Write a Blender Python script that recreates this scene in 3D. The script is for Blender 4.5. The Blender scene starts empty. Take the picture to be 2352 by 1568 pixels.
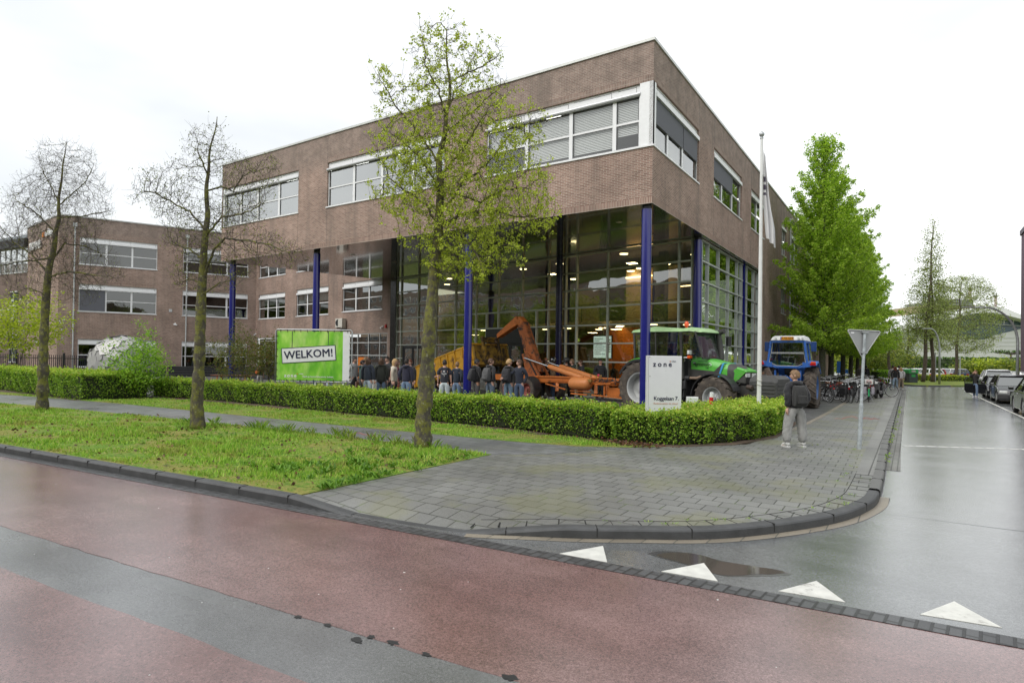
import bpy, bmesh, math, random
import numpy as np
from mathutils import Vector, Matrix
random.seed(7); RNG = np.random.default_rng(11)
R = math.radians
C = bpy.context.scene.collection
sc = bpy.context.scene

# ---------------------------------------------------------------- camera
YAW, PITCH, ROLL, FPX, CY, CAMP = 0.5868847611, 0.00928322068, -0.0147285352, 1377.32149, 809.308701, (7.601766, -20.164501, 1.95)
_F = Vector((-math.sin(YAW)*math.cos(PITCH), math.cos(YAW)*math.cos(PITCH), math.sin(PITCH)))
_r = Vector((math.cos(YAW), math.sin(YAW), 0)); _u = _r.cross(_F)
CAMR = _r*math.cos(ROLL) - _u*math.sin(ROLL); CAMU = _u*math.cos(ROLL) + _r*math.sin(ROLL); CAMF = _F
cam_d = bpy.data.cameras.new('camera'); cam = bpy.data.objects.new('camera', cam_d); C.objects.link(cam)
M = Matrix((CAMR, CAMU, -CAMF)).transposed().to_4x4(); M.translation = Vector(CAMP); cam.matrix_world = M
cam_d.sensor_width = 36; cam_d.lens = FPX/2352*36; cam_d.shift_y = (CY-784)/2352; cam_d.clip_start = .1; cam_d.clip_end = 3000
sc.camera = cam
# ---------------------------------------------------------------- sky: overcast, almost white, faint blue low on the right
SUN_AZ, SUN_EL = R(200), R(48)
w = bpy.data.worlds.new('World'); sc.world = w; w.use_nodes = True
nt = w.node_tree; nt.nodes.clear()
out = nt.nodes.new('ShaderNodeOutputWorld'); sky = nt.nodes.new('ShaderNodeTexSky'); sky.sky_type = 'NISHITA'; sky.sun_disc = False
sky.sun_elevation = SUN_EL; sky.sun_rotation = SUN_AZ; sky.air_density = 1.2; sky.dust_density = 2.5
bg1 = nt.nodes.new('ShaderNodeBackground'); bg1.inputs[1].default_value = .15; nt.links.new(sky.outputs[0], bg1.inputs[0])
bg2 = nt.nodes.new('ShaderNodeBackground'); bg2.inputs[1].default_value = 1.0
tc = nt.nodes.new('ShaderNodeTexCoord'); mp = nt.nodes.new('ShaderNodeMapping'); mp.inputs['Scale'].default_value = (1, 1, 2.6)
nt.links.new(tc.outputs['Generated'], mp.inputs[0])
no = nt.nodes.new('ShaderNodeTexNoise'); no.inputs['Scale'].default_value = 1.3; no.inputs['Detail'].default_value = 5; nt.links.new(mp.outputs[0], no.inputs['Vector'])
rp = nt.nodes.new('ShaderNodeValToRGB'); rp.color_ramp.elements[0].position = .36; rp.color_ramp.elements[0].color = (.69, .715, .735, 1)
rp.color_ramp.elements[1].position = .62; rp.color_ramp.elements[1].color = (.99, 1.0, .995, 1)
nt.links.new(no.outputs[0], rp.inputs[0]); nt.links.new(rp.outputs[0], bg2.inputs[0])
mx = nt.nodes.new('ShaderNodeMixShader'); mx.inputs[0].default_value = .92
nt.links.new(bg1.outputs[0], mx.inputs[1]); nt.links.new(bg2.outputs[0], mx.inputs[2]); nt.links.new(mx.outputs[0], out.inputs[0])
sun_d = bpy.data.lights.new('sun', 'SUN'); sun_d.energy = 1.5; sun_d.angle = R(45); sun_d.color = (1, .965, .92)
sun = bpy.data.objects.new('sun', sun_d); C.objects.link(sun)
sd = Vector((math.sin(SUN_AZ)*math.cos(SUN_EL), math.cos(SUN_AZ)*math.cos(SUN_EL), math.sin(SUN_EL)))
sun.rotation_euler = sd.to_track_quat('Z', 'Y').to_euler()
vs = sc.view_settings; vs.view_transform = 'Standard'; vs.look = 'None'; vs.exposure = .46; vs.gamma = 1; vs.use_curve_mapping = False
sc.cycles.max_bounces = 6; sc.cycles.transparent_max_bounces = 12; sc.cycles.glossy_bounces = 3; sc.cycles.diffuse_bounces = 3
sc.cycles.sample_clamp_indirect = 6; sc.cycles.caustics_reflective = False; sc.cycles.caustics_refractive = False

# ---------------------------------------------------------------- helpers
def V_gnd(px, py, z=0.):
    d = CAMF + CAMR*((px-1176)/FPX) - CAMU*((py-CY)/FPX)
    return Vector(CAMP) + d*((z-CAMP[2])/d.z)
def V_dep(px, py, dep):
    d = CAMF + CAMR*((px-1176)/FPX) - CAMU*((py-CY)/FPX)
    return Vector(CAMP) + d*dep

def tag(o, label=None, cat=None, group=None, kind=None):
    if label: o['label'] = label
    if cat: o['category'] = cat
    if group: o['group'] = group
    if kind: o['kind'] = kind
    return o
def thing(name, label, cat, loc=(0, 0, 0), rz=0, group=None, scale=1):
    o = bpy.data.objects.new(name, None); C.objects.link(o); o.location = loc; o.rotation_euler = (0, 0, rz); o.scale = (scale,)*3
    o.empty_display_size = .2
    return tag(o, label, cat, group)
def copy_tree(o, parent=None, loc=None, rz=None, label=None):
    c = o.copy(); C.objects.link(c)
    if parent is not None: c.parent = parent
    if loc is not None: c.location = loc
    if rz is not None: c.rotation_euler = (0, 0, rz)
    if label: c['label'] = label
    for ch in list(o.children): copy_tree(ch, c)
    return c

class MB:
    def __init__(s): s.v = []; s.f = []; s.m = []; s.uv = []; s.hasuv = False; s.mt = 0
    def face(s, pts, m=None, uv=None):
        b = len(s.v); s.v.extend(tuple(p) for p in pts); s.f.append(tuple(range(b, b+len(pts)))); s.m.append(s.mt if m is None else m)
        if uv is not None: s.hasuv = True
        s.uv.append(uv)
    def mesh(s, vs, fs, m=None):
        b = len(s.v); s.v.extend(tuple(p) for p in vs)
        for f in fs: s.f.append(tuple(i+b for i in f)); s.m.append(s.mt if m is None else m); s.uv.append(None)
    def box(s, x0, x1, y0, y1, z0, z1, m=None):
        x0, x1 = sorted((x0, x1)); y0, y1 = sorted((y0, y1)); z0, z1 = sorted((z0, z1))
        s.mesh([(x0, y0, z0), (x1, y0, z0), (x1, y1, z0), (x0, y1, z0), (x0, y0, z1), (x1, y0, z1), (x1, y1, z1), (x0, y1, z1)],
               [(0, 3, 2, 1), (4, 5, 6, 7), (0, 1, 5, 4), (1, 2, 6, 5), (2, 3, 7, 6), (3, 0, 4, 7)], m)
    def bar(s, a, b, wx, wz, m=None, up=(0, 0, 1)):
        a = Vector(a); b = Vector(b); d = (b-a).normalized(); u = Vector(up)
        if abs(d.dot(u)) > .98: u = Vector((1, 0, 0))
        r = d.cross(u).normalized(); u = r.cross(d).normalized()
        q = [r*(i*wx/2)+u*(j*wz/2) for i, j in ((-1, -1), (1, -1), (1, 1), (-1, 1))]
        s.mesh([a+k for k in q]+[b+k for k in q], [(0, 1, 2, 3)[::-1], (4, 5, 6, 7), (0, 4, 5, 1)[::-1], (1, 5, 6, 2)[::-1], (2, 6, 7, 3)[::-1], (3, 7, 4, 0)[::-1]][::1], m)
    def tube(s, pts, rad, n=8, m=None, cap=True, closed=False):
        pts = [Vector(p) for p in pts]; k = len(pts)
        rs = rad if hasattr(rad, '__len__') else [rad]*k
        rings = []; pr = None
        for i, p in enumerate(pts):
            if closed: d = pts[(i+1) % k]-pts[i-1]
            else: d = pts[min(i+1, k-1)]-pts[max(i-1, 0)]
            if d.length < 1e-9: d = Vector((0, 0, 1))
            d.normalize()
            if pr is None:
                u = Vector((0, 0, 1)) if abs(d.z) < .9 else Vector((1, 0, 0)); a = d.cross(u).normalized()
            else:
                a = pr-d*pr.dot(d)
                a = a.normalized() if a.length > 1e-6 else d.orthogonal().normalized()
            pr = a; b = d.cross(a)
            rings.append([p+(a*math.cos(t)+b*math.sin(t))*rs[i] for t in [2*math.pi*j/n for j in range(n)]])
        vs = [v for r_ in rings for v in r_]; fs = []
        for i in range(k if closed else k-1):
            i2 = (i+1) % k
            for j in range(n):
                j2 = (j+1) % n; fs.append((i*n+j, i*n+j2, i2*n+j2, i2*n+j))
        if cap and not closed:
            fs.append(tuple(range(n))[::-1]); fs.append(tuple((k-1)*n+j for j in range(n)))
        s.mesh(vs, fs, m)
    def lathe(s, prof, c=(0, 0, 0), axis='Z', n=24, m=None, a0=0, a1=2*math.pi):
        c = Vector(c); full = abs(a1-a0-2*math.pi) < 1e-6; nn = n if full else n+1; vs = []
        for (r_, h) in prof:
            for j in range(nn):
                t = a0+(a1-a0)*j/n; x, y = r_*math.cos(t), r_*math.sin(t)
                vs.append(c+{'Z': Vector((x, y, h)), 'Y': Vector((x, h, y)), 'X': Vector((h, x, y))}[axis])
        fs = []
        for i in range(len(prof)-1):
            for j in range(n):
                j2 = (j+1) % nn
                f = (i*nn+j, i*nn+j2, (i+1)*nn+j2, (i+1)*nn+j)
                fs.append(f[::-1] if axis == 'Y' else f)
        s.mesh(vs, fs, m)
    def prism(s, poly, h0, h1, axis='Z', m=None):
        n = len(poly)
        def P(a, b, h): return {'Z': (a, b, h), 'Y': (a, h, b), 'X': (h, a, b)}[axis]
        vs = [P(a, b, h0) for a, b in poly]+[P(a, b, h1) for a, b in poly]
        s.mesh(vs, [tuple(range(n))[::-1], tuple(range(n, 2*n))]+[(i, (i+1) % n, n+(i+1) % n, n+i) for i in range(n)], m)
    def build(s, name, mats, parent=None, smooth=False, bevel=0, loc=None, label=None, sub=0, solid=0):
        me = bpy.data.meshes.new(name); me.from_pydata([tuple(v) for v in s.v], [], s.f)
        mats = mats if isinstance(mats, (list, tuple)) else [mats]
        for m in mats: me.materials.append(m)
        me.polygons.foreach_set('material_index', [min(k, len(mats)-1) for k in s.m])
        if s.hasuv:
            l = me.uv_layers.new(name='UVMap'); k = 0; buf = []
            for f, u in zip(s.f, s.uv): buf.extend([c for q in (u or [(0, 0)]*len(f)) for c in q])
            l.data.foreach_set('uv', buf)
        if smooth is True: me.polygons.foreach_set('use_smooth', [True]*len(me.polygons))
        elif smooth: me.shade_smooth() if hasattr(me, 'shade_smooth') else None; 
        if smooth and smooth is not True: me.set_sharp_from_angle(angle=R(smooth))
        me.update()
        o = bpy.data.objects.new(name, me); C.objects.link(o)
        if parent is not None: o.parent = parent
        if loc is not None: o.location = loc
        if solid: k = o.modifiers.new('s', 'SOLIDIFY'); k.thickness = solid; k.offset = 0
        if bevel: k = o.modifiers.new('b', 'BEVEL'); k.width = bevel; k.segments = 2; k.limit_method = 'ANGLE'; k.angle_limit = R(35)
        if sub: k = o.modifiers.new('u', 'SUBSURF'); k.levels = sub; k.render_levels = sub
        if label: o['label'] = label
        return o

def recalc(o):
    bm = bmesh.new(); bm.from_mesh(o.data); bmesh.ops.recalc_face_normals(bm, faces=bm.faces); bm.to_mesh(o.data); bm.free(); return o

# ---------------------------------------------------------------- materials
def hexc(h):
    c = [int(h[i:i+2], 16)/255 for i in (0, 2, 4)]
    return tuple(x/12.92 if x <= .04045 else ((x+.055)/1.055)**2.4 for x in c)
class NT:
    def __init__(s, name):
        s.m = bpy.data.materials.new(name); s.m.use_nodes = True; s.t = s.m.node_tree; s.b = s.t.nodes['Principled BSDF']; s.out = s.t.nodes['Material Output']
    def n(s, ty, **k):
        q = s.t.nodes.new('ShaderNode'+ty)
        for a, b in k.items():
            if a.startswith('i_'): q.inputs[a[2:].replace('_', ' ')].default_value = b
            else: setattr(q, a, b)
        return q
    def l(s, a, b): s.t.links.new(a, b)
    def coord(s, which='Object', scale=(1, 1, 1)):
        t = s.n('TexCoord'); m = s.n('Mapping'); m.inputs['Scale'].default_value = scale; s.l(t.outputs[which], m.inputs[0]); return m.outputs[0]
    def noise(s, vec, sc_=5, det=4, rough=.55):
        q = s.n('TexNoise'); q.inputs['Scale'].default_value = sc_; q.inputs['Detail'].default_value = det; q.inputs['Roughness'].default_value = rough
        if vec is not None: s.l(vec, q.inputs['Vector'])
        return q.outputs[0]
    def ramp(s, fac, *st):
        q = s.n('ValToRGB'); cr = q.color_ramp
        while len(cr.elements) < len(st): cr.elements.new(.5)
        for e, (p_, c) in zip(cr.elements, st):
            e.position = p_; e.color = (c, c, c, 1) if isinstance(c, (int, float)) else (*c[:3], 1)
        s.l(fac, q.inputs[0]); return q.outputs[0]
    def mix(s, fac, a, b, mode='MIX'):
        q = s.n('Mix', data_type='RGBA', blend_type=mode)
        for sock, val in ((q.inputs[0], fac), (q.inputs[6], a), (q.inputs[7], b)):
            if isinstance(val, (int, float)): sock.default_value = val
            elif isinstance(val, tuple): sock.default_value = (*val[:3], 1)
            else: s.l(val, sock)
        return q.outputs[2]
    def math(s, op, a, b=0.):
        q = s.n('Math', operation=op)
        for i, v in enumerate((a, b)):
            if isinstance(v, (int, float)): q.inputs[i].default_value = v
            else: s.l(v, q.inputs[i])
        return q.outputs[0]
    def bump(s, h, st=.3, dist=.02):
        q = s.n('Bump'); q.inputs['Strength'].default_value = st; q.inputs['Distance'].default_value = dist; s.l(h, q.inputs['Height']); s.l(q.outputs[0], s.b.inputs['Normal'])
    def col(s, c):
        if isinstance(c, tuple): s.b.inputs['Base Color'].default_value = (*c[:3], 1)
        else: s.l(c, s.b.inputs['Base Color'])
    def rough(s, r_):
        if isinstance(r_, (int, float)): s.b.inputs['Roughness'].default_value = r_
        else: s.l(r_, s.b.inputs['Roughness'])
_mc = {}
def paint(name, c, rough=.45, metal=0., var=.12, scale=6., spec=.5, dirt=None, dfac=.5, coat=0., bump=0.):
    """a surface colour with slight blotching, optional dirt/rust patches"""
    if name in _mc: return _mc[name]
    t = NT(name); v = t.coord()
    nz = t.noise(v, scale, 5)
    a = tuple(x*(1-var) for x in c); b = tuple(min(1, x*(1+var)) for x in c)
    col = t.ramp(nz, (.3, a), (.7, b))
    if dirt:
        n2 = t.noise(v, scale*.7, 8, .7); f = t.ramp(n2, (dfac, 0.), (dfac+.1, 1.)); col = t.mix(f, col, dirt)
        t.rough(t.ramp(f, (0, rough), (1, .8)))
    else: t.rough(t.ramp(nz, (.2, max(0, rough-.06)), (.8, min(1, rough+.06))))
    t.col(col); t.b.inputs['Metallic'].default_value = metal; t.b.inputs['Specular IOR Level'].default_value = spec
    t.b.inputs['Coat Weight'].default_value = coat; t.b.inputs['Coat Roughness'].default_value = .08
    if bump: t.bump(t.noise(v, scale*8, 4), bump, .01)
    _mc[name] = t.m; return t.m
def emis(name, c, s_):
    t = NT(name); t.b.inputs['Base Color'].default_value = (*c, 1); t.b.inputs['Emission Color'].default_value = (*c, 1); t.b.inputs['Emission Strength'].default_value = s_; return t.m
def thin_glass(name, tint, refl=.35, rough=.01, wob=0.):
    t = NT(name); t.t.nodes.remove(t.b); gl = t.n('BsdfGlossy'); gl.inputs['Roughness'].default_value = rough; gl.inputs['Color'].default_value = (.95, .97, .96, 1)
    tr = t.n('BsdfTransparent'); tr.inputs[0].default_value = (*tint, 1)
    lw = t.n('LayerWeight'); lw.inputs[0].default_value = .35
    f = t.math('MULTIPLY_ADD', lw.outputs['Facing'], .6); f.node.inputs[2].default_value = refl
    mxs = t.n('MixShader'); t.l(f, mxs.inputs[0]); t.l(tr.outputs[0], mxs.inputs[1]); t.l(gl.outputs[0], mxs.inputs[2]); t.l(mxs.outputs[0], t.out.inputs[0])
    if wob:
        b = t.n('Bump'); b.inputs['Strength'].default_value = wob; b.inputs['Distance'].default_value = .05
        t.l(t.noise(t.coord(scale=(.6, .6, .6)), 1.6, 1), b.inputs['Height']); t.l(b.outputs[0], gl.inputs['Normal'])
    return t.m
WHITE = paint('white_lacquer', (.78, .79, .8), .35, var=.04)
GREYM = paint('galvanised_steel', (.42, .44, .45), .45, .6, .15, 9)
ALU = paint('aluminium', (.55, .56, .57), .4, .3, .06)
BLACKP = paint('black_plastic', (.018, .018, .02), .5, var=.3)
DARKM = paint('dark_metal', (.03, .032, .036), .4, .3, .3)
RUBBER = paint('tyre_rubber', (.035, .034, .033), .8, var=.35, scale=14, bump=.4)
GLASS = thin_glass('vehicle_glass', (.45, .5, .5), .22)

# --- ground materials
def paving(name, c, bw, bh, rot=0., mort=.006, var=.25, gap=(.05, .055, .05), rough=(.35, .65), moss=0., wet=.3, off=.5):
    t = NT(name); tcn = t.n('TexCoord'); mpn = t.n('Mapping'); mpn.inputs['Rotation'].default_value = (0, 0, rot); t.l(tcn.outputs['Object'], mpn.inputs[0]); v = mpn.outputs[0]
    b = t.n('TexBrick'); b.inputs['Scale'].default_value = 1; b.inputs['Brick Width'].default_value = bw; b.inputs['Row Height'].default_value = bh; b.inputs['Mortar Size'].default_value = mort
    b.inputs['Mortar Smooth'].default_value = .2; b.inputs['Bias'].default_value = 0; b.offset = off
    b.inputs['Color1'].default_value = (*[x*(1-var) for x in c], 1); b.inputs['Color2'].default_value = (*[x*(1+var) for x in c], 1); b.inputs['Mortar'].default_value = (*gap, 1); t.l(v, b.inputs['Vector'])
    big = t.noise(v, .55, 5); fine = t.noise(v, 70, 3)
    col = t.mix(.55, b.outputs[0], t.ramp(big, (.3, .62), (.7, 1.25)), 'MULTIPLY')
    col = t.mix(.35, col, t.ramp(fine, (.35, .55), (.65, 1.5)), 'MULTIPLY')
    if moss:
        g = t.math('MULTIPLY', t.ramp(t.noise(v, .8, 4), (.5, 0.), (.62, 1.)), moss)
        gj = t.math('MULTIPLY', t.math('MULTIPLY', b.outputs['Fac'], t.ramp(t.noise(v, 2.3, 4), (.56, 0.), (.66, 1.))), .6)
        col = t.mix(g, col, (.19, .19, .09)); col = t.mix(gj, col, (.12, .19, .03))
    t.col(col); t.rough(t.ramp(t.noise(v, .45, 5), (.35, rough[0]), (.65, rough[1])))
    t.bump(t.mix(.25, t.math('SUBTRACT', 1., b.outputs['Fac']), fine), .5, .008)
    t.b.inputs['Specular IOR Level'].default_value = wet+.3
    return t.m
def asphalt(name, c, c2, rough=(.2, .45), worn=.3):
    t = NT(name); v = t.coord(); fine = t.noise(v, 120, 2, .8); sp = t.noise(v, 45, 4, .7)
    patch = t.noise(v, .35, 6, .6); p2 = t.noise(t.coord(scale=(.5, 2.2, 1)), .8, 5)
    col = t.mix(t.ramp(patch, (.3, 0.), (.7, 1.)), c, c2); col = t.mix(.5, col, t.ramp(p2, (.3, .7), (.7, 1.3)), 'MULTIPLY'); col = t.mix(.6, col, t.ramp(t.noise(v, 1.6, 6, .7), (.35, .8), (.65, 1.2)), 'MULTIPLY')
    col = t.mix(.75, col, t.ramp(sp, (.3, .55), (.72, 1.6)), 'MULTIPLY')
    col = t.mix(.75, col, t.ramp(fine, (.3, .35), (.7, 1.9)), 'MULTIPLY')
    col = t.mix(t.math('MULTIPLY', t.ramp(fine, (.74, 0.), (.78, 1.)), .35), col, (.45, .43, .4))
    t.col(col)
    r_ = t.mix(.4, t.ramp(patch, (.2, rough[0]), (.8, rough[1])), t.ramp(p2, (.2, rough[0]), (.8, rough[1])))
    t.rough(r_); t.bump(t.mix(.5, sp, fine), .2, .005); t.b.inputs['Specular IOR Level'].default_value = .95; t.b.inputs['Coat Weight'].default_value = .45; t.b.inputs['Coat Roughness'].default_value = .22
    return t.m
M_RED = asphalt('red_wet_asphalt', (.125, .066, .062), (.2, .132, .127), (.09, .32))
M_GREY = asphalt('grey_wet_asphalt', (.085, .088, .09), (.14, .144, .147), (.14, .38))
M_SIDE = asphalt('side_street_asphalt', (.1, .106, .108), (.155, .16, .162), (.1, .32))
M_YARD = paving('yard_pavers', (.085, .085, .082), .21, .105, 0, .005, .2, rough=(.4, .7))
M_PAVE = paving('pavement_slabs', (.175, .177, .168), .3, .3, R(-1), .0085, .1, gap=(.035, .037, .032), moss=.4, rough=(.35, .6))
M_PATH = paving('path_slabs', (.17, .173, .18), .3, .3, R(6), .008, .16, moss=.1, rough=(.25, .5))
M_KERB = paint('kerb_concrete_dark', (.062, .064, .066), .55, var=.25, scale=5, bump=.35)
M_KERBL = paint('kerb_concrete_pale', (.17, .165, .155), .6, var=.2, scale=5, bump=.35)
M_GUT = paving('gutter_bricks', (.075, .077, .08), .2, .1, R(5.5+90), .012, .25, gap=(.02, .02, .02), rough=(.3, .5), off=.5)
M_BEIGE = paving('beige_gutter_tiles', (.24, .21, .165), .3, 3., 0, .006, .12, rough=(.4, .6))
def lawn_mat():
    t = NT('lawn_ground'); v = t.coord(); a = t.noise(v, .9, 6, .6); b = t.noise(v, 9, 6, .7); c = t.noise(v, 40, 4, .7)
    g = t.mix(t.ramp(b, (.35, 0.), (.65, 1.)), (.08, .16, .02), (.18, .31, .04))
    y = t.mix(t.ramp(c, (.35, 0.), (.65, 1.)), (.18, .18, .045), (.3, .27, .08))
    col = t.mix(t.ramp(t.mix(.5, a, b), (.45, 0.), (.56, 1.)), g, y)
    col = t.mix(t.ramp(t.noise(v, 2.2, 7, .7), (.62, 0.), (.7, 1.)), col, (.07, .05, .035))
    t.col(col); t.rough(.9); t.bump(t.mix(.5, b, c), .9, .04); t.b.inputs['Specular IOR Level'].default_value = .2
    return t.m
M_LAWN = lawn_mat()
M_EARTH = paint('bare_earth', (.1, .07, .048), .95, var=.4, scale=4, bump=.8)

# ---------------------------------------------------------------- ground sheets
def sheet(name, poly, z, mat, thick=0.):
    m = MB(); m.prism(poly, z-max(thick, .002), z, 'Z')
    # keep only a thin slab: top is what shows
    o = m.build(name, mat); tag(o, kind='structure'); return o
RZ = -.1
a5 = R(5.455); U5 = Vector((math.cos(a5), math.sin(a5))); N5 = Vector((-math.sin(a5), math.cos(a5)))
# t of the kerb line measured along N5 for the front road
def rd(x, t):  # point on the line N5.p = t with given x
    return (x, (t - N5.x*x)/N5.y)
t_k = N5.dot(Vector((.58, -14.98))); t_g = t_k-.21; t_r = N5.dot(Vector((3.17, -17.17))); t_r2 = N5.dot(Vector((3.09, -17.83)))
sheet('ground', [(-700, -500), (700, -500), (700, 900), (-700, 900)], RZ-.03, M_LAWN)
sheet('main_road', [rd(-260, t_k+.02), rd(-260, -60), rd(260, -60), rd(260, t_k+.02)], RZ-.008, M_GREY)
def wavy(xs, t, amp=.012):
    return [rd(x, t+random.uniform(-amp, amp)) for x in xs]
xs = [-60, -30, -15]+[-10+i*.22 for i in range(118)]+[20, 40, 90]
sheet('cycle_lane', [*wavy(xs, t_r), *reversed([rd(x, t_g) for x in (-60, 90)])], RZ-.004, M_RED, .008)
sheet('cycle_lane_near', [*[rd(x, -23.) for x in (-60, 90)], *reversed(wavy(xs, t_r2))], RZ-.004, M_RED, .008)
gp = [rd(-60, t_g), rd(90, t_g), rd(90, t_g+.2), rd(-60, t_g+.2)]
sheet('brick_gutter', gp, RZ+.001, M_GUT)
M_GUTS = paving('street_gutter_bricks', (.13, .125, .115), .2, .1, R(90), .01, .25, gap=(.03, .03, .025), rough=(.35, .55))
# ---------------------------------------------------------------- side street, pavements, kerbs
KC = [(1.62, -14.87), (2.2, -14.82), (2.8, -14.74), (3.2, -14.66), (3.5, -14.53), (3.85, -14.33), (4.32, -14.09), (4.68, -13.87), (5.05, -13.61), (5.42, -13.37), (5.72, -13.12), (6., -12.8), (6.3, -12.38), (6.55, -11.98), (6.78, -11.56), (6.97, -11.1), (7.1, -10.6), (7.2, -10.1), (7.23, -9.5), (7.23, -7.5), (7.2, -5.3), (7.17, -2.), (7.15, 5), (7.13, 12.9), (7.12, 22.9), (7.11, 34.), (7.1, 45.5)]
def smooth_poly(p, it=2):
    p = [Vector(q) for q in p]
    for _ in range(it):
        n = [p[0]]
        for a, b in zip(p[:-1], p[1:]): n += [a*.75+b*.25, a*.25+b*.75]
        n.append(p[-1]); p = n
    return p
KP = smooth_poly(KC, 2)
def offs(P, d):
    o = []
    for i, p_ in enumerate(P):
        t = (P[min(i+1, len(P)-1)]-P[max(i-1, 0)]).normalized(); o.append(p_+Vector((-t.y, t.x))*d)
    return o
sheet('side_street', [rd(-2, t_g+.19), rd(70, t_g+.19), (70, -9), (30, -9.5), (20, -9), (14.6, -5), (13.7, 0), (13.7, 46), (60, 88), (60, 150), (-60, 110), (-60, 60), (3, 49), (6.9, 46), (6.9, -10.5), (4, -13), (-1, -14.2)], RZ, M_SIDE)
def strip(name, P, d0, d1, z, mat, z1=None):
    A = offs(P, d0); B = offs(P, d1); m = MB()
    for i in range(len(P)-1):
        m.face([(*A[i], z), (*A[i+1], z), (*B[i+1], z), (*B[i], z)])
    o = m.build(name, mat); recalc(o); return tag(o, kind='structure')
# pavement surface (z=0), sloping down to the dropped kerb is left flat with a low nose
inner = offs(KP, .15)
pav = [(.57, -14.84), (.9, -14.815), (1.3, -14.775)]+[(q.x, q.y) for q in inner]+[(4.9, 45.6), (4.9, 6), (4.83, 1.), (4.7, -2.2), (4.4, -5.3), (3.1, -6.7), (1.9, -7.3), (0, -8.3), (.57, -10.3)]
pz = MB()
def pave_z(x, y):
    # the corner dips to road level between the two kerb ends
    if y > -12 or x > 5.4: return 0
    best = min(_DP, key=lambda q: (q[0]-x)**2+(q[1]-y)**2); d = math.hypot(best[0]-x, best[1]-y); zk = min(0, best[2]-.004)
    return zk*max(0, 1-max(0, d-.15)/.75)**1.6
def _kz(x, y): return (-.098+.12*max(0, min(1, (x-3.25)/1.05)) if x < 4.4 and y < -13.9 else .022)
_DP = [(q.x, q.y, _kz(q.x, q.y)) for q in KP if q.y < -11]
for _i in range(40):
    _x = .1+_i*.04; _y = rd(_x, t_k)[1]; _DP.append((_x, _y, .022-.115*max(0, min(1, (_x-.55)/1.05))))
_D2 = []
for _a, _b in zip(_DP[:len(_DP)-41], _DP[1:len(_DP)-40]):
    _D2 += [tuple(_a[j]+(_b[j]-_a[j])*k/6 for j in range(3)) for k in range(6)]
_DP += _D2
def tri_sheet(name, poly, zf, mat, res=.16):
    bm = bmesh.new(); vs_ = [bm.verts.new((x, y, 0)) for x, y in poly]; f = bm.faces.new(vs_)
    x0, x1 = min(p[0] for p in poly), max(p[0] for p in poly); y0, y1 = min(p[1] for p in poly), max(p[1] for p in poly)
    def cut(lo, hi, ax):
        x = lo+res
        while x < hi:
            co = (x, 0, 0) if ax == 0 else (0, x, 0); no_ = (1, 0, 0) if ax == 0 else (0, 1, 0)
            bmesh.ops.bisect_plane(bm, geom=bm.verts[:]+bm.edges[:]+bm.faces[:], plane_co=co, plane_no=no_); x += res
    res = .16; cut(.3, 5.2, 0); cut(-15.2, -12.4, 1)
    for v_ in bm.verts: v_.co.z = zf(v_.co.x, v_.co.y)
    bmesh.ops.recalc_face_normals(bm, faces=bm.faces)
    if sum(f_.normal.z for f_ in bm.faces) < 0: bmesh.ops.reverse_faces(bm, faces=bm.faces)
    me = bpy.data.meshes.new(name); bm.to_mesh(me); bm.free(); me.materials.append(mat)
    o = bpy.data.objects.new(name, me); C.objects.link(o); return tag(o, kind='structure')
tri_sheet('pavement', pav, pave_z, M_PAVE)
# yard in front of the school: darker pavers
sheet('yard', [(-75, -6.5), (-20, -6.8), (-19, -6.6), (1.5, -6.9), (3., -6.4), (4.1, -5.2), (4.5, -4), (4.72, -2.), (4.84, 1), (4.9, 6), (4.9, 45.6), (4.9, 62), (-75, 62)], .001-.004, M_YARD, .09)
strip('yard_edge_strip', [Vector((4.74, -1.8)), Vector((4.86, 1.5)), Vector((4.92, 6)), Vector((4.92, 15))], -.1, .06, .005, M_BEIGE)
# long kerb of the corner: profile swept, height ramps up from the flush part
def kerb(name, P, zt, w_=.15, zb=RZ-.02, mat=None, seg=1.0, label=None):
    m = MB(); n = len(P); acc = 0; A = [offs(P, k) for k in (0, .012, .035, w_)]
    dist = [0]
    for i in range(1, n): dist.append(dist[-1]+(P[i]-P[i-1]).length)
    for i in range(n-1):
        za, zb2 = zt(P[i]), zt(P[i+1])
        prof = lambda k, z: [(*A[0][k], zb), (*A[0][k], z-.03), (*A[1][k], z-.012), (*A[2][k], z), (*A[3][k], z)]
        p0, p1 = prof(i, za), prof(i+1, zb2)
        for j in range(4): m.face([p0[j], p1[j], p1[j+1], p0[j+1]])
    o = m.build(name, mat or M_KERB, smooth=False); recalc(o)
    return tag(o, kind='structure')
def kz(p_):
    x, y = p_
    if y < -13.9 and x < 4.4: return -.098+.12*max(0, min(1, (x-3.25)/1.05))
    return .022
def dense(P, d):
    o = [P[0]]
    for a, b in zip(P[:-1], P[1:]):
        n = max(1, int((b-a).length/d))
        o += [a.lerp(b, (i+1)/n) for i in range(n)]
    return o
KD = dense(KP, .12)
kerb('corner_kerb', [q for q in KD if q.y < -9.4], kz)
kerb('street_kerb', [q for q in KD if q.y >= -9.45], kz, mat=paint('kerb_concrete_mid', (.12, .12, .115), .55, var=.2, scale=5, bump=.3))
strip('kerb_slabs', [q for q in KD if q.y > -8], .15, .42, .004, paving('kerb_side_slabs', (.2, .2, .19), 2., .5, R(90), .012, .14, gap=(.05, .05, .045), rough=(.4, .6)))
strip('gutter_tiles', [q for q in KD if q.x > 3.3 and q.y < -9.2], -.13, -.002, RZ+.004, M_BEIGE)
strip('gutter_tiles_street', [q for q in KD if q.y > -6.6], -.24, -.002, RZ+.004, M_GUTS)
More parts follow.
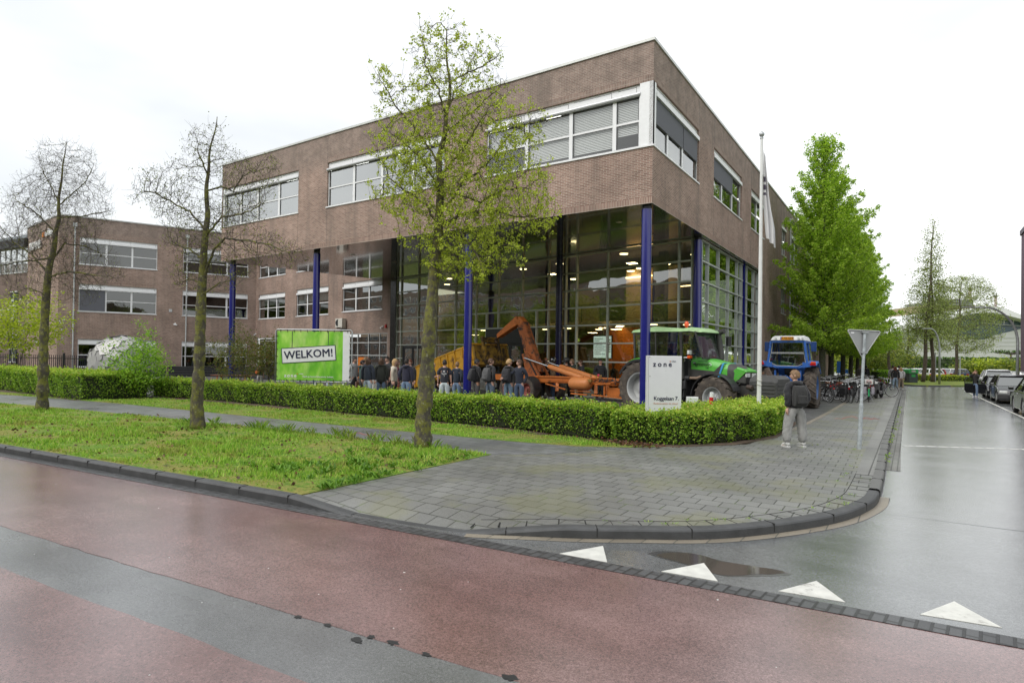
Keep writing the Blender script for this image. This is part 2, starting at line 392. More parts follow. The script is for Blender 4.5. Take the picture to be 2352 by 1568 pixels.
# joints between kerb stones: thin dark slots
jm = MB(); run = 0
for a, b in zip(KD[:-1], KD[1:]):
    run += (b-a).length
    if run > 1.0 and b.y < 20:
        run = 0; t = (b-a).normalized(); nn_ = Vector((-t.y, t.x)); z = kz(b)
        if z < -.05: continue
        p0 = b-nn_*.003; p1 = b+nn_*.155
        jm.bar((p0.x, p0.y, z-.05), (p1.x, p1.y, z-.046), .008, .104)
front = [Vector(rd(x, t_k)) for x in [-80, -40]+[-20+i*.5 for i in range(42)]]+[Vector(rd(1.62, t_k))]
def kz2(p_): return .022-.115*max(0, min(1, (p_.x-.55)/1.05))
fd = dense(front, .2)
kerb('road_kerb', fd, kz2)
run2 = 0
for a, b in zip(KD[:-1], KD[1:]):
    run2 += (b-a).length
    if run2 > .3 and b.y < -7.6 and b.x > 3.3:
        run2 = 0; t = (b-a).normalized(); nn_ = Vector((-t.y, t.x)); p0 = b+nn_*.155; p1 = b+nn_*.42; zz = pave_z(*(b+nn_*.3))
        jm.bar((p0.x, p0.y, zz-.001), (p1.x, p1.y, zz-.001), random.uniform(.006, .02), .008)
ip = [q for q in offs(KD, .42) if q.y < -7.6 and q.x > 3.2]
for a, b in zip(ip[:-1], ip[1:]): jm.bar((a.x, a.y, pave_z(*a)-.001), (b.x, b.y, pave_z(*b)-.001), .009, .008)
for k in range(22):
    x = .5-k*1.0; p_ = Vector(rd(x, t_k)); p0 = p_-N5*.003; p1 = p_+N5*.155
    jm.bar((p0.x, p0.y, -.028), (p1.x, p1.y, -.024), .008, .104)
tag(jm.build('kerb_joints', paint('joint_dirt', (.012, .012, .011), .9)), kind='structure')
# footpath and the two grass strips
path_near = [(-60, -17.2), (-40, -14.7), (-28, -13.15), (-20.44, -12.15), (-18.15, -11.69), (-9.93, -10.85), (-6.6, -10.58), (-1.54, -10.31), (.58, -10.3)]
path_far = [(-60, -15.4), (-40, -12.5), (-26, -10.56), (-23, -10.09), (-17.42, -9.43), (-12.97, -9.2), (-4.9, -8.83), (-.14, -8.46), (1.4, -8.2), (2.4, -7.6)]
sheet('footpath', path_near+[(1.5, -9.5)]+list(reversed(path_far)), .0045, M_PATH, .1)
lawn1 = path_near+[(.56, -12.5), (.55, -14.9)]+[rd(-40, t_k+.15), rd(-60, t_k+.15)]
lawn2 = path_far+[(2.9, -7.0), (1.5, -6.6), (-19.3, -6.3), (-19.9, -9), (-26, -9.5), (-60, -13.4)]
sheet('lawn_strip', lawn1, .012, M_LAWN, .12)
sheet('lawn_verge', lawn2, .012, M_LAWN, .12)
sheet('hedge_soil', [(-60, -13.9), (-26, -9.75), (-20.1, -9.9), (-19.9, -7.1), (-5, -6.4), (1.5, -7.3), (3.2, -6.85), (4.2, -5.6), (4.75, -3.5), (4.6, 1.2), (3.4, 1.2), (2.6, -4), (1, -5.2), (-19, -5), (-21, -8), (-60, -12)], .016, M_EARTH, .1)
# bare patches at the near end of the grass
# give-way triangles, puddle, markings (thin raised paint)
M_MARK = paint('road_paint', (.6, .6, .56), .6, var=.12, scale=9, dirt=(.28, .27, .25), dfac=.57)
TR = [((4.54, -14.6), (4.8, -14.09), (5.06, -14.55)), ((5.6, -14.48), (5.87, -13.99), (6.12, -14.42)), ((6.63, -14.34), (6.88, -13.86), (7.15, -14.27)), ((7.68, -14.19), (7.93, -13.69), (8.21, -14.11)), ((8.72, -14.03), (8.98, -13.53), (9.26, -13.95)), ((9.77, -13.87), (10.02, -13.37), (10.3, -13.8))]
for k, t3 in enumerate(TR):
    tm = MB(); tm.prism(t3, RZ+.001, RZ+.005); o = tm.build('give_way_triangle', M_MARK); tag(o, kind='structure')
    recalc(o)
ml = MB()
for k in range(60):
    y0 = -6+k*1.0
ml.prism([(11.28, 8), (11.38, 8), (11.2, 39), (11.1, 39)], RZ+.001, RZ+.004)
for k in range(7):
    y = 12.2+k*5.3; ml.prism([(11.3, y), (13.5, y+.1), (13.5, y+.2), (11.3, y+.1)], RZ+.001, RZ+.004)
tag(ml.build('parking_lines', M_MARK), kind='structure')
bm_ = MB()
for k in range(26):
    x = 7.5+k*.24; y = -2.3+(x-7.34)*.497
    bm_.prism([(x, y), (x+.2, y+.1), (x+.2-.05, y+.2), (x-.05, y+.1)], RZ+.001, RZ+.004)
tag(bm_.build('block_line', M_MARK), kind='structure')
# puddle
for sc2, mm_ in ((1.08, asphalt('damp_asphalt', (.05, .05, .05), (.06, .06, .058), (.1, .3))),):
    c0_ = Vector((6., -13.98)); P_ = [c0_+(Vector(a)-c0_)*sc2*random.uniform(.96, 1.1) for a in [(5.38, -14.03), (5.44, -13.9), (5.72, -13.74), (6., -13.84), (6.3, -13.79), (6.63, -13.8), (6.5, -13.93), (6.28, -14.12), (6.1, -14.24), (5.8, -14.13), (5.5, -14.08)]]
    dm_ = MB(); dm_.face([(q.x, q.y, RZ+.0012) for q in smooth_poly(P_+[P_[0]], 2)[:-1]]); tag(dm_.build('damp_patch', mm_), kind='structure')
M_PUD = NT('puddle_water'); M_PUD.col((.075, .066, .058)); M_PUD.rough(.05); M_PUD.b.inputs['Specular IOR Level'].default_value = .6; M_PUD = M_PUD.m
pp = [(5.38, -14.03), (5.44, -13.9), (5.55, -13.8), (5.72, -13.74), (5.86, -13.77), (6., -13.84), (6.12, -13.8), (6.3, -13.79), (6.45, -13.75), (6.6, -13.76), (6.63, -13.8), (6.55, -13.85), (6.5, -13.93), (6.36, -14.0), (6.28, -14.12), (6.1, -14.24), (5.97, -14.22), (5.92, -14.15), (5.8, -14.13), (5.66, -14.1), (5.5, -14.08)]
pm = MB(); pm.face([(q.x, q.y, RZ+.002) for q in smooth_poly([Vector(a) for a in pp]+[Vector(pp[0])], 2)[:-1]]); tag(pm.build('puddle_water', M_PUD), kind='structure')
# tarmac band across the mouth and repaired strip
# small litter, markings and scuffs on the paving
litter = MB()
cw = [V_gnd(1133, 1082+918*0, 0)]
M_LIT = paint('chewing_gum', (.6, .6, .58), .7)
for k in range(46):
    x = random.uniform(-4, 11); t = random.uniform(-18.5, t_g) if k % 2 else None
    if t is None: x = random.uniform(1.5, 6.8); y = random.uniform(-13, -3); z = .0
    else: y = rd(x, t)[1]; z = RZ-.006
    r_ = random.uniform(.004, .011)
    litter.prism([(x+r_*math.cos(a)*random.uniform(.7, 1.3), y+r_*math.sin(a)) for a in [i*1.05 for i in range(6)]], z+.0, z+.004)
tag(litter.build('gum_spots', M_LIT), kind='structure')
tar = MB()
for px, py, rr in ((1745/2+0, 0, 0),):
    pass
for (cx_, cy_) in ((1640, 1098), (1705, 1083), (1805, 1110), (1958, 1163), (2345, 1270), (1505, 1028), (1370, 990)):
    g = V_gnd(cx_*.5, 918.75+cy_*.5, RZ); r_ = random.uniform(.02, .036)
    tar.prism([(g.x+r_*1.5*math.cos(a)*random.uniform(.6, 1.3), g.y+r_*math.sin(a)*random.uniform(.6, 1.3)) for a in [i*.42 for i in range(15)]], RZ-.02, RZ-.0028)
tag(tar.build('tar_spots', paint('tar', (.02, .02, .021), .5)), kind='structure')
ch = MB()
def scrawl(P, m_, w_=.03, z=.003):
    for a, b in zip(P[:-1], P[1:]): ch.bar((*a, z), (*b, z), w_, .002, m_)
g = [V_gnd((3080+x*.19134)*.6125, (1300+y*.19134)*.6125, 0) for x, y in ((260, 1410), (330, 1400), (400, 1412), (480, 1385), (600, 1360), (690, 1395), (800, 1410), (880, 1385), (960, 1410), (1080, 1412))]
scrawl([(q.x, q.y) for q in g], 0); scrawl([(q.x+.25, q.y-.12) for q in g[4:]], 0)
g = [V_gnd((3080+x*.19134)*.6125, (1300+y*.19134)*.6125, 0) for x, y in ((1180, 995), (1300, 1000), (1400, 1005), (1500, 1015))]
scrawl([(q.x, q.y) for q in g], 0)
g = [V_gnd(800+x, 993+y, 0) for x, y in ((0, 0), (12, 3), (24, 1), (36, 5), (60, 8))]
scrawl([(q.x, q.y) for q in g], 0, .03, .008)
tag(ch.build('chalk_marks', paint('chalk_red', (.42, .1, .09), .9)), kind='structure')
# ---------------------------------------------------------------- the school building
def brick_mat(name, bw, bh, vert=False, tone=1.):
    t = NT(name); tcn = t.n('TexCoord'); mpn = t.n('Mapping'); t.l(tcn.outputs['UV'], mpn.inputs[0]); v = mpn.outputs[0]
    if vert: mpn.inputs['Rotation'].default_value = (0, 0, R(90))
    b = t.n('TexBrick'); b.inputs['Scale'].default_value = 1; b.inputs['Brick Width'].default_value = bw; b.inputs['Row Height'].default_value = bh
    b.inputs['Mortar Size'].default_value = .0075; b.inputs['Mortar Smooth'].default_value = .1; b.offset = .5 if not vert else 0.
    b.inputs['Color1'].default_value = (.205*tone, .122*tone, .096*tone, 1); b.inputs['Color2'].default_value = (.335*tone, .215*tone, .172*tone, 1); b.inputs['Mortar'].default_value = (.5, .44, .38, 1); t.l(v, b.inputs['Vector'])
    geo = t.n('NewGeometry'); sep = t.n('SeparateXYZ'); t.l(geo.outputs['Position'], sep.inputs[0])
    big = t.noise(v, .5, 5, .6)
    # the parapet band has weathered to grey (a stain with an edge of its own)
    hgt = t.math('ADD', sep.outputs['Z'], t.math('MULTIPLY', t.noise(v, 1.2, 4), .8))
    wz = t.ramp(t.math('DIVIDE', hgt, 14.), (.83, 0.), (.9, 1.))
    col = t.mix(.8, b.outputs[0], t.ramp(big, (.3, .72), (.7, 1.28)), 'MULTIPLY')
    grey = t.mix(.9, t.mix(.55, b.outputs[0], (.25, .215, .19)), t.ramp(t.noise(v, 2.2, 6, .7), (.3, .6), (.75, 1.4)), 'MULTIPLY')
    col = t.mix(t.math('MULTIPLY', wz, .85), col, grey)
    st = t.noise(t.coord('Object', (1.1, 1.1, .12)), 1.1, 4)
    col = t.mix(t.ramp(st, (.48, 0.), (.72, .5)), col, (.16, .135, .115))
    t.col(col); t.rough(.85); t.b.inputs['Specular IOR Level'].default_value = .25
    t.bump(t.math('SUBTRACT', 1., b.outputs['Fac']), .6, .008)
    return t.m
M_BR = brick_mat('brown_brick', .22, .0625)
M_BRV = brick_mat('soldier_course_brick', .22, .0625, True, .98)
M_MUL = paint('curtain_wall_frame', (.58, .62, .55), .45, .2, .08)
M_BLUE = paint('column_blue', (.012, .014, .17), .22, 0, .05, spec=.6, coat=.4)
M_COPE = paint('coping_metal', (.55, .56, .54), .4, .2, .1)
M_PANE = thin_glass('window_glass', (.86, .88, .88), .06, .004, .06)
M_SKYPANE = thin_glass('sky_window_glass', (.75, .8, .82), .26, .004, .06)
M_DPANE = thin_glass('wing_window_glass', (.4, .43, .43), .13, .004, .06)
M_CGLASS = thin_glass('curtain_glass', (.5, .5, .34), .16, .006, .12)
M_ROOM = paint('room_paint', (.3, .27, .24), .8, var=.05)
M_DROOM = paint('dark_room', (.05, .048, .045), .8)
M_FAB = paint('screen_fabric', (.12, .125, .145), .8, var=.05)
M_SLAT = paint('blind_slat', (.85, .85, .82), .5, var=.03)
M_LIT_WARM = emis('ceiling_lamp', (1, .84, .62), 7.)
M_LIT_W = emis('office_lamp', (1, .97, .9), 5.)
def soffit_mat():
    t = NT('soffit_panel'); v = t.coord(); b = t.n('TexBrick'); b.inputs['Scale'].default_value = 1; b.inputs['Brick Width'].default_value = 3.6; b.inputs['Row Height'].default_value = 1.2
    b.inputs['Mortar Size'].default_value = .012; b.offset = 0; b.inputs['Color1'].default_value = (.042, .038, .042, 1); b.inputs['Color2'].default_value = (.055, .048, .052, 1); b.inputs['Mortar'].default_value = (.008, .008, .009, 1)
    t.l(v, b.inputs['Vector']); t.col(b.outputs[0]); t.rough(.1); t.b.inputs['Specular IOR Level'].default_value = 1.; t.b.inputs['Coat Weight'].default_value = .6; t.b.inputs['Coat Roughness'].default_value = .05
    t.bump(t.noise(t.coord(scale=(.35, .35, 1)), 2.5, 2), .25, .02)
    return t.m
M_SOF = soffit_mat()
M_ORANGE = paint('orange_wall', (.62, .17, .015), .6, var=.04)

school = thing('school_building', 'brown brick school with an overhanging top floor on blue columns above a glass front', 'building')
HS, HT = 7.464, 13.30
def vdir(deg): return Vector((math.cos(R(deg)), math.sin(R(deg))))
class Wall:
    def __init__(s, A, deg, L): s.A = Vector(A); s.d = vdir(deg); s.L = L; s.n = Vector((s.d.y, -s.d.x))
    def p(s, t, z, o=0.): q = s.A+s.d*t+s.n*o; return (q.x, q.y, z)
    def box(s, mb, t0, t1, z0, z1, o0, o1, m=None):
        vs = [s.p(t, z, o) for z in (z0, z1) for (t, o) in ((t0, o1), (t1, o1), (t1, o0), (t0, o0))]
        mb.mesh(vs, [(0, 3, 2, 1), (4, 5, 6, 7), (0, 1, 5, 4), (1, 2, 6, 5), (2, 3, 7, 6), (3, 0, 4, 7)], m)
    def brick(s, mb, t0, t1, z0, z1, holes, rev=.14, m=0, off=0.):
        ts = sorted({t0, t1, *[h[0] for h in holes], *[h[1] for h in holes]}); zs = sorted({z0, z1, *[h[2] for h in holes], *[h[3] for h in holes]})
        for a, b in zip(ts[:-1], ts[1:]):
            for c, d in zip(zs[:-1], zs[1:]):
                if any(h[0] <= a and b <= h[1] and h[2] <= c and d <= h[3] for h in holes): continue
                mb.face([s.p(a, c, off), s.p(b, c, off), s.p(b, d, off), s.p(a, d, off)], m, [(a, c), (b, c), (b, d), (a, d)])
        for (a, b, c, d) in holes:
            for (q0, q1, u0, u1) in (((a, c), (a, d), 0, rev), ((b, d), (b, c), 0, rev), ((a, d), (b, d), 0, rev), ((b, c), (a, c), 0, rev)):
                mb.face([s.p(q0[0], q0[1], off), s.p(q0[0], q0[1], -rev), s.p(q1[0], q1[1], -rev), s.p(q1[0], q1[1], off)], m, [(q0[0], q0[1]), (q0[0]+rev, q0[1]), (q1[0]+rev, q1[1]), (q1[0], q1[1])])
    def soldier(s, mb, t0, t1, z0, h=.21, off=.0025):
        mb.face([s.p(t0, z0, off), s.p(t1, z0, off), s.p(t1, z0+h, off), s.p(t0, z0+h, off)], 1, [(t0, z0), (t1, z0), (t1, z0+h), (t0, z0+h)])

def window(W, a, b, z0, z1, cols, style='std', screens=(), blinds=(), topband=.40, rev=.12, transom=.5, lit=None, dark=False, opened=None, sill=True):
    """a: frame with mullions; children: panes, sill, roller box, screens, blinds"""
    f = MB(); o0, o1 = -rev-.03, -rev+.04
    zt = z1-topband
    for (t0, t1, c, d) in ((a, a+.06, z0, z1), (b-.06, b, z0, z1), (a+.06, b-.06, z0, z0+.06), (a+.06, b-.06, zt, z1)): W.box(f, t0, t1, c, d, o0, o1)
    cs = [a+.03, *cols, b-.03]
    for c in cols: W.box(f, c-.075, c+.075, z0+.06, zt, o0, o1+.004)
    zm = z0+.06+(zt-z0-.06)*transom
    if transom:
        for c, d in zip(cs[:-1], cs[1:]): W.box(f, c+(.075 if c in cols else .03), d-(.075 if d in cols else .03), zm-.035, zm+.035, o0, o1-.004)
    # thin dark line of the raised panel in the head band
    fo = f.build('window', WHITE, school)
    g = MB(); g.face([W.p(a+.03, z0+.03, -rev), W.p(b-.03, z0+.03, -rev), W.p(b-.03, zt, -rev), W.p(a+.03, zt, -rev)]); g.build('pane', M_SKYPANE if dark == 2 else M_DPANE if dark else M_PANE, fo)
    if topband > .3:
        l = MB()
        for c, d in zip(cs[:-1], cs[1:]):
            t0 = c+.12; t1 = d-.12; y0 = zt+.14; y1 = z1-.07
            W.box(l, t0, t1, y1-.012, y1, o1, o1+.004); W.box(l, t1-.012, t1, y0, y1-.012, o1, o1+.004)
        l.build('panel_seam', DARKM, fo)
        r = MB(); pts = [W.p(t, zt-.02+.05, -rev+.1) for t in (a-.02, b+.02)]
        if style == 'round': r.tube(pts, .075, 10)
        else: W.box(r, a+.01, b-.01, zt-.06, zt+.09, o1, o1+.12)
        r.build('roller_box', ALU if style == 'round' else WHITE, fo, smooth=35)
    if sill:
        s_ = MB(); W.box(s_, a-.05, b+.05, z0-.06, z0, -rev+.04, .045); s_.build('sill', WHITE, fo)
    for (c, d, zb) in screens:
        k = MB(); W.box(k, cs[c]+.03, cs[d]-.03, zb, zt-.02, o1+.03, o1+.035); k.build('sun_screen', M_FAB, fo)
    for (c, d, zb) in blinds:
        k = MB(); z = zt-.08
        while z > zb:
            x0, x1 = cs[c]+.1, cs[d]-.1
            k.mesh([W.p(x0, z+.024, -rev-.08), W.p(x1, z+.024, -rev-.08), W.p(x1, z-.024, -rev-.055), W.p(x0, z-.024, -rev-.055)], [(0, 1, 2, 3)]); z -= .06
        k.build('blind', M_SLAT, fo)
    # darker gasket lines round the opening casements
    gk = MB()
    for c, d in zip(cs[:-1], cs[1:]):
        e0, e1 = c+(.075 if c in cols else .03), d-(.075 if d in cols else .03)
        for (p0, p1) in ((z0+.06, zm-.035), (zm+.035, zt)):
            W.box(gk, e0, e0+.014, p0, p1, o1-.03, o1-.022); W.box(gk, e1-.014, e1, p0, p1, o1-.03, o1-.022)
            W.box(gk, e0+.014, e1-.014, p0, p0+.014, o1-.03, o1-.022); W.box(gk, e0+.014, e1-.014, p1-.014, p1, o1-.03, o1-.022)
    gk.build('gasket', DARKM, fo)
    return fo
def room(W, a, b, z0, z1, depth=4.5, mat=None, lamps=0, name='room'):
    r = MB(); o = -.35
    q = lambda t, z, o_: W.p(t, z, o_)
    r.face([q(a, z0, -depth), q(b, z0, -depth), q(b, z1, -depth), q(a, z1, -depth)])
    r.face([q(a, z1, o), q(a, z1, -depth), q(b, z1, -depth), q(b, z1, o)][::-1]); r.face([q(a, z0, o), q(b, z0, o), q(b, z0, -depth), q(a, z0, -depth)][::-1])
    r.face([q(a, z0, o), q(a, z0, -depth), q(a, z1, -depth), q(a, z1, o)]); r.face([q(b, z0, o), q(b, z1, o), q(b, z1, -depth), q(b, z0, -depth)])
    ro = r.build(name, mat or M_ROOM, school)
    if lamps:
        l = MB()
        for k in range(lamps):
            t = a+(b-a)*(k+.5)/lamps; W.box(l, t-.5, t+.5, z1-.05, z1-.02, -1.6, -1.45)
        l.build('ceiling_lamp', M_LIT_W, ro)
    return ro

# --- upper block
WF = Wall((-26.84, 0), 0, 26.84); WR = Wall((0, 0), 90, 60)
X0 = 26.84
winA = (0.28, X0-19.63); winB = (X0-17.3, X0-9.53); winC = (X0-7.25, X0-.5)
ZA, ZB = 9.53, 11.79
bk = MB()
WF.brick(bk, 0, 26.84, HS, HT-.1, [(0, winA[1], ZA, ZB), (winB[0], winB[1], ZA, ZB), (winC[0], X0, ZA, ZB)])
for a, b in ((0, winA[1]), winB, (winC[0], X0)): WF.soldier(bk, a, b, ZB, .22)
WF.soldier(bk, 0, X0, HS, .23)
RW = [(0, 5.45, ZA, ZB), (7.82, 13.25, ZA, ZB), (15.55, 19.1, ZA, ZB), (25.2, 27.0, ZA, ZB), (29.15, 33.3, ZA, ZB), (36.9, 41, ZA, ZB), (25.2, 27, 5.4, 7.6), (29.15, 33.3, 5.4, 7.6), (36.9, 41, 5.4, 7.6), (29.5, 33.3, 1.0, 3.4), (25.2, 27, 1.0, 3.4), (37, 41, 1., 3.4)]
up = [h for h in RW if h[2] > 9]
WR.brick(bk, 0, 19.05, HS, HT-.1, [h for h in up if h[0] < 19]) if False else None
# upper strip all the way, lower part from y=19.05 on
def split(h, lo, hi):
    a, b = max(h[0], lo), min(h[1], hi); return (a, b, h[2], h[3]) if b > a+1e-6 else None
WR.brick(bk, 0, 60, HS, HT-.1, [h for h in RW if h[3] > HS+.5])
WR.brick(bk, 19.05, 60, -.02, HS, [(h[0], h[1], h[2], min(h[3], HS-.02)) for h in RW if h[2] < HS])
for h in up: WR.soldier(bk, h[0], h[1], ZB, .22)
WR.soldier(bk, 0, 19.05, HS, .23)
# movement joints
dj = MB()
for t in (X0-19.63, X0-17.3): WF.box(dj, t-.006, t+.006, HS, ZA if t < 8 else ZA, .0005, .003); WF.box(dj, t-.006, t+.006, ZB, HT-.1, .0005, .003)
for t in (X0-7.25, X0-9.53): WF.box(dj, t-.006, t+.006, HS, ZA, .0005, .003)
for t in (5.45, 7.82, 13.25, 15.55, 19.4, 24.9): WR.box(dj, t-.006, t+.006, HS, ZA, .0005, .003); WR.box(dj, t-.006, t+.006, ZB, HT-.1, .0005, .003)
# end wall of the upper block (76 deg) and a back
WE = Wall((-26.84+12.0*math.cos(R(76.2)), 12.0*math.sin(R(76.2))), 256.2, 12.)
WE.brick(bk, 0, 12, HS, HT-.1, [(10.5, 12, ZA, ZB)])
wall = bk.build('wall', [M_BR, M_BRV], school); dj.build('expansion_joint', DARKM, wall)
cp = MB(); cp.prism([(-26.9, -.05), (.05, -.05), (.05, 60), (-.35, 60), (-.35, .35), (-26.8, .35)], HT-.1, HT); cp.bar((-26.9, -.0, HT-.04), (-24, 11.9, HT-.04), .3, .1)
cp.build('coping', M_COPE, school)
rf = MB(); rf.prism([(-26.7, .3), (-.3, .3), (-.3, 59.8), (-14, 59.8), (-14, 24), (-23.6, 12)], HT-.5, HT-.35); rf.build('roof', DARKM, school)
# roof-level upstand lines drawn by the coping segments
# windows of the top floor
window(WF, *winA, ZA, ZB, [X0-25.0, X0-23.35, X0-21.4], 'round', dark=2)
window(WF, *winB, ZA, ZB, [X0-15.4, X0-13.45, X0-11.45], 'round', dark=2)
window(WF, *winC, ZA, ZB, [X0-5.3, X0-3.3, X0-1.5], 'round', blinds=[(0, 1, 10.5), (1, 2, 9.7), (2, 3, 9.7), (3, 4, 10.1)])
cw_ = MB(); cw_.prism([(-.5, -.0), (0, 0), (0, .3), (-.06, .3), (-.06, .06), (-.5, .06)], ZA, ZB); cw_.build('corner_panel', WHITE, school)
sl = MB(); sl.prism([(-.5, -.05), (.05, -.05), (.05, .3), (0, .3), (0, 0), (-.5, 0)], ZA-.06, ZA); sl.build('corner_sill', WHITE, school)
cw2 = MB(); cw2.prism([(-26.84, 0), (-26.56, 0), (-26.56, .06), (-26.78, .06), (-26.7, .4), (-26.8, .4)], ZA, ZB); cw2.build('corner_panel', WHITE, school)
window(WR, .3, 5.45, ZA, ZB, [1.75, 3.5], screens=[(0, 2, 10.42), (2, 3, 10.42)])
window(WR, 7.82, 13.25, ZA, ZB, [9.5, 11.5], screens=[(0, 2, 10.45)])
window(WR, 15.55, 19.1, ZA, ZB, [17.3])
for h in RW[3:]: window(WR, *h, [(h[0]+h[1])/2])
room(WF, .1, X0-.4, 8.9, 12.1, 4, lamps=9); room(WR, .9, 43, 8.9, 12.15, 4.2, lamps=8)
room(WR, 24, 43, .3, 3.9, 3); room(WR, 24, 43, 5, 8, 3)
# soffit and its downlights
sf = MB(); sf.face([(-26.84, 0, HS), (-26.84+12*math.cos(R(76.2)), 11.65, HS), (-.2, 7.2, HS), (-.2, 19.0, HS), (0, 19.0, HS), (0, 0, HS)])
sfo = sf.build('soffit', M_SOF, school); sfo.location.z = .004
bx = MB(); bx.box(-26.0, -.3, .3, 24, HS+.3, HS+.34); bx.build('floor_slab', M_DROOM, school)
dl = MB()
for (x, y) in [(-2.2+.0-3.9*i, 2.2+.0) for i in range(7)]+[(-2.-3.9*i, 5.2) for i in range(5)]: dl.lathe([(.0, HS-.012), (.1, HS-.012), (.13, HS-.002), (.13, HS+.003)], (x, y, 0), n=16)
dl.build('downlight', paint('lamp_glass', (.4, .38, .3), .3), school)
# blue columns
def column(x, y, r_, h=HS-.01, n=28):
    m = MB(); m.lathe([(r_, -.05), (r_, h-.12)], (x, y, 0), n=n); m.lathe([(r_, h-.12), (r_*.9, h-.1), (r_*.9, h)], (x, y, 0), n=n, m=1)
    m.build('column', [M_BLUE, DARKM], school, smooth=40)
for x, y, r_ in ((-.3, .3, .178), (-8.5, .55, .178), (-18.65, .5, .178), (-26.3, .45, .178), (-.36, 6.66, .178)): column(x, y, r_)
cc_ = MB(); cc_.box(-.28, -.16, 14.97, 15.1, 0, HS-.01); cc_.build('column', M_BLUE, school)
# --- glass front
dirL = vdir(169.8); PG = Vector((-.34, 6.75)); GL = 22.95
WG = Wall(PG+dirL*GL, -10.2, GL+.05)
def gt(s_): return GL-s_
TZ = [.86, 1.82, 2.76, 3.70, 4.63, 5.55, 6.48, 7.40]
g = MB()
ms = [.3, .95, 2.9, 4.86, 6.82, 7.56, 8.02, 8.76, 10.72, 12.65, 14.6, 16.52, 18.46, 20.4, 22.37, 22.9]
for s_ in ms:
    z0 = 0 if not (9 < s_ < 13.5) else 3.7
    WG.box(g, gt(s_)-.035, gt(s_)+.035, 0 if z0 == 0 else 3.7, HS-.01, -.09, .06)
for s_ in (9.63, 13.65): WG.box(g, gt(s_)-.04, gt(s_)+.04, 0, 4.63, -.09, .06)
for z in TZ:
    segs = [(22.9, .3)] if z > 3 else [(22.9 if z > 2.7 or z < .9 else 19.85, 13.65), (9.63, .3)]
    if z < 2.7: segs = [(19.85, 13.65), (9.63, .3), (22.9, 22.1)]
    for a, b in segs: WG.box(g, gt(a), gt(b), z-.035, z+.035, -.085, .055)
WG.box(g, gt(22.9), gt(.3), -.02, .08, -.09, .06)
cwo = g.build('curtain_wall', M_MUL, school)
gg = MB(); gg.face([WG.p(0, 0, -.03), WG.p(GL, 0, -.03), WG.p(GL, HS, -.03), WG.p(0, HS, -.03)]); gg.build('glazing', M_CGLASS, cwo)
WRG = Wall((-.3, 6.9), 90, 12.15)
g = MB(); TY = [7.05, 8.09, 9.93, 11.82, 13.72, 14.67, 15.36, 15.95, 17.8, 18.95]
for y in TY: WRG.box(g, y-6.9-.03, y-6.9+.03, 0, HS-.01, -.09, .05)
for z in TZ: WRG.box(g, .1, 12.1, z-.035, z+.035, -.085, .045)
WRG.box(g, .1, 12.1, -.02, .1, -.09, .05)
cw2o = g.build('curtain_wall', paint('curtain_wall_frame_pale', (.5, .54, .5), .4, .2, .08), school)
gg = MB(); gg.face([WRG.p(.1, 0, -.03), WRG.p(12.1, 0, -.03), WRG.p(12.1, HS, -.03), WRG.p(.1, HS, -.03)]); gg.build('glazing', thin_glass('side_glass', (.3, .36, .26), .4, .006, .15), cw2o)
rv = MB(); WREV = Wall((-.4, 19.05), 0, .4); WREV.brick(rv, 0, .4, 0, HS, []); rv.build('wall_return', [M_BR, M_BRV], school)
# dark jamb between the brick wing and the glass, doors and entrance portal
db = MB(); WG.box(db, -.6, .03, 0, HS-.012, -.3, .12); db.build('dark_jamb', paint('black_panel', (.012, .012, .014), .25), school)
def door(W, t0, t1, h, name='door', mat=None, leaf=2, glass=True):
    m = MB(); m_ = mat or BLACKP
    W.box(m, t0, t0+.09, 0, h, -.06, .05); W.box(m, t1-.09, t1, 0, h, -.06, .05); W.box(m, t0+.09, t1-.09, h-.09, h, -.06, .05)
    w_ = (t1-t0-.18)/leaf
    for k in range(leaf):
        a = t0+.09+w_*k; b = a+w_
        for q in ((a+.005, a+.09, .02, h-.1), (b-.09, b-.005, .02, h-.1), (a+.09, b-.09, .02, .2), (a+.09, b-.09, 1.0, 1.1), (a+.09, b-.09, h-.2, h-.1)): W.box(m, *q, -.04, .03)
    o = m.build(name, m_, school)
    if glass:
        q = MB(); q.face([W.p(t0+.09, .05, 0), W.p(t1-.09, .05, 0), W.p(t1-.09, h-.1, 0), W.p(t0+.09, h-.1, 0)]); q.build('pane', M_CGLASS, o)
    hd = MB(); W.box(hd, (t0+t1)/2-.14, (t0+t1)/2-.11, .9, 1.3, .05, .08); hd.build('handle', ALU, o)
    return o
door(WG, gt(22.1), gt(19.85), 2.7, leaf=2)
pt = MB(); WG.box(pt, gt(13.6), gt(9.7), 2.85, 3.66, -.6, .12); pt.build('entrance_header', paint('anthracite_panel', (.022, .024, .026), .35), school)
door(WG, gt(13.6), gt(9.7), 2.84, leaf=4)
# --- inside the hall
ih = MB()
ih.face([WG.p(-2, .01, -.1), WG.p(GL, .01, -.1), (-.5, 19, .01), (-20, 26, .01)][::1])
flo = ih.build('hall_floor', paint('hall_floor', (.2, .17, .13), .35, var=.1), school); recalc(flo)
hw = MB(); WH = Wall(WG.A-WG.n*9+WG.d*(-1), -10.2, 30)
WH.box(hw, -18, 19, 0, HS, -.2, 0); hw.build('hall_wall', paint('hall_wall', (.34, .25, .16), .8, var=.1), school)
mz = MB(); WG.box(mz, 1, gt(2.4), 3.75, 4.15, -8.9, -3.4); mz.build('gallery', paint('gallery_edge', (.3, .24, .17), .7), school)
pr = MB()
for k in range(14): t = 1.2+k*1.4; WG.box(pr, t-.02, t+.02, 4.15, 5.15, -3.5, -3.46)
WG.box(pr, 1, gt(2.4), 5.12, 5.17, -3.52, -3.45); pr.build('balustrade', DARKM, school)
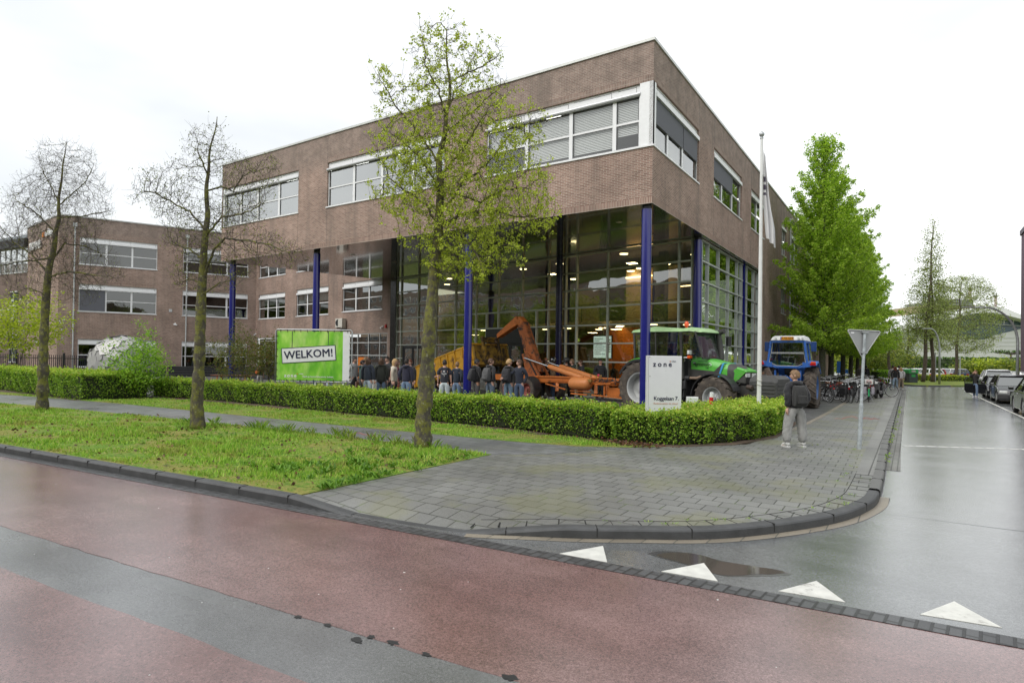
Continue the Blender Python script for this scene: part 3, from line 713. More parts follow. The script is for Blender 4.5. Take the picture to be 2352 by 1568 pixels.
ow = MB(); WG.box(ow, gt(6.9), gt(4.3), 0.02, 3.7, -3.1, -2.9); WG.box(ow, gt(3.7), gt(2.3), .02, 3.3, -4.2, -4.); WG.box(ow, gt(9.2), gt(7.1), .02, 3.7, -6.2, -6.0); ow.build('orange_wall', M_ORANGE, school)
cr_ = MB(); WG.box(cr_, gt(6.6), gt(3.2), 4.15, 7.1, -4.6, -4.3); WG.box(cr_, gt(14.5), gt(10), 4.2, 6.6, -6.6, -6.4); cr_.build('cream_wall', paint('cream_wall', (.6, .45, .26), .7, var=.06), school)
dk = MB()
for s_, o_ in ((4.0, -3.3), (3., -2.2), (8.6, -5), (12., -6), (17, -6), (20.5, -4.5)): WG.box(dk, gt(s_)-.18, gt(s_)+.18, 0, HS, o_-.18, o_+.18)
dk.build('inner_pillar', paint('dark_pillar', (.03, .03, .04), .5), school)
ic = MB(); ic.lathe([(.18, 0), (.18, HS-.01)], (*(PG+dirL*7.79+WG.n*.28), 0), n=24); ic.build('column', paint('column_dark_blue', (.012, .012, .06), .25), school, smooth=40)
lp = MB()
for (s_, o_, z) in [(1.8, -2.5, 3.72), (3.2, -1.6, 3.72), (5.3, -1.8, 3.72), (5.9, -2.6, 3.72), (7.3, -3, 3.72), (8.6, -4.5, 3.72), (9.4, -2.5, 3.72), (11.4, -2.8, 3.72), (13.5, -3, 3.72), (16, -2, 3.72), (5.0, -3.2, 6.9), (3.3, -3.0, 6.95), (6.1, -4., 6.95), (9.0, -1.2, 7.3), (12., -1.4, 7.3), (1.5, -2.6, 7.2), (8.2, -1.5, 6.4), (19, -1.5, 7.3), (21, -3, 7.2), (4.6, -1.0, 7.35)]:
    q = WG.p(gt(s_), z, o_); lp.lathe([(0, 0), (.2, 0), (.22, .03)], q, n=14)
lp.build('hall_lamp', M_LIT_WARM, school)
lb = MB(); WG.box(lb, gt(6.5), gt(4.5), 6.6, 6.66, -4.25, -4.1); WG.box(lb, gt(2.6), gt(1.3), 5.75, 5.79, -3.2, -3.1); WG.box(lb, gt(9.0), gt(7.0), 3.55, 3.6, -5.8, -5.6); lb.build('strip_lamp', emis('strip_lamp_light', (1, .72, .42), 6), school)
# screen hanging on the orange wall: a thing of its own
tv = thing('information_screen', 'flat screen with a pale blue timetable hanging on the orange wall behind the glass', 'screen', (0, 0, 0))
t = MB(); WG.box(t, gt(6.15), gt(4.95), 1.98, 3.2, -.62, -.56); t.build('screen_case', BLACKP, tv)
t = MB(); WG.box(t, gt(6.1), gt(5.0), 2.03, 3.15, -.558, -.553)
t.build('display', emis('display_light', (.62, .8, 1.), .95), tv)
t = MB()
for k in range(9): WG.box(t, gt(6.05), gt(6.05)+random.uniform(.3, .8), 3.0-k*.1, 3.03-k*.1, -.552, -.549)
for k in range(6): WG.box(t, gt(5.2), gt(5.04), 2.92-k*.12, 2.98-k*.12, -.552, -.549, 1)
t.build('timetable_lines', [paint('display_ink', (.12, .22, .25), .6), paint('display_ink_red', (.5, .35, .3), .6)], tv)
t = MB(); t.bar(WG.p(gt(5.55), 3.2, -.6), WG.p(gt(5.55), 3.75, -.6), .05, .05); t.build('hanger', DARKM, tv)
for (s_, o_, z_, sz_, pw_) in ((5.4, -1.6, 3.65, 2.2, 60), (2.6, -2.4, 3.65, 2., 45), (8.4, -3.6, 3.6, 2.4, 50), (13, -2.5, 3.6, 3., 40), (5.0, -2.4, 7.2, 2.4, 70), (11, -3, 7.2, 3, 60), (18, -3, 3.6, 3, 30)):
    ld = bpy.data.lights.new('hall_light', 'AREA'); ld.energy = pw_*.33; ld.size = .5; ld.color = (1, .8, .55); lo = bpy.data.objects.new('hall_light', ld); C.objects.link(lo); lo.location = WG.p(gt(s_), z_-.1, o_); lo.visible_camera = True
ex = MB(); WG.box(ex, gt(8.55), gt(8.3), 2.95, 3.12, -2.2, -2.16); ex.build('exit_sign', emis('exit_green', (.35, .5, .1), .8), school)

# --- brick wings
PWp = Vector((-23.434, 10.905)); C_ = PWp+vdir(172)*21.18
W2 = Wall(C_, -8, 21.18)
def w2(s_): return 21.18-s_
w2h = [(w2(20.6), w2(15.6), 5.28, 7.55), (w2(13.6), w2(8.5), 5.3, 7.6), (w2(6.43), w2(1.25), 5.4, 7.65), (w2(20.6), w2(15.6), 9.15, 11.4), (w2(13.6), w2(8.5), 9.15, 11.4),
       (w2(20.9), w2(15.6), .1, 3.5), (w2(6.2), w2(.55), .1, 3.65)]
b2 = MB(); W2.brick(b2, 0, 21.18, -.02, 13.1, w2h)
for h in w2h: W2.soldier(b2, h[0], h[1], h[3], .22)
E_ = C_-vdir(66)*15.1
W1 = Wall(E_, 66, 15.1)
def w1(s_): return 15.1+s_
w1h = [(w1(a), w1(b), c, d) for (a, b) in ((-13.73, -8.17), (-6.15, -.74)) for (c, d) in ((.7, 3.02), (5.33, 7.6), (9.25, 11.5))]
W1.brick(b2, 0, 15.1, -.02, 13.15, w1h)
for h in w1h: W1.soldier(b2, h[0], h[1], h[3], .22)
W0 = Wall(E_-vdir(-4.5)*9.2, -4.5, 9.2)
W0.brick(b2, 0, 9.2, -.02, 13.15, [])
wing = b2.build('wing_wall', [M_BR, M_BRV], school)
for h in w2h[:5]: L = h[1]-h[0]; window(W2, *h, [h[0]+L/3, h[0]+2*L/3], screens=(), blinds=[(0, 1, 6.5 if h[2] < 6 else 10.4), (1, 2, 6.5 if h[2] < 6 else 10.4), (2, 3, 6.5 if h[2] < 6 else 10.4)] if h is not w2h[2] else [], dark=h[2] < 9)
def shopfront(W, a, b, z0, z1, cols, rows, door_=None):
    f = MB()
    for c in [a+.03, *cols, b-.03]: W.box(f, c-.035, c+.035, z0, z1, -.12, -.02)
    for z in [z0+.03, *rows, z1-.03]: W.box(f, a, b, z-.035, z+.035, -.118, -.022)
    o = f.build('window', paint('pale_grey_frame', (.5, .51, .5), .4), school)
    q = MB(); q.face([W.p(a, z0, -.08), W.p(b, z0, -.08), W.p(b, z1, -.08), W.p(a, z1, -.08)]); q.build('pane', M_PANE, o)
    if door_:
        d = MB(); W.box(d, door_[0], door_[1], z0+.05, 1.85, -.075, -.06); d.build('orange_panel', M_ORANGE, o)
shopfront(W2, *w2h[5], [w2(19.3), w2(17.9), w2(16.8)], [1.3, 2.4, 3.2])
shopfront(W2, *w2h[6], [w2(5.6), w2(4.3), w2(2.9), w2(1.5)], [2.0, 2.95], (w2(4.25), w2(2.95)))
for i, h in enumerate(w1h):
    L = h[1]-h[0]; window(W1, *h, [h[0]+L/3, h[0]+2*L/3], screens=[(0, 1, h[2]+.06)] if i == 1 else (), dark=1)
for W, L in ((W2, 21.1), (W1, 15)):
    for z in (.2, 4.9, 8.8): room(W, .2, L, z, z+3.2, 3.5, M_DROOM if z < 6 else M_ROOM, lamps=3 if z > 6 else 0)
cp = MB()
for W, L in ((W2, 21.2), (W1, 15.1)): W.box(cp, 0, L, 13.12, 13.22, -.35, .05)
W0.box(cp, 0, 9.2, 13.12, 13.22, -.35, .05); cp.build('coping', M_COPE, school)
# downpipes
for t in (1.05, 9.75-.5):
    m = MB(); q0, q1 = W1.p(t, 0, .09), W1.p(t, 12.3, .09); m.tube([q0, q1], .055, 10)
    for z in (2, 4.5, 7, 9.5): W1.box(m, t-.075, t+.075, z, z+.05, .0, .15)
    W1.box(m, t-.14, t+.14, 12.3, 12.6, .0, .22); m.build('downpipe', paint('pipe_grey', (.5, .52, .52), .45), school, smooth=40)
m = MB(); m.tube([WR.p(28.4, 0, .09), WR.p(28.4, 12.3, .09)], .055, 10); WR.box(m, 28.25, 28.55, 12.3, 12.6, 0, .22); m.build('downpipe', paint('pipe_grey', (.5, .52, .52), .45), school, smooth=40)
# cameras, lamps, vent, air conditioner on the walls
def wall_cam(W, t, z, s_=1.):
    m = MB(); W.box(m, t-.05, t+.05, z-.05, z+.05, 0, .06); m.bar(W.p(t, z, .05), W.p(t, z-.08, .16), .03, .03); m.tube([W.p(t-.12, z-.1, .12), W.p(t+.14, z-.14, .24)], .055, 8)
    m.build('security_camera', WHITE, school)
wall_cam(W1, 8.4, 4.6); wall_cam(W2, w2(20.95)-.1, 3.9); wall_cam(W2, w2(1.1), 4.1); wall_cam(W1, 13., 3.9)
m = MB(); W1.box(m, 7.9, 8.15, 5.6, 5.85, 0, .05); m.build('wall_vent', ALU, school)
m = MB(); a = w2(6.7); W2.box(m, a, a+.95, 4.15, 4.85, .1, .45); W2.box(m, a+.1, a+.14, 4.05, 4.15, 0, .45); W2.box(m, a+.8, a+.84, 4.05, 4.15, 0, .45)
ac = m.build('air_conditioner', paint('ac_cream', (.6, .58, .52), .5), school, bevel=.01)
m = MB(); q = W2.p(a+.36, 4.5, .455); m.lathe([(.0, 0), (.27, 0), (.27, .012)], q, 'Y', 20); m.build('fan_grille', DARKM, ac)
m = MB(); W2.box(m, w2(.75), w2(.62), 4.0, 4.25, 0, .1); m.build('alarm_light', paint('alarm_red', (.5, .02, .02), .3), school)
# white letters high on the gable
def text(s_, size, name, mat, ext=.01, off=0., sp=1., bold=0.):
    if off: bold = off; off = 0.
    cu = bpy.data.curves.new(name, 'FONT'); cu.body = s_; cu.size = size; cu.extrude = ext; cu.offset = off; cu.space_character = sp; cu.align_x = 'CENTER'; cu.align_y = 'CENTER'; cu.resolution_u = 3
    ob = bpy.data.objects.new(name, cu); C.objects.link(ob)
    me = bpy.data.meshes.new_from_object(ob.evaluated_get(bpy.context.evaluated_depsgraph_get()) if False else ob); bpy.data.objects.remove(ob); bpy.data.curves.remove(cu)
    me.name = name; me.materials.clear(); me.materials.append(mat)
    if bold:   # heavier strokes: the outline repeated a hair to each side
        bm = bmesh.new()
        for dx, dy in ((-1, 0), (1, 0), (0, 1), (0, -1), (.7, .7), (-.7, .7), (.7, -.7), (-.7, -.7)):
            m2 = me.copy(); m2.transform(Matrix.Translation((dx*bold, dy*bold, .0004*(dx+2*dy)))); bm.from_mesh(m2); bpy.data.meshes.remove(m2)
        bm.to_mesh(me); bm.free()
    o = bpy.data.objects.new(name, me); C.objects.link(o); return o
def place_on(o, W, t, z, off, parent=None):
    n = Vector((*W.n, 0)); d = Vector((*W.d, 0)); m = Matrix((d, Vector((0, 0, 1)), n)).transposed().to_4x4(); m.translation = Vector(W.p(t, z, off)); o.matrix_world = m
    if parent: o.parent = parent
    return o
M_SIGNW = paint('sign_white', (.8, .8, .8), .4, var=.03)
place_on(text('zone', 1.45, 'wall_lettering', M_SIGNW, .05, .03, 1.25), W0, 2.9, 11.35, .1, school)
place_on(text('college', .8, 'wall_lettering', M_SIGNW, .05, .01), W0, 6.9, 11.95, .1, school)
m = MB(); W0.box(m, 4.95, 5.4, 11.75, 12.15, .02, .12); m.build('wall_emblem', M_ORANGE, school)
# --- glass-fronted wing further left
far = thing('glass_wing', 'light glazed wing with a dark roof edge behind the bare tree at the far left', 'building')
WQ = Wall(Vector((-59.4, .75))-vdir(7)*46, 7, 46)
m = MB(); WQ.box(m, 0, 46, 0, 9.1, -4, 0, 0); WQ.box(m, 0, 46, 11.4, 12.2, -4, .3, 1); WQ.box(m, 0, 46, 12.2, 12.75, -4, -.6, 2)
m.build('wall', [paint('wing_brick', (.17, .12, .1), .8, var=.2, scale=9), DARKM, paint('zinc', (.3, .34, .36), .4)], far)
m = MB()
for k in range(47): WQ.box(m, k, k+.06, 9.1, 11.4, -.1, .05)
for z in (9.1, 10.2, 11.33): WQ.box(m, 0, 46, z, z+.07, -.1, .045)
wf = m.build('window', WHITE, far)
for t_ in (43.2,):
    q_ = MB(); WQ.box(q_, t_, t_+1.3, .9, 3.4, 0, .05); WQ.box(q_, t_, t_+1.3, 4.9, 7.4, 0, .05); q_.build('window', paint('dark_pane2', (.05, .06, .07), .1), far)
    q_ = MB()
    for z_ in (.9, 2.1, 3.4, 4.9, 6.1, 7.4): WQ.box(q_, t_, t_+1.3, z_-.04, z_+.04, .05, .08)
    WQ.box(q_, t_+.62, t_+.68, .9, 7.4, .05, .078); q_.build('window_bars', WHITE, far); m = MB(); m.face([WQ.p(0, 9.1, -.02), WQ.p(46, 9.1, -.02), WQ.p(46, 11.4, -.02), WQ.p(0, 11.4, -.02)]); m.build('pane', thin_glass('sky_glass', (.7, .75, .75), .55), wf)
# ---------------------------------------------------------------- vegetation
def leaf_mat(name, stops, trans=.35, rough=.5):
    t = NT(name); g = t.n('NewGeometry'); c = t.ramp(g.outputs['Random Per Island'], *stops); t.col(c); t.rough(rough); t.b.inputs['Specular IOR Level'].default_value = .3
    tr = t.n('BsdfTranslucent'); t.l(t.mix(1., c, (1.0, 1.15, .45), 'MULTIPLY'), tr.inputs[0]); m = t.n('MixShader'); m.inputs[0].default_value = trans
    t.l(t.b.outputs[0], m.inputs[1]); t.l(tr.outputs[0], m.inputs[2]); t.l(m.outputs[0], t.out.inputs[0]); return t.m
def bark(name, a, b, moss=None, scale=12):
    t = NT(name); v = t.coord(scale=(1, 1, .45)); n1 = t.noise(v, scale, 7, .65); col = t.ramp(n1, (.3, a), (.7, b))
    if moss: col = t.mix(t.ramp(t.noise(t.coord(), scale*.55, 7, .7), (.46, 0.), (.56, 1.)), col, moss); col = t.mix(t.ramp(t.noise(t.coord(), scale*1.1, 5, .7), (.6, 0.), (.66, .8)), col, (.3, .3, .24))
    t.col(col); t.rough(.9); t.bump(n1, 1., .03); return t.m
L_LIME = leaf_mat('lime_leaves', [(0, (.26, .32, .035)), (.35, (.46, .54, .06)), (.7, (.62, .7, .1)), (1, (.42, .42, .1))])
L_BUD = leaf_mat('bud_leaves', [(0, (.09, .08, .03)), (.5, (.2, .22, .05)), (1, (.3, .36, .06))])
L_HED = leaf_mat('hedge_leaves', [(0, (.09, .18, .02)), (.4, (.19, .34, .036)), (.75, (.33, .5, .06)), (1, (.48, .62, .1))])
L_HEDT = leaf_mat('hedge_shoots', [(0, (.24, .38, .04)), (.5, (.42, .57, .07)), (.85, (.55, .64, .11)), (1, (.42, .26, .09))])
L_HORN = leaf_mat('hornbeam_leaves', [(0, (.17, .28, .03)), (.5, (.33, .49, .05)), (1, (.52, .66, .1))], .5)
L_ALD = leaf_mat('alder_leaves', [(0, (.14, .16, .06)), (.5, (.26, .31, .1)), (1, (.38, .44, .14))])
L_MAG = leaf_mat('magnolia_leaves', [(0, (.22, .29, .02)), (.5, (.42, .5, .03)), (1, (.55, .6, .06))])
L_VIB = leaf_mat('viburnum_leaves', [(0, (.14, .29, .025)), (.5, (.27, .48, .04)), (1, (.42, .62, .08))])
L_RED = leaf_mat('bronze_leaves', [(0, (.09, .1, .02)), (.5, (.15, .2, .035)), (1, (.22, .13, .05))])
L_FAR = leaf_mat('far_leaves', [(0, (.08, .12, .025)), (.5, (.2, .27, .05)), (1, (.4, .4, .08))])
L_IVY = leaf_mat('ivy_leaves', [(0, (.035, .085, .015)), (.6, (.08, .16, .03)), (1, (.16, .24, .05))])
def grass_mat():
    t = NT('grass_blades'); g = t.n('NewGeometry'); pos = g.outputs['Position']; c = t.ramp(g.outputs['Random Per Island'], (0, (.15, .29, .025)), (.45, (.27, .5, .045)), (.85, (.42, .62, .08)), (1, (.5, .46, .15)))
    yl = t.ramp(g.outputs['Random Per Island'], (0, (.22, .2, .05)), (.6, (.42, .4, .1)), (1, (.3, .36, .06)))
    c = t.mix(t.ramp(t.noise(pos, .9, 5, .65), (.52, 0.), (.64, .75)), c, yl); c = t.mix(t.ramp(t.noise(pos, 3.1, 4, .6), (.55, 0.), (.68, .6)), c, (.2, .15, .07))
    t.col(c); t.rough(.6); tr = t.n('BsdfTranslucent'); t.l(c, tr.inputs[0]); m = t.n('MixShader'); m.inputs[0].default_value = .3; t.l(t.b.outputs[0], m.inputs[1]); t.l(tr.outputs[0], m.inputs[2]); t.l(m.outputs[0], t.out.inputs[0]); return t.m
L_GR = grass_mat()
L_WEED = leaf_mat('weed_leaves', [(0, (.07, .16, .02)), (1, (.2, .38, .05))], .3)
L_DEAD = leaf_mat('dead_leaves', [(0, (.06, .035, .02)), (1, (.2, .09, .05))], .1)
B_LIME = bark('lime_bark', (.04, .035, .028), (.12, .105, .08), (.16, .16, .03), 11)
B_TWIG = bark('twig_bark', (.05, .04, .034), (.11, .09, .075))
B_HORN = bark('hornbeam_bark', (.05, .048, .04), (.11, .105, .085), (.07, .08, .03))
B_ALD = bark('alder_bark', (.06, .045, .035), (.13, .1, .08))

def leaves(P, size, rng, n_per=1, spread=.0, elong=1.4, up=None, jit=.35, fold=True):
    """quads around points P (n,3): each a small pointed leaf of its own"""
    P = np.repeat(P, n_per, 0); n = len(P); P = P+rng.normal(0, 1, (n, 3))*spread
    d = rng.normal(0, 1, (n, 3)); 
    if up is not None: d = d*np.array([1, 1, up])
    d /= np.linalg.norm(d, axis=1)[:, None]+1e-9; e = np.cross(d, rng.normal(0, 1, (n, 3))); e /= np.linalg.norm(e, axis=1)[:, None]+1e-9
    s_ = size*(1+rng.uniform(-jit, jit, n))[:, None]
    a = P-d*s_*elong/2; c = P+d*s_*elong/2; b = P+e*s_*.5; f = P-e*s_*.5
    V = np.stack([a, b, c, f], 1).reshape(-1, 3); F = np.arange(4*n).reshape(-1, 4); return V, F
def np_obj(name, V, F, mat, parent=None, tris=False):
    me = bpy.data.meshes.new(name); k = F.shape[1]
    me.vertices.add(len(V)); me.vertices.foreach_set('co', np.ascontiguousarray(V, dtype=np.float32).ravel())
    me.loops.add(F.size); me.loops.foreach_set('vertex_index', F.astype(np.int32).ravel())
    me.polygons.add(len(F)); me.polygons.foreach_set('loop_start', np.arange(0, F.size, k, dtype=np.int32)); me.polygons.foreach_set('loop_total', np.full(len(F), k, np.int32))
    me.materials.append(mat); me.update(calc_edges=True); me.validate()
    o = bpy.data.objects.new(name, me); C.objects.link(o)
    if parent: o.parent = parent
    return o
def grow(starts, par, env, step, infl, kill, iters, rng, grav=0.):
    N = np.array(starts, float); parent = list(par); A = env.copy()
    idx = np.empty(len(A), int); dm = np.empty(len(A))
    for i in range(0, len(A), 400):
        q = ((A[i:i+400, None]-N[None])**2).sum(2); idx[i:i+400] = q.argmin(1); dm[i:i+400] = q.min(1)
    for _ in range(iters):
        ok = dm < infl**2
        if not ok.any(): break
        I = idx[ok]; v = A[ok]-N[I]; v /= np.linalg.norm(v, axis=1)[:, None]+1e-9
        u, inv = np.unique(I, return_inverse=True); S = np.zeros((len(u), 3)); np.add.at(S, inv, v)
        S /= np.linalg.norm(S, axis=1)[:, None]+1e-9; S += rng.normal(0, .28, S.shape); S[:, 2] += grav; S /= np.linalg.norm(S, axis=1)[:, None]+1e-9
        new = N[u]+S*step; base = len(N); N = np.vstack([N, new]); parent += list(u)
        for i in range(0, len(A), 800):
            q = ((A[i:i+800, None]-new[None])**2).sum(2); m = q.min(1); j = q.argmin(1); up_ = m < dm[i:i+800]
            dm[i:i+800][up_] = m[up_]; idx[i:i+800][up_] = j[up_]+base
        keep = dm > kill**2; A = A[keep]; idx = idx[keep]; dm = dm[keep]
        if len(A) == 0 or len(N) > 24000: break
    return N, np.array(parent)
def skeleton_mesh(N, par, r0, tip, power, trunk_r=None, sides=(7, 5, 3)):
    n = len(N); ch = [[] for _ in range(n)]
    for i, p_ in enumerate(par):
        if p_ >= 0: ch[p_].append(i)
    rad = np.zeros(n)
    order = []; st = [i for i in range(n) if par[i] < 0]
    while st: k = st.pop(); order.append(k); st += ch[k]
    for k in reversed(order): rad[k] = (sum(rad[c]**power for c in ch[k]))**(1/power) if ch[k] else tip
    if trunk_r is not None:
        for k, r_ in trunk_r.items(): rad[k] = r_
    for k in order:
        for c in ch[k]: rad[c] = min(rad[c], rad[k]*.97)
    return rad, ch, order
def build_skel(N, par, rad, ch, mat, parent, name_main='trunk', thr=.012):
    big = MB(); thin = MB(); 
    roots = [i for i in range(len(N)) if par[i] < 0]; st = [(r_, None) for r_ in roots]
    while st:
        k, pv = st.pop(); line = [k] if pv is None else [pv, k]
        while ch[line[-1]]:
            cs = sorted(ch[line[-1]], key=lambda c: -rad[c]); st += [(c, line[-1]) for c in cs[1:]]; line.append(cs[0])
        rs = [rad[i] for i in line]
        if pv is not None: rs[0] = rs[1]
        mb = big if max(rs) > thr else thin
        mb.tube([N[i] for i in line], rs, 9 if max(rs) > .05 else (5 if max(rs) > .012 else 3), cap=max(rs) > .05)
    o = big.build(name_main, mat, parent, smooth=True)
    if thin.v: thin.build('twigs', mat if 'twig' in mat.name else B_TWIG, parent)
    return o
def street_tree(name, label, base, dep, trunk_px, blobs, r_base, r_top, n_env, leafm, leaf_size, n_leaf, spread, step=.16, zsc=1., seed=1, group=None, tipr=.0032, burl=True, leafthr=.012, leafprob=1., limbs=(), lowfull=False, twiglets=2):
    rng = np.random.default_rng(seed); t = thing(name, label, 'tree', tuple(base), group=group); b0 = np.array(base)
    tp = [np.array(V_dep(px, py, dep+dz)) for px, py, dz in trunk_px]; tp[0] = np.array(base)-np.array([0, 0, .05])
    # densify trunk
    nodes = []; 
    for a, b in zip(tp[:-1], tp[1:]):
        m = max(1, int(np.linalg.norm(b-a)/.13)); nodes += [a+(b-a)*i/m for i in range(m)]
    nodes.append(tp[-1]); nt_ = len(nodes); ppm = FPX/dep
    for i in range(nt_): w_ = min(1, max(0, i/nt_-.35)*3); nodes[i] = nodes[i]+np.array([math.sin(i*.31+seed)+.5*math.sin(i*.83), math.cos(i*.27+seed)+.4*math.sin(i*.7), 0])*.035*w_
    tot = sum(b[2]**2.4 for b in blobs); env = []
    for (px, py, r_) in blobs:
        k = int(n_env*r_**2.4/tot)+6; v = rng.normal(0, 1, (k, 3)); v /= np.linalg.norm(v, axis=1)[:, None]; v *= rng.uniform(.1, 1, (k, 1))**.45*r_
        ax = (px-tp[0][0]*0)
        for q in v: env.append(np.array(V_dep(px+q[0], py+q[1], dep+q[2]/ppm*zsc)))
    env = np.array(env)
    lo = min(e[2] for e in env)-.1
    # only trunk nodes above the first branch may grow
    zmin = np.percentile(env[:, 2], 1)-.35
    par = [-1]+list(range(nt_-1)); N0 = np.array(nodes)
    first = next(i for i, q in enumerate(nodes) if q[2] > zmin)
    gn = [np.array(q) for q in nodes[first:]]; gp_ = [-1]+list(range(nt_-first-1)); lim_end = []
    for li, L in enumerate(limbs):
        dz = rng.uniform(-.9, .9); m = len(L); P3 = [np.array(V_dep(px+rng.normal(0, 3), py, dep+dz*(i/(m-1))**.8+rng.normal(0, .05))) for i, (px, py) in enumerate(L)]
        k = int(np.argmin([np.linalg.norm(q-P3[0]) for q in gn])); cur = k
        P3[0] = gn[k]
        for a, b in zip(P3[:-1], P3[1:]):
            mm = max(1, int(np.linalg.norm(b-a)/.1))
            for i in range(1, mm+1): gn.append(a+(b-a)*i/mm+rng.normal(0, .012, 3)); gp_.append(cur); cur = len(gn)-1
    N, pr = grow(gn, gp_, env, step, 2.2, step*1.15, 70, rng, .1)
    nl_ = len(gn)+first
    pr = pr+first; pr[0] = first-1; N = np.vstack([N0[:first], N]); pr = np.concatenate([np.array(par[:first]), pr])
    fr = lambda i: r_top*.5+r_base*(1-.3*min(1, (i/first)))*(1-max(0, i-first)/(nt_-first))**1.15 if i > 0 else r_base
    rad, ch, order = skeleton_mesh(N, pr, 0, tipr, 2.15)
    for i in range(nt_): rad[i] = fr(i)*(1+(.22*math.exp(-i/2.2))+(.08*rng.normal() if burl and i < first else 0))
    for k in order:
        for c in ch[k]:
            if c >= nt_: rad[c] = min(rad[c], rad[k]*.72 if k < nt_ else rad[k])
    Nl = N-b0
    build_skel(Nl, pr, rad, ch, B_LIME, t)
    tl = [i for i in range(nt_, len(N)) if rad[i] < .0125]; tw = MB(); ends = []
    for i in tl:
        for q in range(twiglets):
            if rng.random() > .8: continue
            d0 = Nl[i]-Nl[pr[i]]; d0 = d0/(np.linalg.norm(d0)+1e-9); d = d0*.55+rng.normal(0, .55, 3)+np.array([0, 0, .45]); d /= np.linalg.norm(d); ln = rng.uniform(.06, .2)*(1.5 if not ch[i] else 1)
            m_ = Nl[i]+d*ln*.5+rng.normal(0, .008, 3); e_ = m_+(d+np.array([0, 0, .25]))*ln*.5; tw.tube([Nl[i], m_, e_], [.0028, .0024, .0014], 3, cap=False); ends.append(m_); ends.append(e_)
    if tw.v: tw.build('twigs', B_TWIG, t)
    tips = np.array(ends)
    pp_ = leafprob*(1.25-.75*np.clip((tips[:, 2]-4.2)/3.6, 0, 1)) if lowfull else leafprob
    cl = .5+.5*np.sin(tips[:, 0]*5.1+tips[:, 2]*3.3)*np.sin(tips[:, 1]*4.3-tips[:, 2]*4.7+1)
    tips = tips[rng.random(len(tips)) < pp_*(.45+1.1*cl)]
    V, F = leaves(tips, leaf_size, rng, n_leaf, spread, 1.25); o = np_obj('crown', V, F, leafm, t)
    return t
g0 = 'young street trees along the kerb'
street_tree('street_tree', 'young street tree with a mossy trunk and fresh lime green leaves, nearest the paved corner', (-1.01, -10.58, .01), 12.75,
    [(971, 1030, 0), (972, 960, 0), (979, 880, .05), (984, 800, 0), (989, 720, 0), (996, 650, .03), (1002, 560, 0), (1008, 490, 0), (1013, 420, 0), (1016, 350, .1), (1022, 290, 0), (1027, 220, .05), (1027, 150, 0), (1029, 70, 0)],
    [(1026, 90, 55), (975, 110, 45), (1030, 150, 70), (1110, 140, 50), (1125, 110, 35), (885, 190, 45), (900, 250, 50), (1000, 230, 100), (1110, 220, 70), (895, 330, 55), (980, 350, 120), (1120, 330, 100), (1200, 300, 60), (1235, 285, 35), (900, 450, 55), (960, 440, 90), (1080, 450, 120), (1180, 430, 90), (1225, 490, 60), (1255, 510, 35), (1130, 560, 75), (960, 545, 45), (1010, 590, 50), (1060, 560, 90), (1105, 615, 40)],
    .17, .02, 9500, L_LIME, .035, 9, .03, .1, .85, seed=4, group=g0, leafthr=.0085, leafprob=.52, lowfull=True, twiglets=1, limbs=[[(1010,486),(1032,455),(1066,417),(1109,382),(1139,344),(1178,301),(1221,284)],[(1006,455),(998,412),(976,365),(937,339),(894,301)],[(1012,380),(960,300),(912,245),(886,193),(860,155)],[(1010,524),(1066,490),(1131,481),(1178,498),(1230,498),(1277,511)],[(1050,440),(1101,464),(1150,440),(1200,430)],[(1004,516),(972,468),(937,438),(894,408),(870,440)],[(1023,275),(1006,206),(980,159),(968,64)],[(1024,260),(1045,215),(1083,172),(1101,86)],[(1083,172),(1126,142),(1150,120)],[(1020,300),(1080,260),(1152,202)],[(1008,500),(1041,511),(1075,554),(1109,601),(1115,630)],[(1002,550),(970,540),(930,550)],[(1012,400),(1060,340),(1100,290),(1130,240)]])
street_tree('street_tree', 'street tree with a knotted trunk and sparse opening buds, middle of the three', (-7.7, -11.73, .01), 15.5,
    [(455, 985, 0), (452, 930, 0), (457, 850, 0), (459, 790, 0), (462, 705, 0), (467, 640, 0), (467, 584, 0), (470, 516, 0), (474, 470, .1), (477, 439, 0), (484, 370, 0), (490, 310, 0), (494, 268, 0)],
    [(494, 300, 25), (478, 360, 55), (450, 320, 30), (330, 435, 32), (355, 420, 40), (400, 470, 60), (420, 400, 45), (540, 400, 55), (600, 420, 45), (620, 390, 35), (560, 480, 55), (600, 560, 45), (655, 585, 40), (690, 590, 22), (560, 600, 50), (440, 540, 70), (500, 520, 75), (430, 630, 45), (510, 630, 50), (370, 450, 40), (310, 460, 18)],
    .155, .014, 11000, L_BUD, .026, 2, .04, .095, .9, seed=9, group=g0, leafthr=.008, leafprob=.42, twiglets=1, limbs=[[(466,640),(490,570),(513,548),(571,553),(620,562),(665,580),(704,568)],[(468,530),(436,487),(402,468),(358,443),(320,439),(305,463)],[(475,445),(499,429),(533,439),(557,405),(590,385)],[(463,600),(430,570),(387,560)],[(480,400),(455,350),(447,300)],[(466,650),(440,640),(415,650)],[(469,540),(510,500),(560,490),(600,470)],[(464,680),(500,650),(530,640)]])
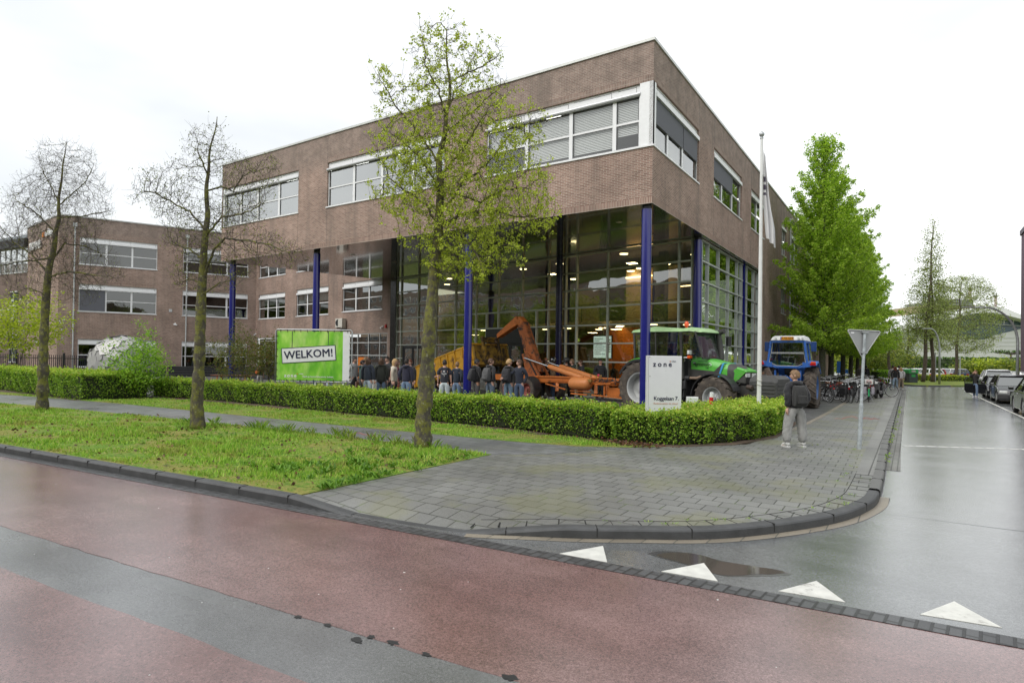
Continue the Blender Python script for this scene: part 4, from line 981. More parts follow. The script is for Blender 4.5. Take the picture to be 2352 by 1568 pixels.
street_tree('street_tree', 'almost bare street tree with fine grey twigs, leftmost of the kerbside trees', (-16.24, -12.24, .01), 19.7,
    [(97, 942, 0), (99, 870, 0), (101, 778, 0), (104, 720, 0), (109, 657, 0), (118, 590, 0), (126, 536, 0), (134, 500, 0), (140, 463, 0), (143, 400, 0), (148, 325, 0)],
    [(148, 345, 28), (110, 365, 40), (190, 370, 40), (140, 420, 80), (65, 440, 45), (215, 440, 45), (40, 470, 45), (100, 500, 90), (190, 500, 70), (240, 490, 25), (60, 560, 70), (160, 560, 70), (20, 600, 60), (120, 620, 60), (230, 610, 50), (60, 660, 50), (190, 660, 50), (265, 630, 30), (-20, 560, 60)],
    .165, .015, 12000, L_BUD, .024, 1, .05, .115, .9, seed=14, group=g0, leafthr=.008, leafprob=.2, twiglets=2, limbs=[[(115,600),(145,560),(194,565),(242,584)],[(112,640),(160,623),(218,632),(260,640)],[(114,630),(73,584),(29,555)],[(136,500),(184,497),(261,482)],[(125,540),(87,492),(39,458)],[(108,680),(60,660),(10,680)],[(140,470),(190,420),(215,380)],[(140,460),(100,400),(85,360)],[(118,590),(60,600),(0,610)]])
# ---- hedges: dark woody core plus leaves over the whole body
def hedge(name, label, poly, h, dens, seed, size=.042, wob=.05, gapbits=.12):
    rng = np.random.default_rng(seed); t = thing(name, label, 'hedge', (*poly[0], 0)); o0 = np.array([*poly[0], 0.])
    P = [Vector(p_) for p_ in poly]; n = len(P); ins = []
    area = sum(P[i].x*P[(i+1) % n].y-P[(i+1) % n].x*P[i].y for i in range(n)); sg = 1 if area > 0 else -1
    c = MB(); cin = []
    for i in range(n):
        a, b, d = P[i-1], P[i], P[(i+1) % n]; u = ((b-a).normalized()+(d-b).normalized()).normalized(); nn2 = Vector((-u.y, u.x))*sg; cin.append(b+nn2*.13)
    c.prism([(q.x-o0[0], q.y-o0[1]) for q in cin], .05, h-.13); c.build('woody_core', paint('hedge_core', (.02, .028, .009), .95, var=.6, scale=16, bump=1.), t)
    pts = []; nor = []
    for i in range(n):
        a, b = P[i], P[(i+1) % n]; L = (b-a).length; d = (b-a).normalized(); out = Vector((d.y, -d.x))*sg; k = int(L*h*dens)
        s_ = rng.uniform(0, L, k); z = rng.beta(1.25, .95, k)*h
        bulge = .05*np.sin(s_*2.1+i)+.04*np.sin(s_*5.3+z*4)+.03*np.sin(z*9+s_*9)
        dp = rng.exponential(.055, k)-bulge
        dp = dp+np.where(z < .22, .1*(1-z/.22), 0)+np.where(z > h-.1, (z-h+.1)*.8, 0)
        pts.append(np.stack([a.x+d.x*s_-out.x*dp, a.y+d.y*s_-out.y*dp, z], 1))
    side = np.vstack(pts)
    # top
    x0, x1 = min(q.x for q in P), max(q.x for q in P); y0, y1 = min(q.y for q in P), max(q.y for q in P)
    m = int((x1-x0)*(y1-y0)*dens*1.1); X = np.stack([rng.uniform(x0, x1, m), rng.uniform(y0, y1, m)], 1)
    inside = np.zeros(m, bool)
    for i in range(n):
        a, b = P[i], P[(i+1) % n]; cnd = ((a.y > X[:, 1]) != (b.y > X[:, 1])) & (X[:, 0] < (b.x-a.x)*(X[:, 1]-a.y)/((b.y-a.y) or 1e-9)+a.x); inside ^= cnd
    X = X[inside]; zt = h+.035*np.sin(X[:, 0]*1.9)+.03*np.sin(X[:, 0]*4.7+X[:, 1]*3)+.02*np.sin(X[:, 1]*8+X[:, 0])-rng.exponential(.04, len(X))+np.abs(rng.normal(0, .015, len(X)))
    top = np.column_stack([X, zt])
    V, F = leaves(side-o0, size, rng, 1, .01, 1.3); np_obj('foliage', V, F, L_HED, t)
    k = rng.random(len(top)) < .35
    V, F = leaves(top[k]-o0, size, rng, 1, .01, 1.3); 
    V2, F2 = leaves(side[side[:, 2] > h-.16][::2]-o0, size, rng, 1, .02, 1.3)
    sh = top[rng.random(len(top)) < .022]; sp = np.vstack([sh+np.array([rng.normal(0, .02), rng.normal(0, .02), .0])+np.array([0, 0, 1])*hh for hh in (.03, .06, .09, .12)]) if len(sh) else top[:0]
    V3, F3 = leaves(np.vstack([top[~k], sp])-o0, size*.95, rng, 1, .012, 1.4)
    np_obj('foliage', V, F, L_HED, t)
    np_obj('young_shoots', np.vstack([V3, V2]), np.vstack([F3, F2+len(V3)]), L_HEDT, t)
    tw = MB()
    for i in range(n):
        a, b = P[i], P[(i+1) % n]; L = (b-a).length
        for q in range(int(L*5)):
            s_ = rng.uniform(0, 1); p_ = a.lerp(b, s_); d = (b-a).normalized(); inn = Vector((-d.y, d.x))*sg
            b0 = p_+inn*.16; tw.tube([(b0.x-o0[0], b0.y-o0[1], 0), (b0.x-o0[0]+rng.normal(0, .04)-inn.x*.06, b0.y-o0[1]+rng.normal(0, .04)-inn.y*.06, .3), (p_.x-o0[0]+rng.normal(0, .06), p_.y-o0[1]+rng.normal(0, .06), .55)], [.009, .007, .004], 3, cap=False)
    tw.build('stems', B_TWIG, t)
    return t
hedge('hedge', 'long clipped green hedge from the wooden stake to the white street sign', [(-20.3, -6.95), (-19.3, -6.75), (-16.9, -6.42), (-12.7, -6.27), (-9.7, -6.5), (-5, -6.5), (-1.4, -6.55), (1.3, -7.05), (1.55, -6.75), (1.4, -5.9), (-1.4, -5.45), (-9, -5.45), (-19.3, -5.6), (-20.3, -5.7)], .8, 950, 3)
hedge('hedge', 'wide rounded hedge on the corner in front of the tractors', [(1.75, -7.1), (2.57, -6.78), (3.1, -6.72), (3.65, -6.15), (4.05, -5.5), (4.47, -4.4), (4.66, -3.3), (4.68, -2.1), (4.5, -.4), (4.25, .6), (3.2, .6), (2.9, -1.5), (2.1, -3.6), (1.4, -4.9), (1.6, -6.2)], .74, 1300, 5)
hedge('hedge', 'clipped hedge at the left edge, in front of the iron fence', [(-44, -11.3), (-34, -10.2), (-29.7, -9.55), (-24.1, -9.75), (-20.07, -9.75), (-19.9, -8.96), (-19.8, -7.2), (-21.3, -7.1), (-24, -7.9), (-30, -8.0), (-44, -9.6)], 1.08, 850, 8, .046)
# ---- shrubs and loose trees made from a few leaning stems and layered leaf sprays
def shrub(name, label, cat, base, stems, h, rad, leafm, size, n, seed, barkm=B_TWIG, layer=.0, group=None, z0=.15, tip=.004, blossoms=0, shape=None, scale=1.):
    rng = np.random.default_rng(seed); t = thing(name, label, cat, tuple(base), group=group)
    env = rng.normal(0, 1, (n, 3)); env /= np.linalg.norm(env, axis=1)[:, None]; env *= rng.uniform(0, 1, (n, 1))**.4
    env = env*np.array([rad, rad, (h-z0)/2])+np.array([0, 0, z0+(h-z0)/2])
    if shape == 'cone': f = np.clip(1-(env[:, 2]-z0)/(h-z0), 0, 1)[:, None]; env[:, :2] = env[:, :2]*(.25+1.1*f)
    if layer: env[:, 2] = np.round(env[:, 2]/layer)*layer+rng.normal(0, .03, n)
    env *= (1+.22*np.sin(env[:, :1]*3+1)*np.cos(env[:, 1:2]*2.7)); st = []; pr = []
    for k in range(stems):
        a = rng.uniform(0, 6.28); tilt = rng.uniform(.05, .5)*(stems > 1); m = 7; b = len(st)
        hh = z0+(h-z0)*.45
        for i in range(m): st.append(np.array([math.cos(a)*(.05+tilt*rad*.6*i/m), math.sin(a)*(.05+tilt*rad*.6*i/m), hh*i/(m-1)])); pr.append(-1 if i == 0 else b+i-1)
    N, pr = grow(st, pr, env, max(.1, h*.035), h, max(.12, h*.045), 40, rng, .05)
    rad_, ch, order = skeleton_mesh(N, pr, 0, tip, 2.3); build_skel(N, pr, rad_, ch, barkm, t, 'trunk' if cat == 'tree' else 'stems', thr=.02)
    tips = N[[i for i in range(len(N)) if rad_[i] < tip*4]]; P = np.vstack([tips, env]); V, F = leaves(P, size, rng, 5, size*2.1, 1.5, up=.45); np_obj('crown' if cat == 'tree' else 'foliage', V, F, leafm, t)
    if blossoms:
        V, F = leaves(env[:blossoms], .12, rng, 3, .03, 1.2); np_obj('blossoms', V, F, M_SIGNW, t)
    return t
def GB(px, py): g = V_gnd(px, py, 0); return (g.x, g.y, 0)
shrub('viburnum_shrub', 'bright green layered shrub growing out of the hedge in front of the metal sphere', 'shrub', (-19.95, -7.55, 0), 6, 2.75, 1.25, L_VIB, .06, 280, 21, layer=.3)
shrub('bronze_shrub', 'open shrub with bronze and green leaves behind the wooden stake', 'shrub', (-19.8, -3.2, 0), 4, 3.2, 1.5, L_RED, .05, 300, 22, layer=.25, z0=.6)
shrub('dogwood_shrub', 'dark green spreading shrub in front of the ground floor window behind the burred trunk', 'shrub', (-21, -.5, 0), 4, 3.0, 1.7, L_RED, .06, 330, 23, layer=.35, z0=.8)
shrub('magnolia_tree', 'yellow green magnolia with a few white blossoms at the left edge behind the hedge', 'tree', (-39.5, -6.0, 0), 3, 5.4, 2.9, L_MAG, .095, 460, 24, blossoms=60, z0=1.7)
# ---- hornbeams
def hornbeam_proto():
    rng = np.random.default_rng(31); t = thing('hornbeam_tree', 'dense bright green hornbeam with a pointed crown, nearest of the row by the parked bicycles', 'tree', (2.9, 22.4, 0), group='hornbeams in a row along the side street')
    H = 16.3; tr = MB(); tr.tube([(0, 0, 0), (0, 0, .4), (.03, 0, 2), (0, .05, 5), (0, 0, 9), (.05, 0, 13), (0, 0, H-.4)], [.26, .21, .19, .16, .11, .06, .02], 9); br = MB(); P = []
    for k in range(210):
        z = 2.7+(H-3.2)*(k/210)**1.05; a = k*2.39996+rng.normal(0, .2); f = (z-2.7)/(H-2.7)
        L = (4.1*(1-f)**.52*min(1, .72+2.*f)+.1)*rng.uniform(.84, 1.08)*(1+.08*math.sin(a*2+1)+.07*math.sin(f*17))*(.8+.2*(f < .93))
        if math.cos(a) < -.2: L = min(L, 2.9/abs(math.cos(a)))
        el = rng.uniform(.32, .8)+f*.45
        if f < .1: el *= .35
        d = np.array([math.cos(a)*math.cos(el), math.sin(a)*math.cos(el), math.sin(el)]); p0 = np.array([0, 0, z]); pts = [p0]
        m = max(4, int(L/.4)); thin_ = 1 if f < .55 else max(.35, 1-(f-.55)*1.6)
        for i in range(m): dd = d+np.array([0, 0, .12-.1*(i/m)**2]); pts.append(pts[-1]+dd/np.linalg.norm(dd)*L/m+rng.normal(0, .03, 3))
        br.tube(pts, [max(.004, .045*(1-f)*(1-i/(m+1))+.006) for i in range(m+1)], 4, cap=False)
        for i in range(1, m+1):
            for q in range(4):
                if rng.random() > thin_: continue
                u = rng.uniform(-1, 1); side = np.cross(d, [0, 0, 1]); side /= np.linalg.norm(side); ln = rng.uniform(.3, .95)*(1.15-i/(m+1))*(.5+.6*(1-f)); v = d*.75+side*u*1.3+np.array([0, 0, rng.uniform(-.45, .25)]); v /= np.linalg.norm(v)
                q0 = pts[i]; 
                for w_ in np.linspace(.1, 1, 7): P.append(q0+v*ln*w_+np.array([0, 0, -.12*w_*w_]))
    tr.build('trunk', B_HORN, t, smooth=True); br.build('branches', B_HORN, t)
    P = np.array(P); V, F = leaves(P, .08, rng, 2, .085, 1.55, up=.6); np_obj('crown', V, F, L_HORN, t); return t
hb = hornbeam_proto()
for (x, y, rz, s_, lab) in ((2.8, 28.6, .35, .97, 'dense green hornbeam, second in the row from the yellow paver strip'), (2.9, 36.5, -.3, .93, 'dense green hornbeam, third in the row behind the give way sign'), (3.0, 43., .2, .95, 'dense green hornbeam, fourth in the row behind the give way sign'), (3.1, 50, -.4, .9, 'dense green hornbeam, fifth in the row above the crowded bicycles'), (3.3, 57, .6, .95, 'dense green hornbeam at the far end of the row')):
    c = copy_tree(hb, loc=(x, y, 0), rz=rz, label=lab); c.scale = (s_,)*3

# ---- grass: blades, weeds and fallen leaves
def inpoly(X, poly):
    n = len(poly); r_ = np.zeros(len(X), bool)
    for i in range(n):
        a, b = poly[i], poly[(i+1) % n]
        r_ ^= ((a[1] > X[:, 1]) != (b[1] > X[:, 1])) & (X[:, 0] < (b[0]-a[0])*(X[:, 1]-a[1])/((b[1]-a[1]) or 1e-9)+a[0])
    return r_
def sinnoise(X, f, s_): return (np.sin(X[:, 0]*f+s_)+np.sin(X[:, 1]*f*1.3+s_*2)+np.sin((X[:, 0]+X[:, 1])*f*.7+s_*3)+np.sin((X[:, 0]-X[:, 1]*1.4)*f*1.9+s_))/4
def blades(name, label, poly, n, hmin, hmax, seed, mat, wd=.008, bunch=0):
    rng = np.random.default_rng(seed); xs = [p_[0] for p_ in poly]; ys = [p_[1] for p_ in poly]
    # density rises towards the camera
    X = np.stack([rng.uniform(max(min(xs), -30), max(xs), n*3), rng.uniform(min(ys), max(ys), n*3)], 1); X = X[inpoly(X, poly)]
    d = np.hypot(X[:, 0]-CAMP[0], X[:, 1]-CAMP[1]); keep = rng.random(len(X)) < np.clip((13/d)**1.6, .12, 1); dens = sinnoise(X, 1.7, seed)+.6*sinnoise(X, 5.1, seed+1)
    keep &= rng.random(len(X)) < np.clip(.62+dens*.9, .06, 1); X = X[keep][:n]; d = d[keep][:n]; dens = dens[keep][:n]; k = len(X)
    h = rng.uniform(hmin, hmax, k)*np.clip(.75+dens*.8, .35, 1.7); w_ = wd*(1+d/14); a = rng.uniform(0, 6.28, k); ln = rng.uniform(0, .7, k)*h; b = rng.uniform(0, 6.28, k)
    z0 = .012; A = np.stack([X[:, 0]-np.cos(a)*w_, X[:, 1]-np.sin(a)*w_, np.full(k, z0)], 1); B = np.stack([X[:, 0]+np.cos(a)*w_, X[:, 1]+np.sin(a)*w_, np.full(k, z0)], 1)
    T = np.stack([X[:, 0]+np.cos(b)*ln, X[:, 1]+np.sin(b)*ln, z0+h], 1)
    V = np.stack([A, B, T], 1).reshape(-1, 3); o = np_obj(name, V, np.arange(3*k).reshape(-1, 3), mat); tag(o, label, 'grass', kind='stuff'); return o
L1 = [(-30, -13.4), (-20.44, -12.2), (-9.93, -10.9), (-6.6, -10.63), (-1.54, -10.36), (.53, -10.35), (.5, -12.5), (.5, -14.75), rd(-30, t_k+.17)]
L2 = [(-26, -10.5), (-23, -10.05), (-17.42, -9.38), (-12.97, -9.15), (-4.9, -8.78), (-.14, -8.41), (1.3, -8.1), (2.2, -7.6), (1.5, -7.2), (-1.4, -6.7), (-9.7, -6.65), (-19, -6.9), (-19.9, -9), (-20.3, -9.85), (-26, -9.9)]
blades('grass', 'short patchy grass on the strip with the street trees', L1, 60000, .03, .085, 3, L_GR)
blades('grass', 'smooth green grass between the footpath and the hedge', L2, 36000, .03, .075, 5, L_GR)
# coarse weeds and taller tufts along the path edge and at the paved corner
rngw = np.random.default_rng(77)
def tufts(name, label, centres, n, h, spread, mat, wd, seed, lean=.5, cat='weeds'):
    rng = np.random.default_rng(seed); Vs = []
    for (x, y, s_) in centres:
        k = int(n*s_); px = x+rng.normal(0, spread*s_, k); py = y+rng.normal(0, spread*s_, k); a = rng.uniform(0, 6.28, k); hh = h*s_*rng.uniform(.5, 1.1, k); ln = hh*rng.uniform(.1, lean*2, k)
        dx, dy = np.cos(a), np.sin(a); w_ = wd*s_; z = .012
        P0 = np.stack([px-dy*w_*.4, py+dx*w_*.4, np.full(k, z)], 1); P1 = np.stack([px+dy*w_*.4, py-dx*w_*.4, np.full(k, z)], 1)
        M0 = np.stack([px+dx*ln*.5-dy*w_, py+dy*ln*.5+dx*w_, z+hh*.7], 1); M1 = np.stack([px+dx*ln*.5+dy*w_, py+dy*ln*.5-dx*w_, z+hh*.7], 1); T = np.stack([px+dx*ln, py+dy*ln, z+hh], 1)
        Vs.append(np.stack([P0, P1, M1, T, M0], 1).reshape(-1, 3))
    V = np.vstack(Vs); o = np_obj(name, V, np.arange(len(V)).reshape(-1, 5), mat); return tag(o, label, cat, kind='stuff')
edge = [(x, -10.31-.02*abs(x)-(.11*max(0, -x-3))-.12+rngw.normal(0, .12), rngw.uniform(.35, 1.)) for x in np.linspace(-9.5, .2, 60) if rngw.random() < (.95 if -7.2 < x < -1.4 else .25)]
tufts('tall_grass', 'taller tufts of grass along the near edge of the footpath', edge, 26, .26, .07, L_GR, .007, 4)
wd_ = [(rngw.uniform(-1.9, .35), 0, 0) for _ in range(70)]; wd_ = [(x, rngw.uniform(-14.1, -11.4), rngw.uniform(.4, 1.)) for x, _, _ in wd_]; wd_ += [(.42+rngw.normal(0, .07), rngw.uniform(-14.5, -10.6), rngw.uniform(.4, .9)) for _ in range(34)]
wd_ += [(rngw.uniform(-9, -1), rngw.uniform(-14, -11.5), rngw.uniform(.25, .6)) for _ in range(90)]
tufts('broadleaf_weeds', 'broad leaved weeds in the grass near the paved corner', wd_, 15, .13, .05, L_WEED, .02, 6, .9)
tufts('tree_foot_weeds', 'small weeds and grass around the trunk feet', [(-1.01+rngw.normal(0, .25), -10.6+rngw.normal(0, .25), rngw.uniform(.4, .9)) for _ in range(18)]+[(-7.7+rngw.normal(0, .25), -11.75+rngw.normal(0, .25), rngw.uniform(.5, 1)) for _ in range(16)]+[(-16.2+rngw.normal(0, .3), -12.2+rngw.normal(0, .3), rngw.uniform(.5, 1)) for _ in range(12)], 18, .15, .05, L_GR, .006, 12)
dd = np.vstack([np.column_stack([rngw.uniform(-14, .5, 420), rngw.uniform(-15, -10.6, 420), np.full(420, .035)]), np.column_stack([rngw.normal(2.2, .5, 260), rngw.normal(-7.25, .16, 260), rngw.uniform(.01, .09, 260)]), np.column_stack([rngw.uniform(-19, 2, 200), rngw.normal(-6.95, .15, 200), rngw.uniform(.02, .06, 200)])])
dd = dd[(dd[:, 1] > -15.0+.094*dd[:, 0]+.2)]
V, F = leaves(dd, .05, rngw, 1, 0, 1.4, up=.3); tag(np_obj('fallen_leaves', V, F, L_DEAD), 'brown fallen leaves lying in the grass and under the hedge', 'leaves', kind='stuff')
# moss and weeds in the paving joints near the kerb
jj = [(x, y) for x, y in [(6.75+rngw.normal(0, .12), rngw.uniform(-11, -7)) for _ in range(25)]+[((q.x-.25+rngw.normal(0, .05)), q.y+.2+rngw.normal(0, .05)) for q in KD if 4.6 < q.x < 7.1 and q.y < -10.2]+[(rngw.uniform(5.3, 6.9), rngw.uniform(-6.3, -4.3)) for _ in range(20)]]
tufts('joint_moss', 'small green moss tufts in the pavement joints', [(x, y, rngw.uniform(.3, .8)) for x, y in jj if rngw.random() < .55], 14, .035, .03, L_GR, .006, 15, 1.)
tufts('kerb_weeds', 'weeds growing in the gutter along the side street kerb', [(7.22+rngw.normal(0, .02), y, rngw.uniform(.3, .9)) for y in np.linspace(-6.5, 12, 60) if rngw.random() < .6], 12, .06, .03, L_GR, .01, 16, 1.)
# ---------------------------------------------------------------- vehicles
def wheel(parent, c, Rr, w_, rimR, rubber=None, rim=None, lugs=0, side=-1, dish=.12, lugh=.035, name='wheel', steer=0., spokes=0):
    """tyre as lathe round the local Y axis, with chevron lugs; the rim is a child. side=-1: the outer face looks to -Y"""
    m = MB(); h = w_/2; rs = rimR
    prof = [(rs, -h*.72), (rs+.02, -h*.86), (rs+(Rr-rs)*.45, -h), (Rr-.06*Rr, -h*.93), (Rr, -h*.72), (Rr*1.004, 0), (Rr, h*.72), (Rr-.06*Rr, h*.93), (rs+(Rr-rs)*.45, h), (rs+.02, h*.86), (rs, h*.72)]
    m.lathe(prof, (0, 0, 0), 'Y', 40)
    for k in range(lugs):
        for s_ in (-1, 1):
            a = 2*math.pi*(k+(0 if s_ < 0 else .5))/lugs; pts = []
            for u in (0, .35, .7, 1.02):
                aa = a+u*.22; y = s_*h*u*.97; r_ = Rr*(1.0 if u < .8 else .965); pts.append(Vector((r_*math.cos(aa), y, r_*math.sin(aa))))
            m.tube(pts, [lugh*1.0]*4, 4, cap=True)
    o = m.build(name, rubber or RUBBER, parent, smooth=40); o.location = c; o.rotation_euler = (0, 0, steer)
    r_ = MB(); s_ = side
    rp = [(rs, s_*h*.7), (rs*1.02, s_*h*.8), (rs*.93, s_*h*.74), (rs*.86, s_*h*.5), (rs*.84, s_*(h*.7-dish*1.2)), (rs*.5, s_*(h*.7-dish*1.5)), (rs*.42, s_*(h*.7-dish*.9)), (rs*.22, s_*(h*.7-dish*.8)), (rs*.2, s_*(h*.7-dish*.2)), (0, s_*(h*.7-dish*.2))]
    r_.lathe(rp, (0, 0, 0), 'Y', 32); r_.lathe([(rs, -s_*h*.7), (rs*.85, -s_*h*.2), (0, -s_*h*.2)], (0, 0, 0), 'Y', 32)
    for k in range(8): a = k*math.pi/4; r_.lathe([(0, s_*(h*.7-dish*.7)), (.018*Rr/.9, s_*(h*.7-dish*.7)), (.018*Rr/.9, s_*(h*.7-dish*.9))], (rs*.33*math.cos(a), 0, rs*.33*math.sin(a)), 'Y', 6)
    if spokes:
        for k in range(spokes):
            a = 2*math.pi*k/spokes; r_.bar((rs*.15*math.cos(a), s_*h*.72, rs*.15*math.sin(a)), (rs*.93*math.cos(a), s_*h*.74, rs*.93*math.sin(a)), rs*.2, .03, up=(0, 1, 0))
    ro = r_.build('rim', rim or ALU, o, smooth=40); recalc(ro)
    return o
TG = paint('tractor_green', (.085, .4, .045), .38, var=.08, coat=.15, dirt=(.15, .2, .09), dfac=.58)
TDK = paint('tractor_charcoal', (.045, .044, .042), .6, var=.25, scale=5, dirt=(.09, .075, .06), dfac=.6)
TYM = paint('muddy_tyre', (.075, .062, .052), .9, var=.35, scale=7, bump=.5, dirt=(.13, .105, .08), dfac=.52)
RIMG = paint('rim_grey', (.42, .43, .43), .5, .1, .12, dirt=(.25, .22, .19), dfac=.6)
SKYB = paint('blue_stripe', (.07, .35, .68), .4)
AMB = paint('amber_lens', (.75, .09, .01), .2, coat=.5); REDL = paint('red_lens', (.45, .01, .015), .2, coat=.5); LENS = paint('clear_lens', (.7, .72, .7), .1, coat=.6)
SEATM = paint('seat_dark', (.02, .02, .022), .8)
def loft(mb, secs, m=None, cap=True):
    n = len(secs[0]); vs = [p_ for s_ in secs for p_ in s_]; fs = []
    for i in range(len(secs)-1):
        for j in range(n): j2 = (j+1) % n; fs.append((i*n+j, i*n+j2, (i+1)*n+j2, (i+1)*n+j))
    if cap: fs += [tuple(range(n))[::-1], tuple((len(secs)-1)*n+j for j in range(n))]
    mb.mesh(vs, fs, m)
# local frame: +x forward, +y away from the street, near wheel faces lie on y=0
ta_ = R(-15)
tr = thing('green_tractor', 'bright green tractor with charcoal bonnet side and front weight, parked behind the white sign', 'tractor', (-.75, .9, 0), ta_)
wheel(tr, (-.05, .31, .93), .935, .6, .56, TYM, RIMG, 19, -1, .2); wheel(tr, (-.05, 1.95, .93), .935, .6, .56, TYM, RIMG, 19, 1, .2)
wheel(tr, (2.9, .34, .7), .71, .52, .38, TYM, RIMG, 17, -1, .12, steer=R(-7)); wheel(tr, (2.9, 1.92, .7), .71, .52, .38, TYM, RIMG, 17, 1, .12, steer=R(-7))
yc = 1.13
# bonnet: loft of cross sections; lower half charcoal, upper half green
def bon(x, zt, zb, hw, split, mb_t, sec, fr):
    pass
def bonnet_secs(data):
    out_ = []
    for (x, zt, zm, zb, hw) in data:
        out_.append([(x, yc-hw*.99, zb), (x, yc-hw, zm), (x, yc-hw*.97, zt-.16), (x, yc-hw*.8, zt-.045), (x, yc-hw*.45, zt), (x, yc+hw*.45, zt), (x, yc+hw*.8, zt-.045), (x, yc+hw*.97, zt-.16), (x, yc+hw, zm), (x, yc+hw*.99, zb)])
    return out_
data = [(1.68, 2.1, 1.85, 1.36, .42), (2.2, 2.06, 1.8, 1.36, .42), (2.6, 1.98, 1.72, 1.34, .41), (2.95, 1.9, 1.66, 1.32, .4), (3.25, 1.82, 1.6, 1.3, .39)]
m = MB(); loft(m, bonnet_secs(data)); o = m.build('bonnet', TG, tr, smooth=40)
m = MB(); data = [(3.1, 1.86, 1.63, 1.31, .405), (3.3, 1.84, 1.6, 1.28, .40), (3.6, 1.69, 1.5, 1.24, .37), (3.72, 1.62, 1.45, 1.22, .34)]
loft(m, bonnet_secs([(x, a+.006, b, c, d+.006) for x, a, b, c, d in data])); m.build('nose', [TDK], tr, smooth=40)
m = MB()
for s_ in (-1, 1):
    y = yc+s_*.427
    P = [(1.66, 1.66), (2.62, 1.6), (2.9, 1.86), (2.98, 1.86), (2.78, 1.33), (1.66, 1.34)]
    m.prism([(a, b) for a, b in P], min(y, y-s_*.02), max(y, y-s_*.02), 'Y')
m.build('side_grille', TDK, tr)
m = MB()
for s_ in (-1, 1):
    y = yc+s_*.435; m.prism([(2.74, 1.33), (2.79, 1.33), (2.99, 1.86), (2.93, 1.88)], min(y, y-s_*.03), max(y, y-s_*.03), 'Y')
m.bar((2.96, yc-.38, 1.885), (2.96, yc+.38, 1.885), .06, .02); m.build('blue_trim', SKYB, tr)
# green nose frame with headlamps
m = MB()
for s_ in (-1, 1):
    y = yc+s_*.40; m.prism([(3.02, 1.3), (3.3, 1.18), (3.5, 1.34), (3.76, 1.6), (3.7, 1.66), (3.45, 1.72), (3.36, 1.68)], min(y, y-s_*.05), max(y, y-s_*.05), 'Y')
loft(m, [[(3.42, yc-.4, 1.70), (3.42, yc+.4, 1.70), (3.42, yc+.36, 1.76), (3.42, yc-.36, 1.76)], [(3.76, yc-.37, 1.58), (3.76, yc+.37, 1.58), (3.76, yc+.33, 1.64), (3.76, yc-.33, 1.64)]])
m.build('nose_cowl', TG, tr, bevel=.012)
for s_ in (-1, 1):
    m = MB(); m.box(3.68, 3.745, yc+s_*.2-.14, yc+s_*.2+.14, 1.42, 1.56); m.build('headlight', LENS, tr, bevel=.015)
m = MB(); m.box(3.5, 3.69, yc-.34, yc+.34, 1.2, 1.57); 
for k in range(6): m.box(3.69, 3.7, yc-.33, yc+.33, 1.2+k*.035, 1.215+k*.035)
m.build('front_grille', BLACKP, tr)
# chassis, axle, tank, steps
m = MB(); m.box(.2, 3.5, yc-.22, yc+.22, .55, 1.3); m.box(-.5, .6, yc-.35, yc+.35, .6, 1.4); m.bar((2.9, .55, .68), (2.9, 1.75, .68), .2, .2); m.bar((-.05, .4, .93), (-.05, 1.9, .93), .3, .3); m.box(3.4, 3.9, yc-.3, yc+.3, .7, 1.15)
m.tube([(3.0, yc-.3, 1.1), (3.2, yc-.35, .95), (3.5, yc-.3, .9)], .03, 6); m.tube([(3.3, yc-.32, 1.0), (3.5, yc-.36, 1.2), (3.6, yc-.3, 1.25)], .025, 6)
m.build('chassis', TDK, tr, bevel=.01)
m = MB(); m.box(.75, 1.75, .35, .75, .55, 1.25); m.build('fuel_tank', BLACKP, tr, bevel=.05)
m = MB()
for k in range(3): m.box(1.3, 1.75, .12, .36, .35+k*.3, .38+k*.3)
m.bar((1.3, .14, .35), (1.3, .3, 1.3), .03, .03); m.bar((1.75, .14, .35), (1.75, .3, 1.3), .03, .03); m.build('steps', DARKM, tr)
m = MB(); m.tube([(1.55, .45, 1.33), (1.85, .45, 1.33)], .1, 12); m.build('air_filter', BLACKP, tr, smooth=40); m = MB(); m.tube([(1.85, .45, 1.34), (2.1, .48, 1.34), (2.25, .5, 1.4)], [.055, .055, .05], 10); m.build('exhaust_elbow', paint('rusty_pipe', (.2, .14, .1), .7), tr, smooth=40)
# mudguards
def arch(mb, cx, cy, cz, r_, w_, a0, a1, th=.02, n=16, m=None):
    for k in range(n):
        t0 = a0+(a1-a0)*k/n; t1 = a0+(a1-a0)*(k+1)/n
        P = [(cx+rr*math.cos(t), y, cz+rr*math.sin(t)) for t in (t0, t1) for rr in (r_, r_+th) for y in (cy-w_/2, cy+w_/2)]
        mb.mesh(P, [(0, 1, 5, 4), (2, 6, 7, 3), (0, 4, 6, 2), (1, 3, 7, 5), (0, 2, 3, 1), (4, 5, 7, 6)], m)
for y in (.34, 1.92):
    m = MB(); arch(m, 2.9, y, .7, .8, .46, R(20), R(175), .025); m.build('front_mudguard', BLACKP, tr)
for y in (.33, 1.93):
    m = MB(); arch(m, -.05, y, .93, 1.02, .56, R(30), R(150), .03); arch(m, -.05, y-.27 if y < 1 else y+.27, .93, .97, .03, R(28), R(152), .09); m.build('rear_mudguard', BLACKP, tr)
    m = MB(); arch(m, -.05, y, .93, 1.05, .4, R(62), R(120), .05); m.build('mudguard_top', TG, tr)
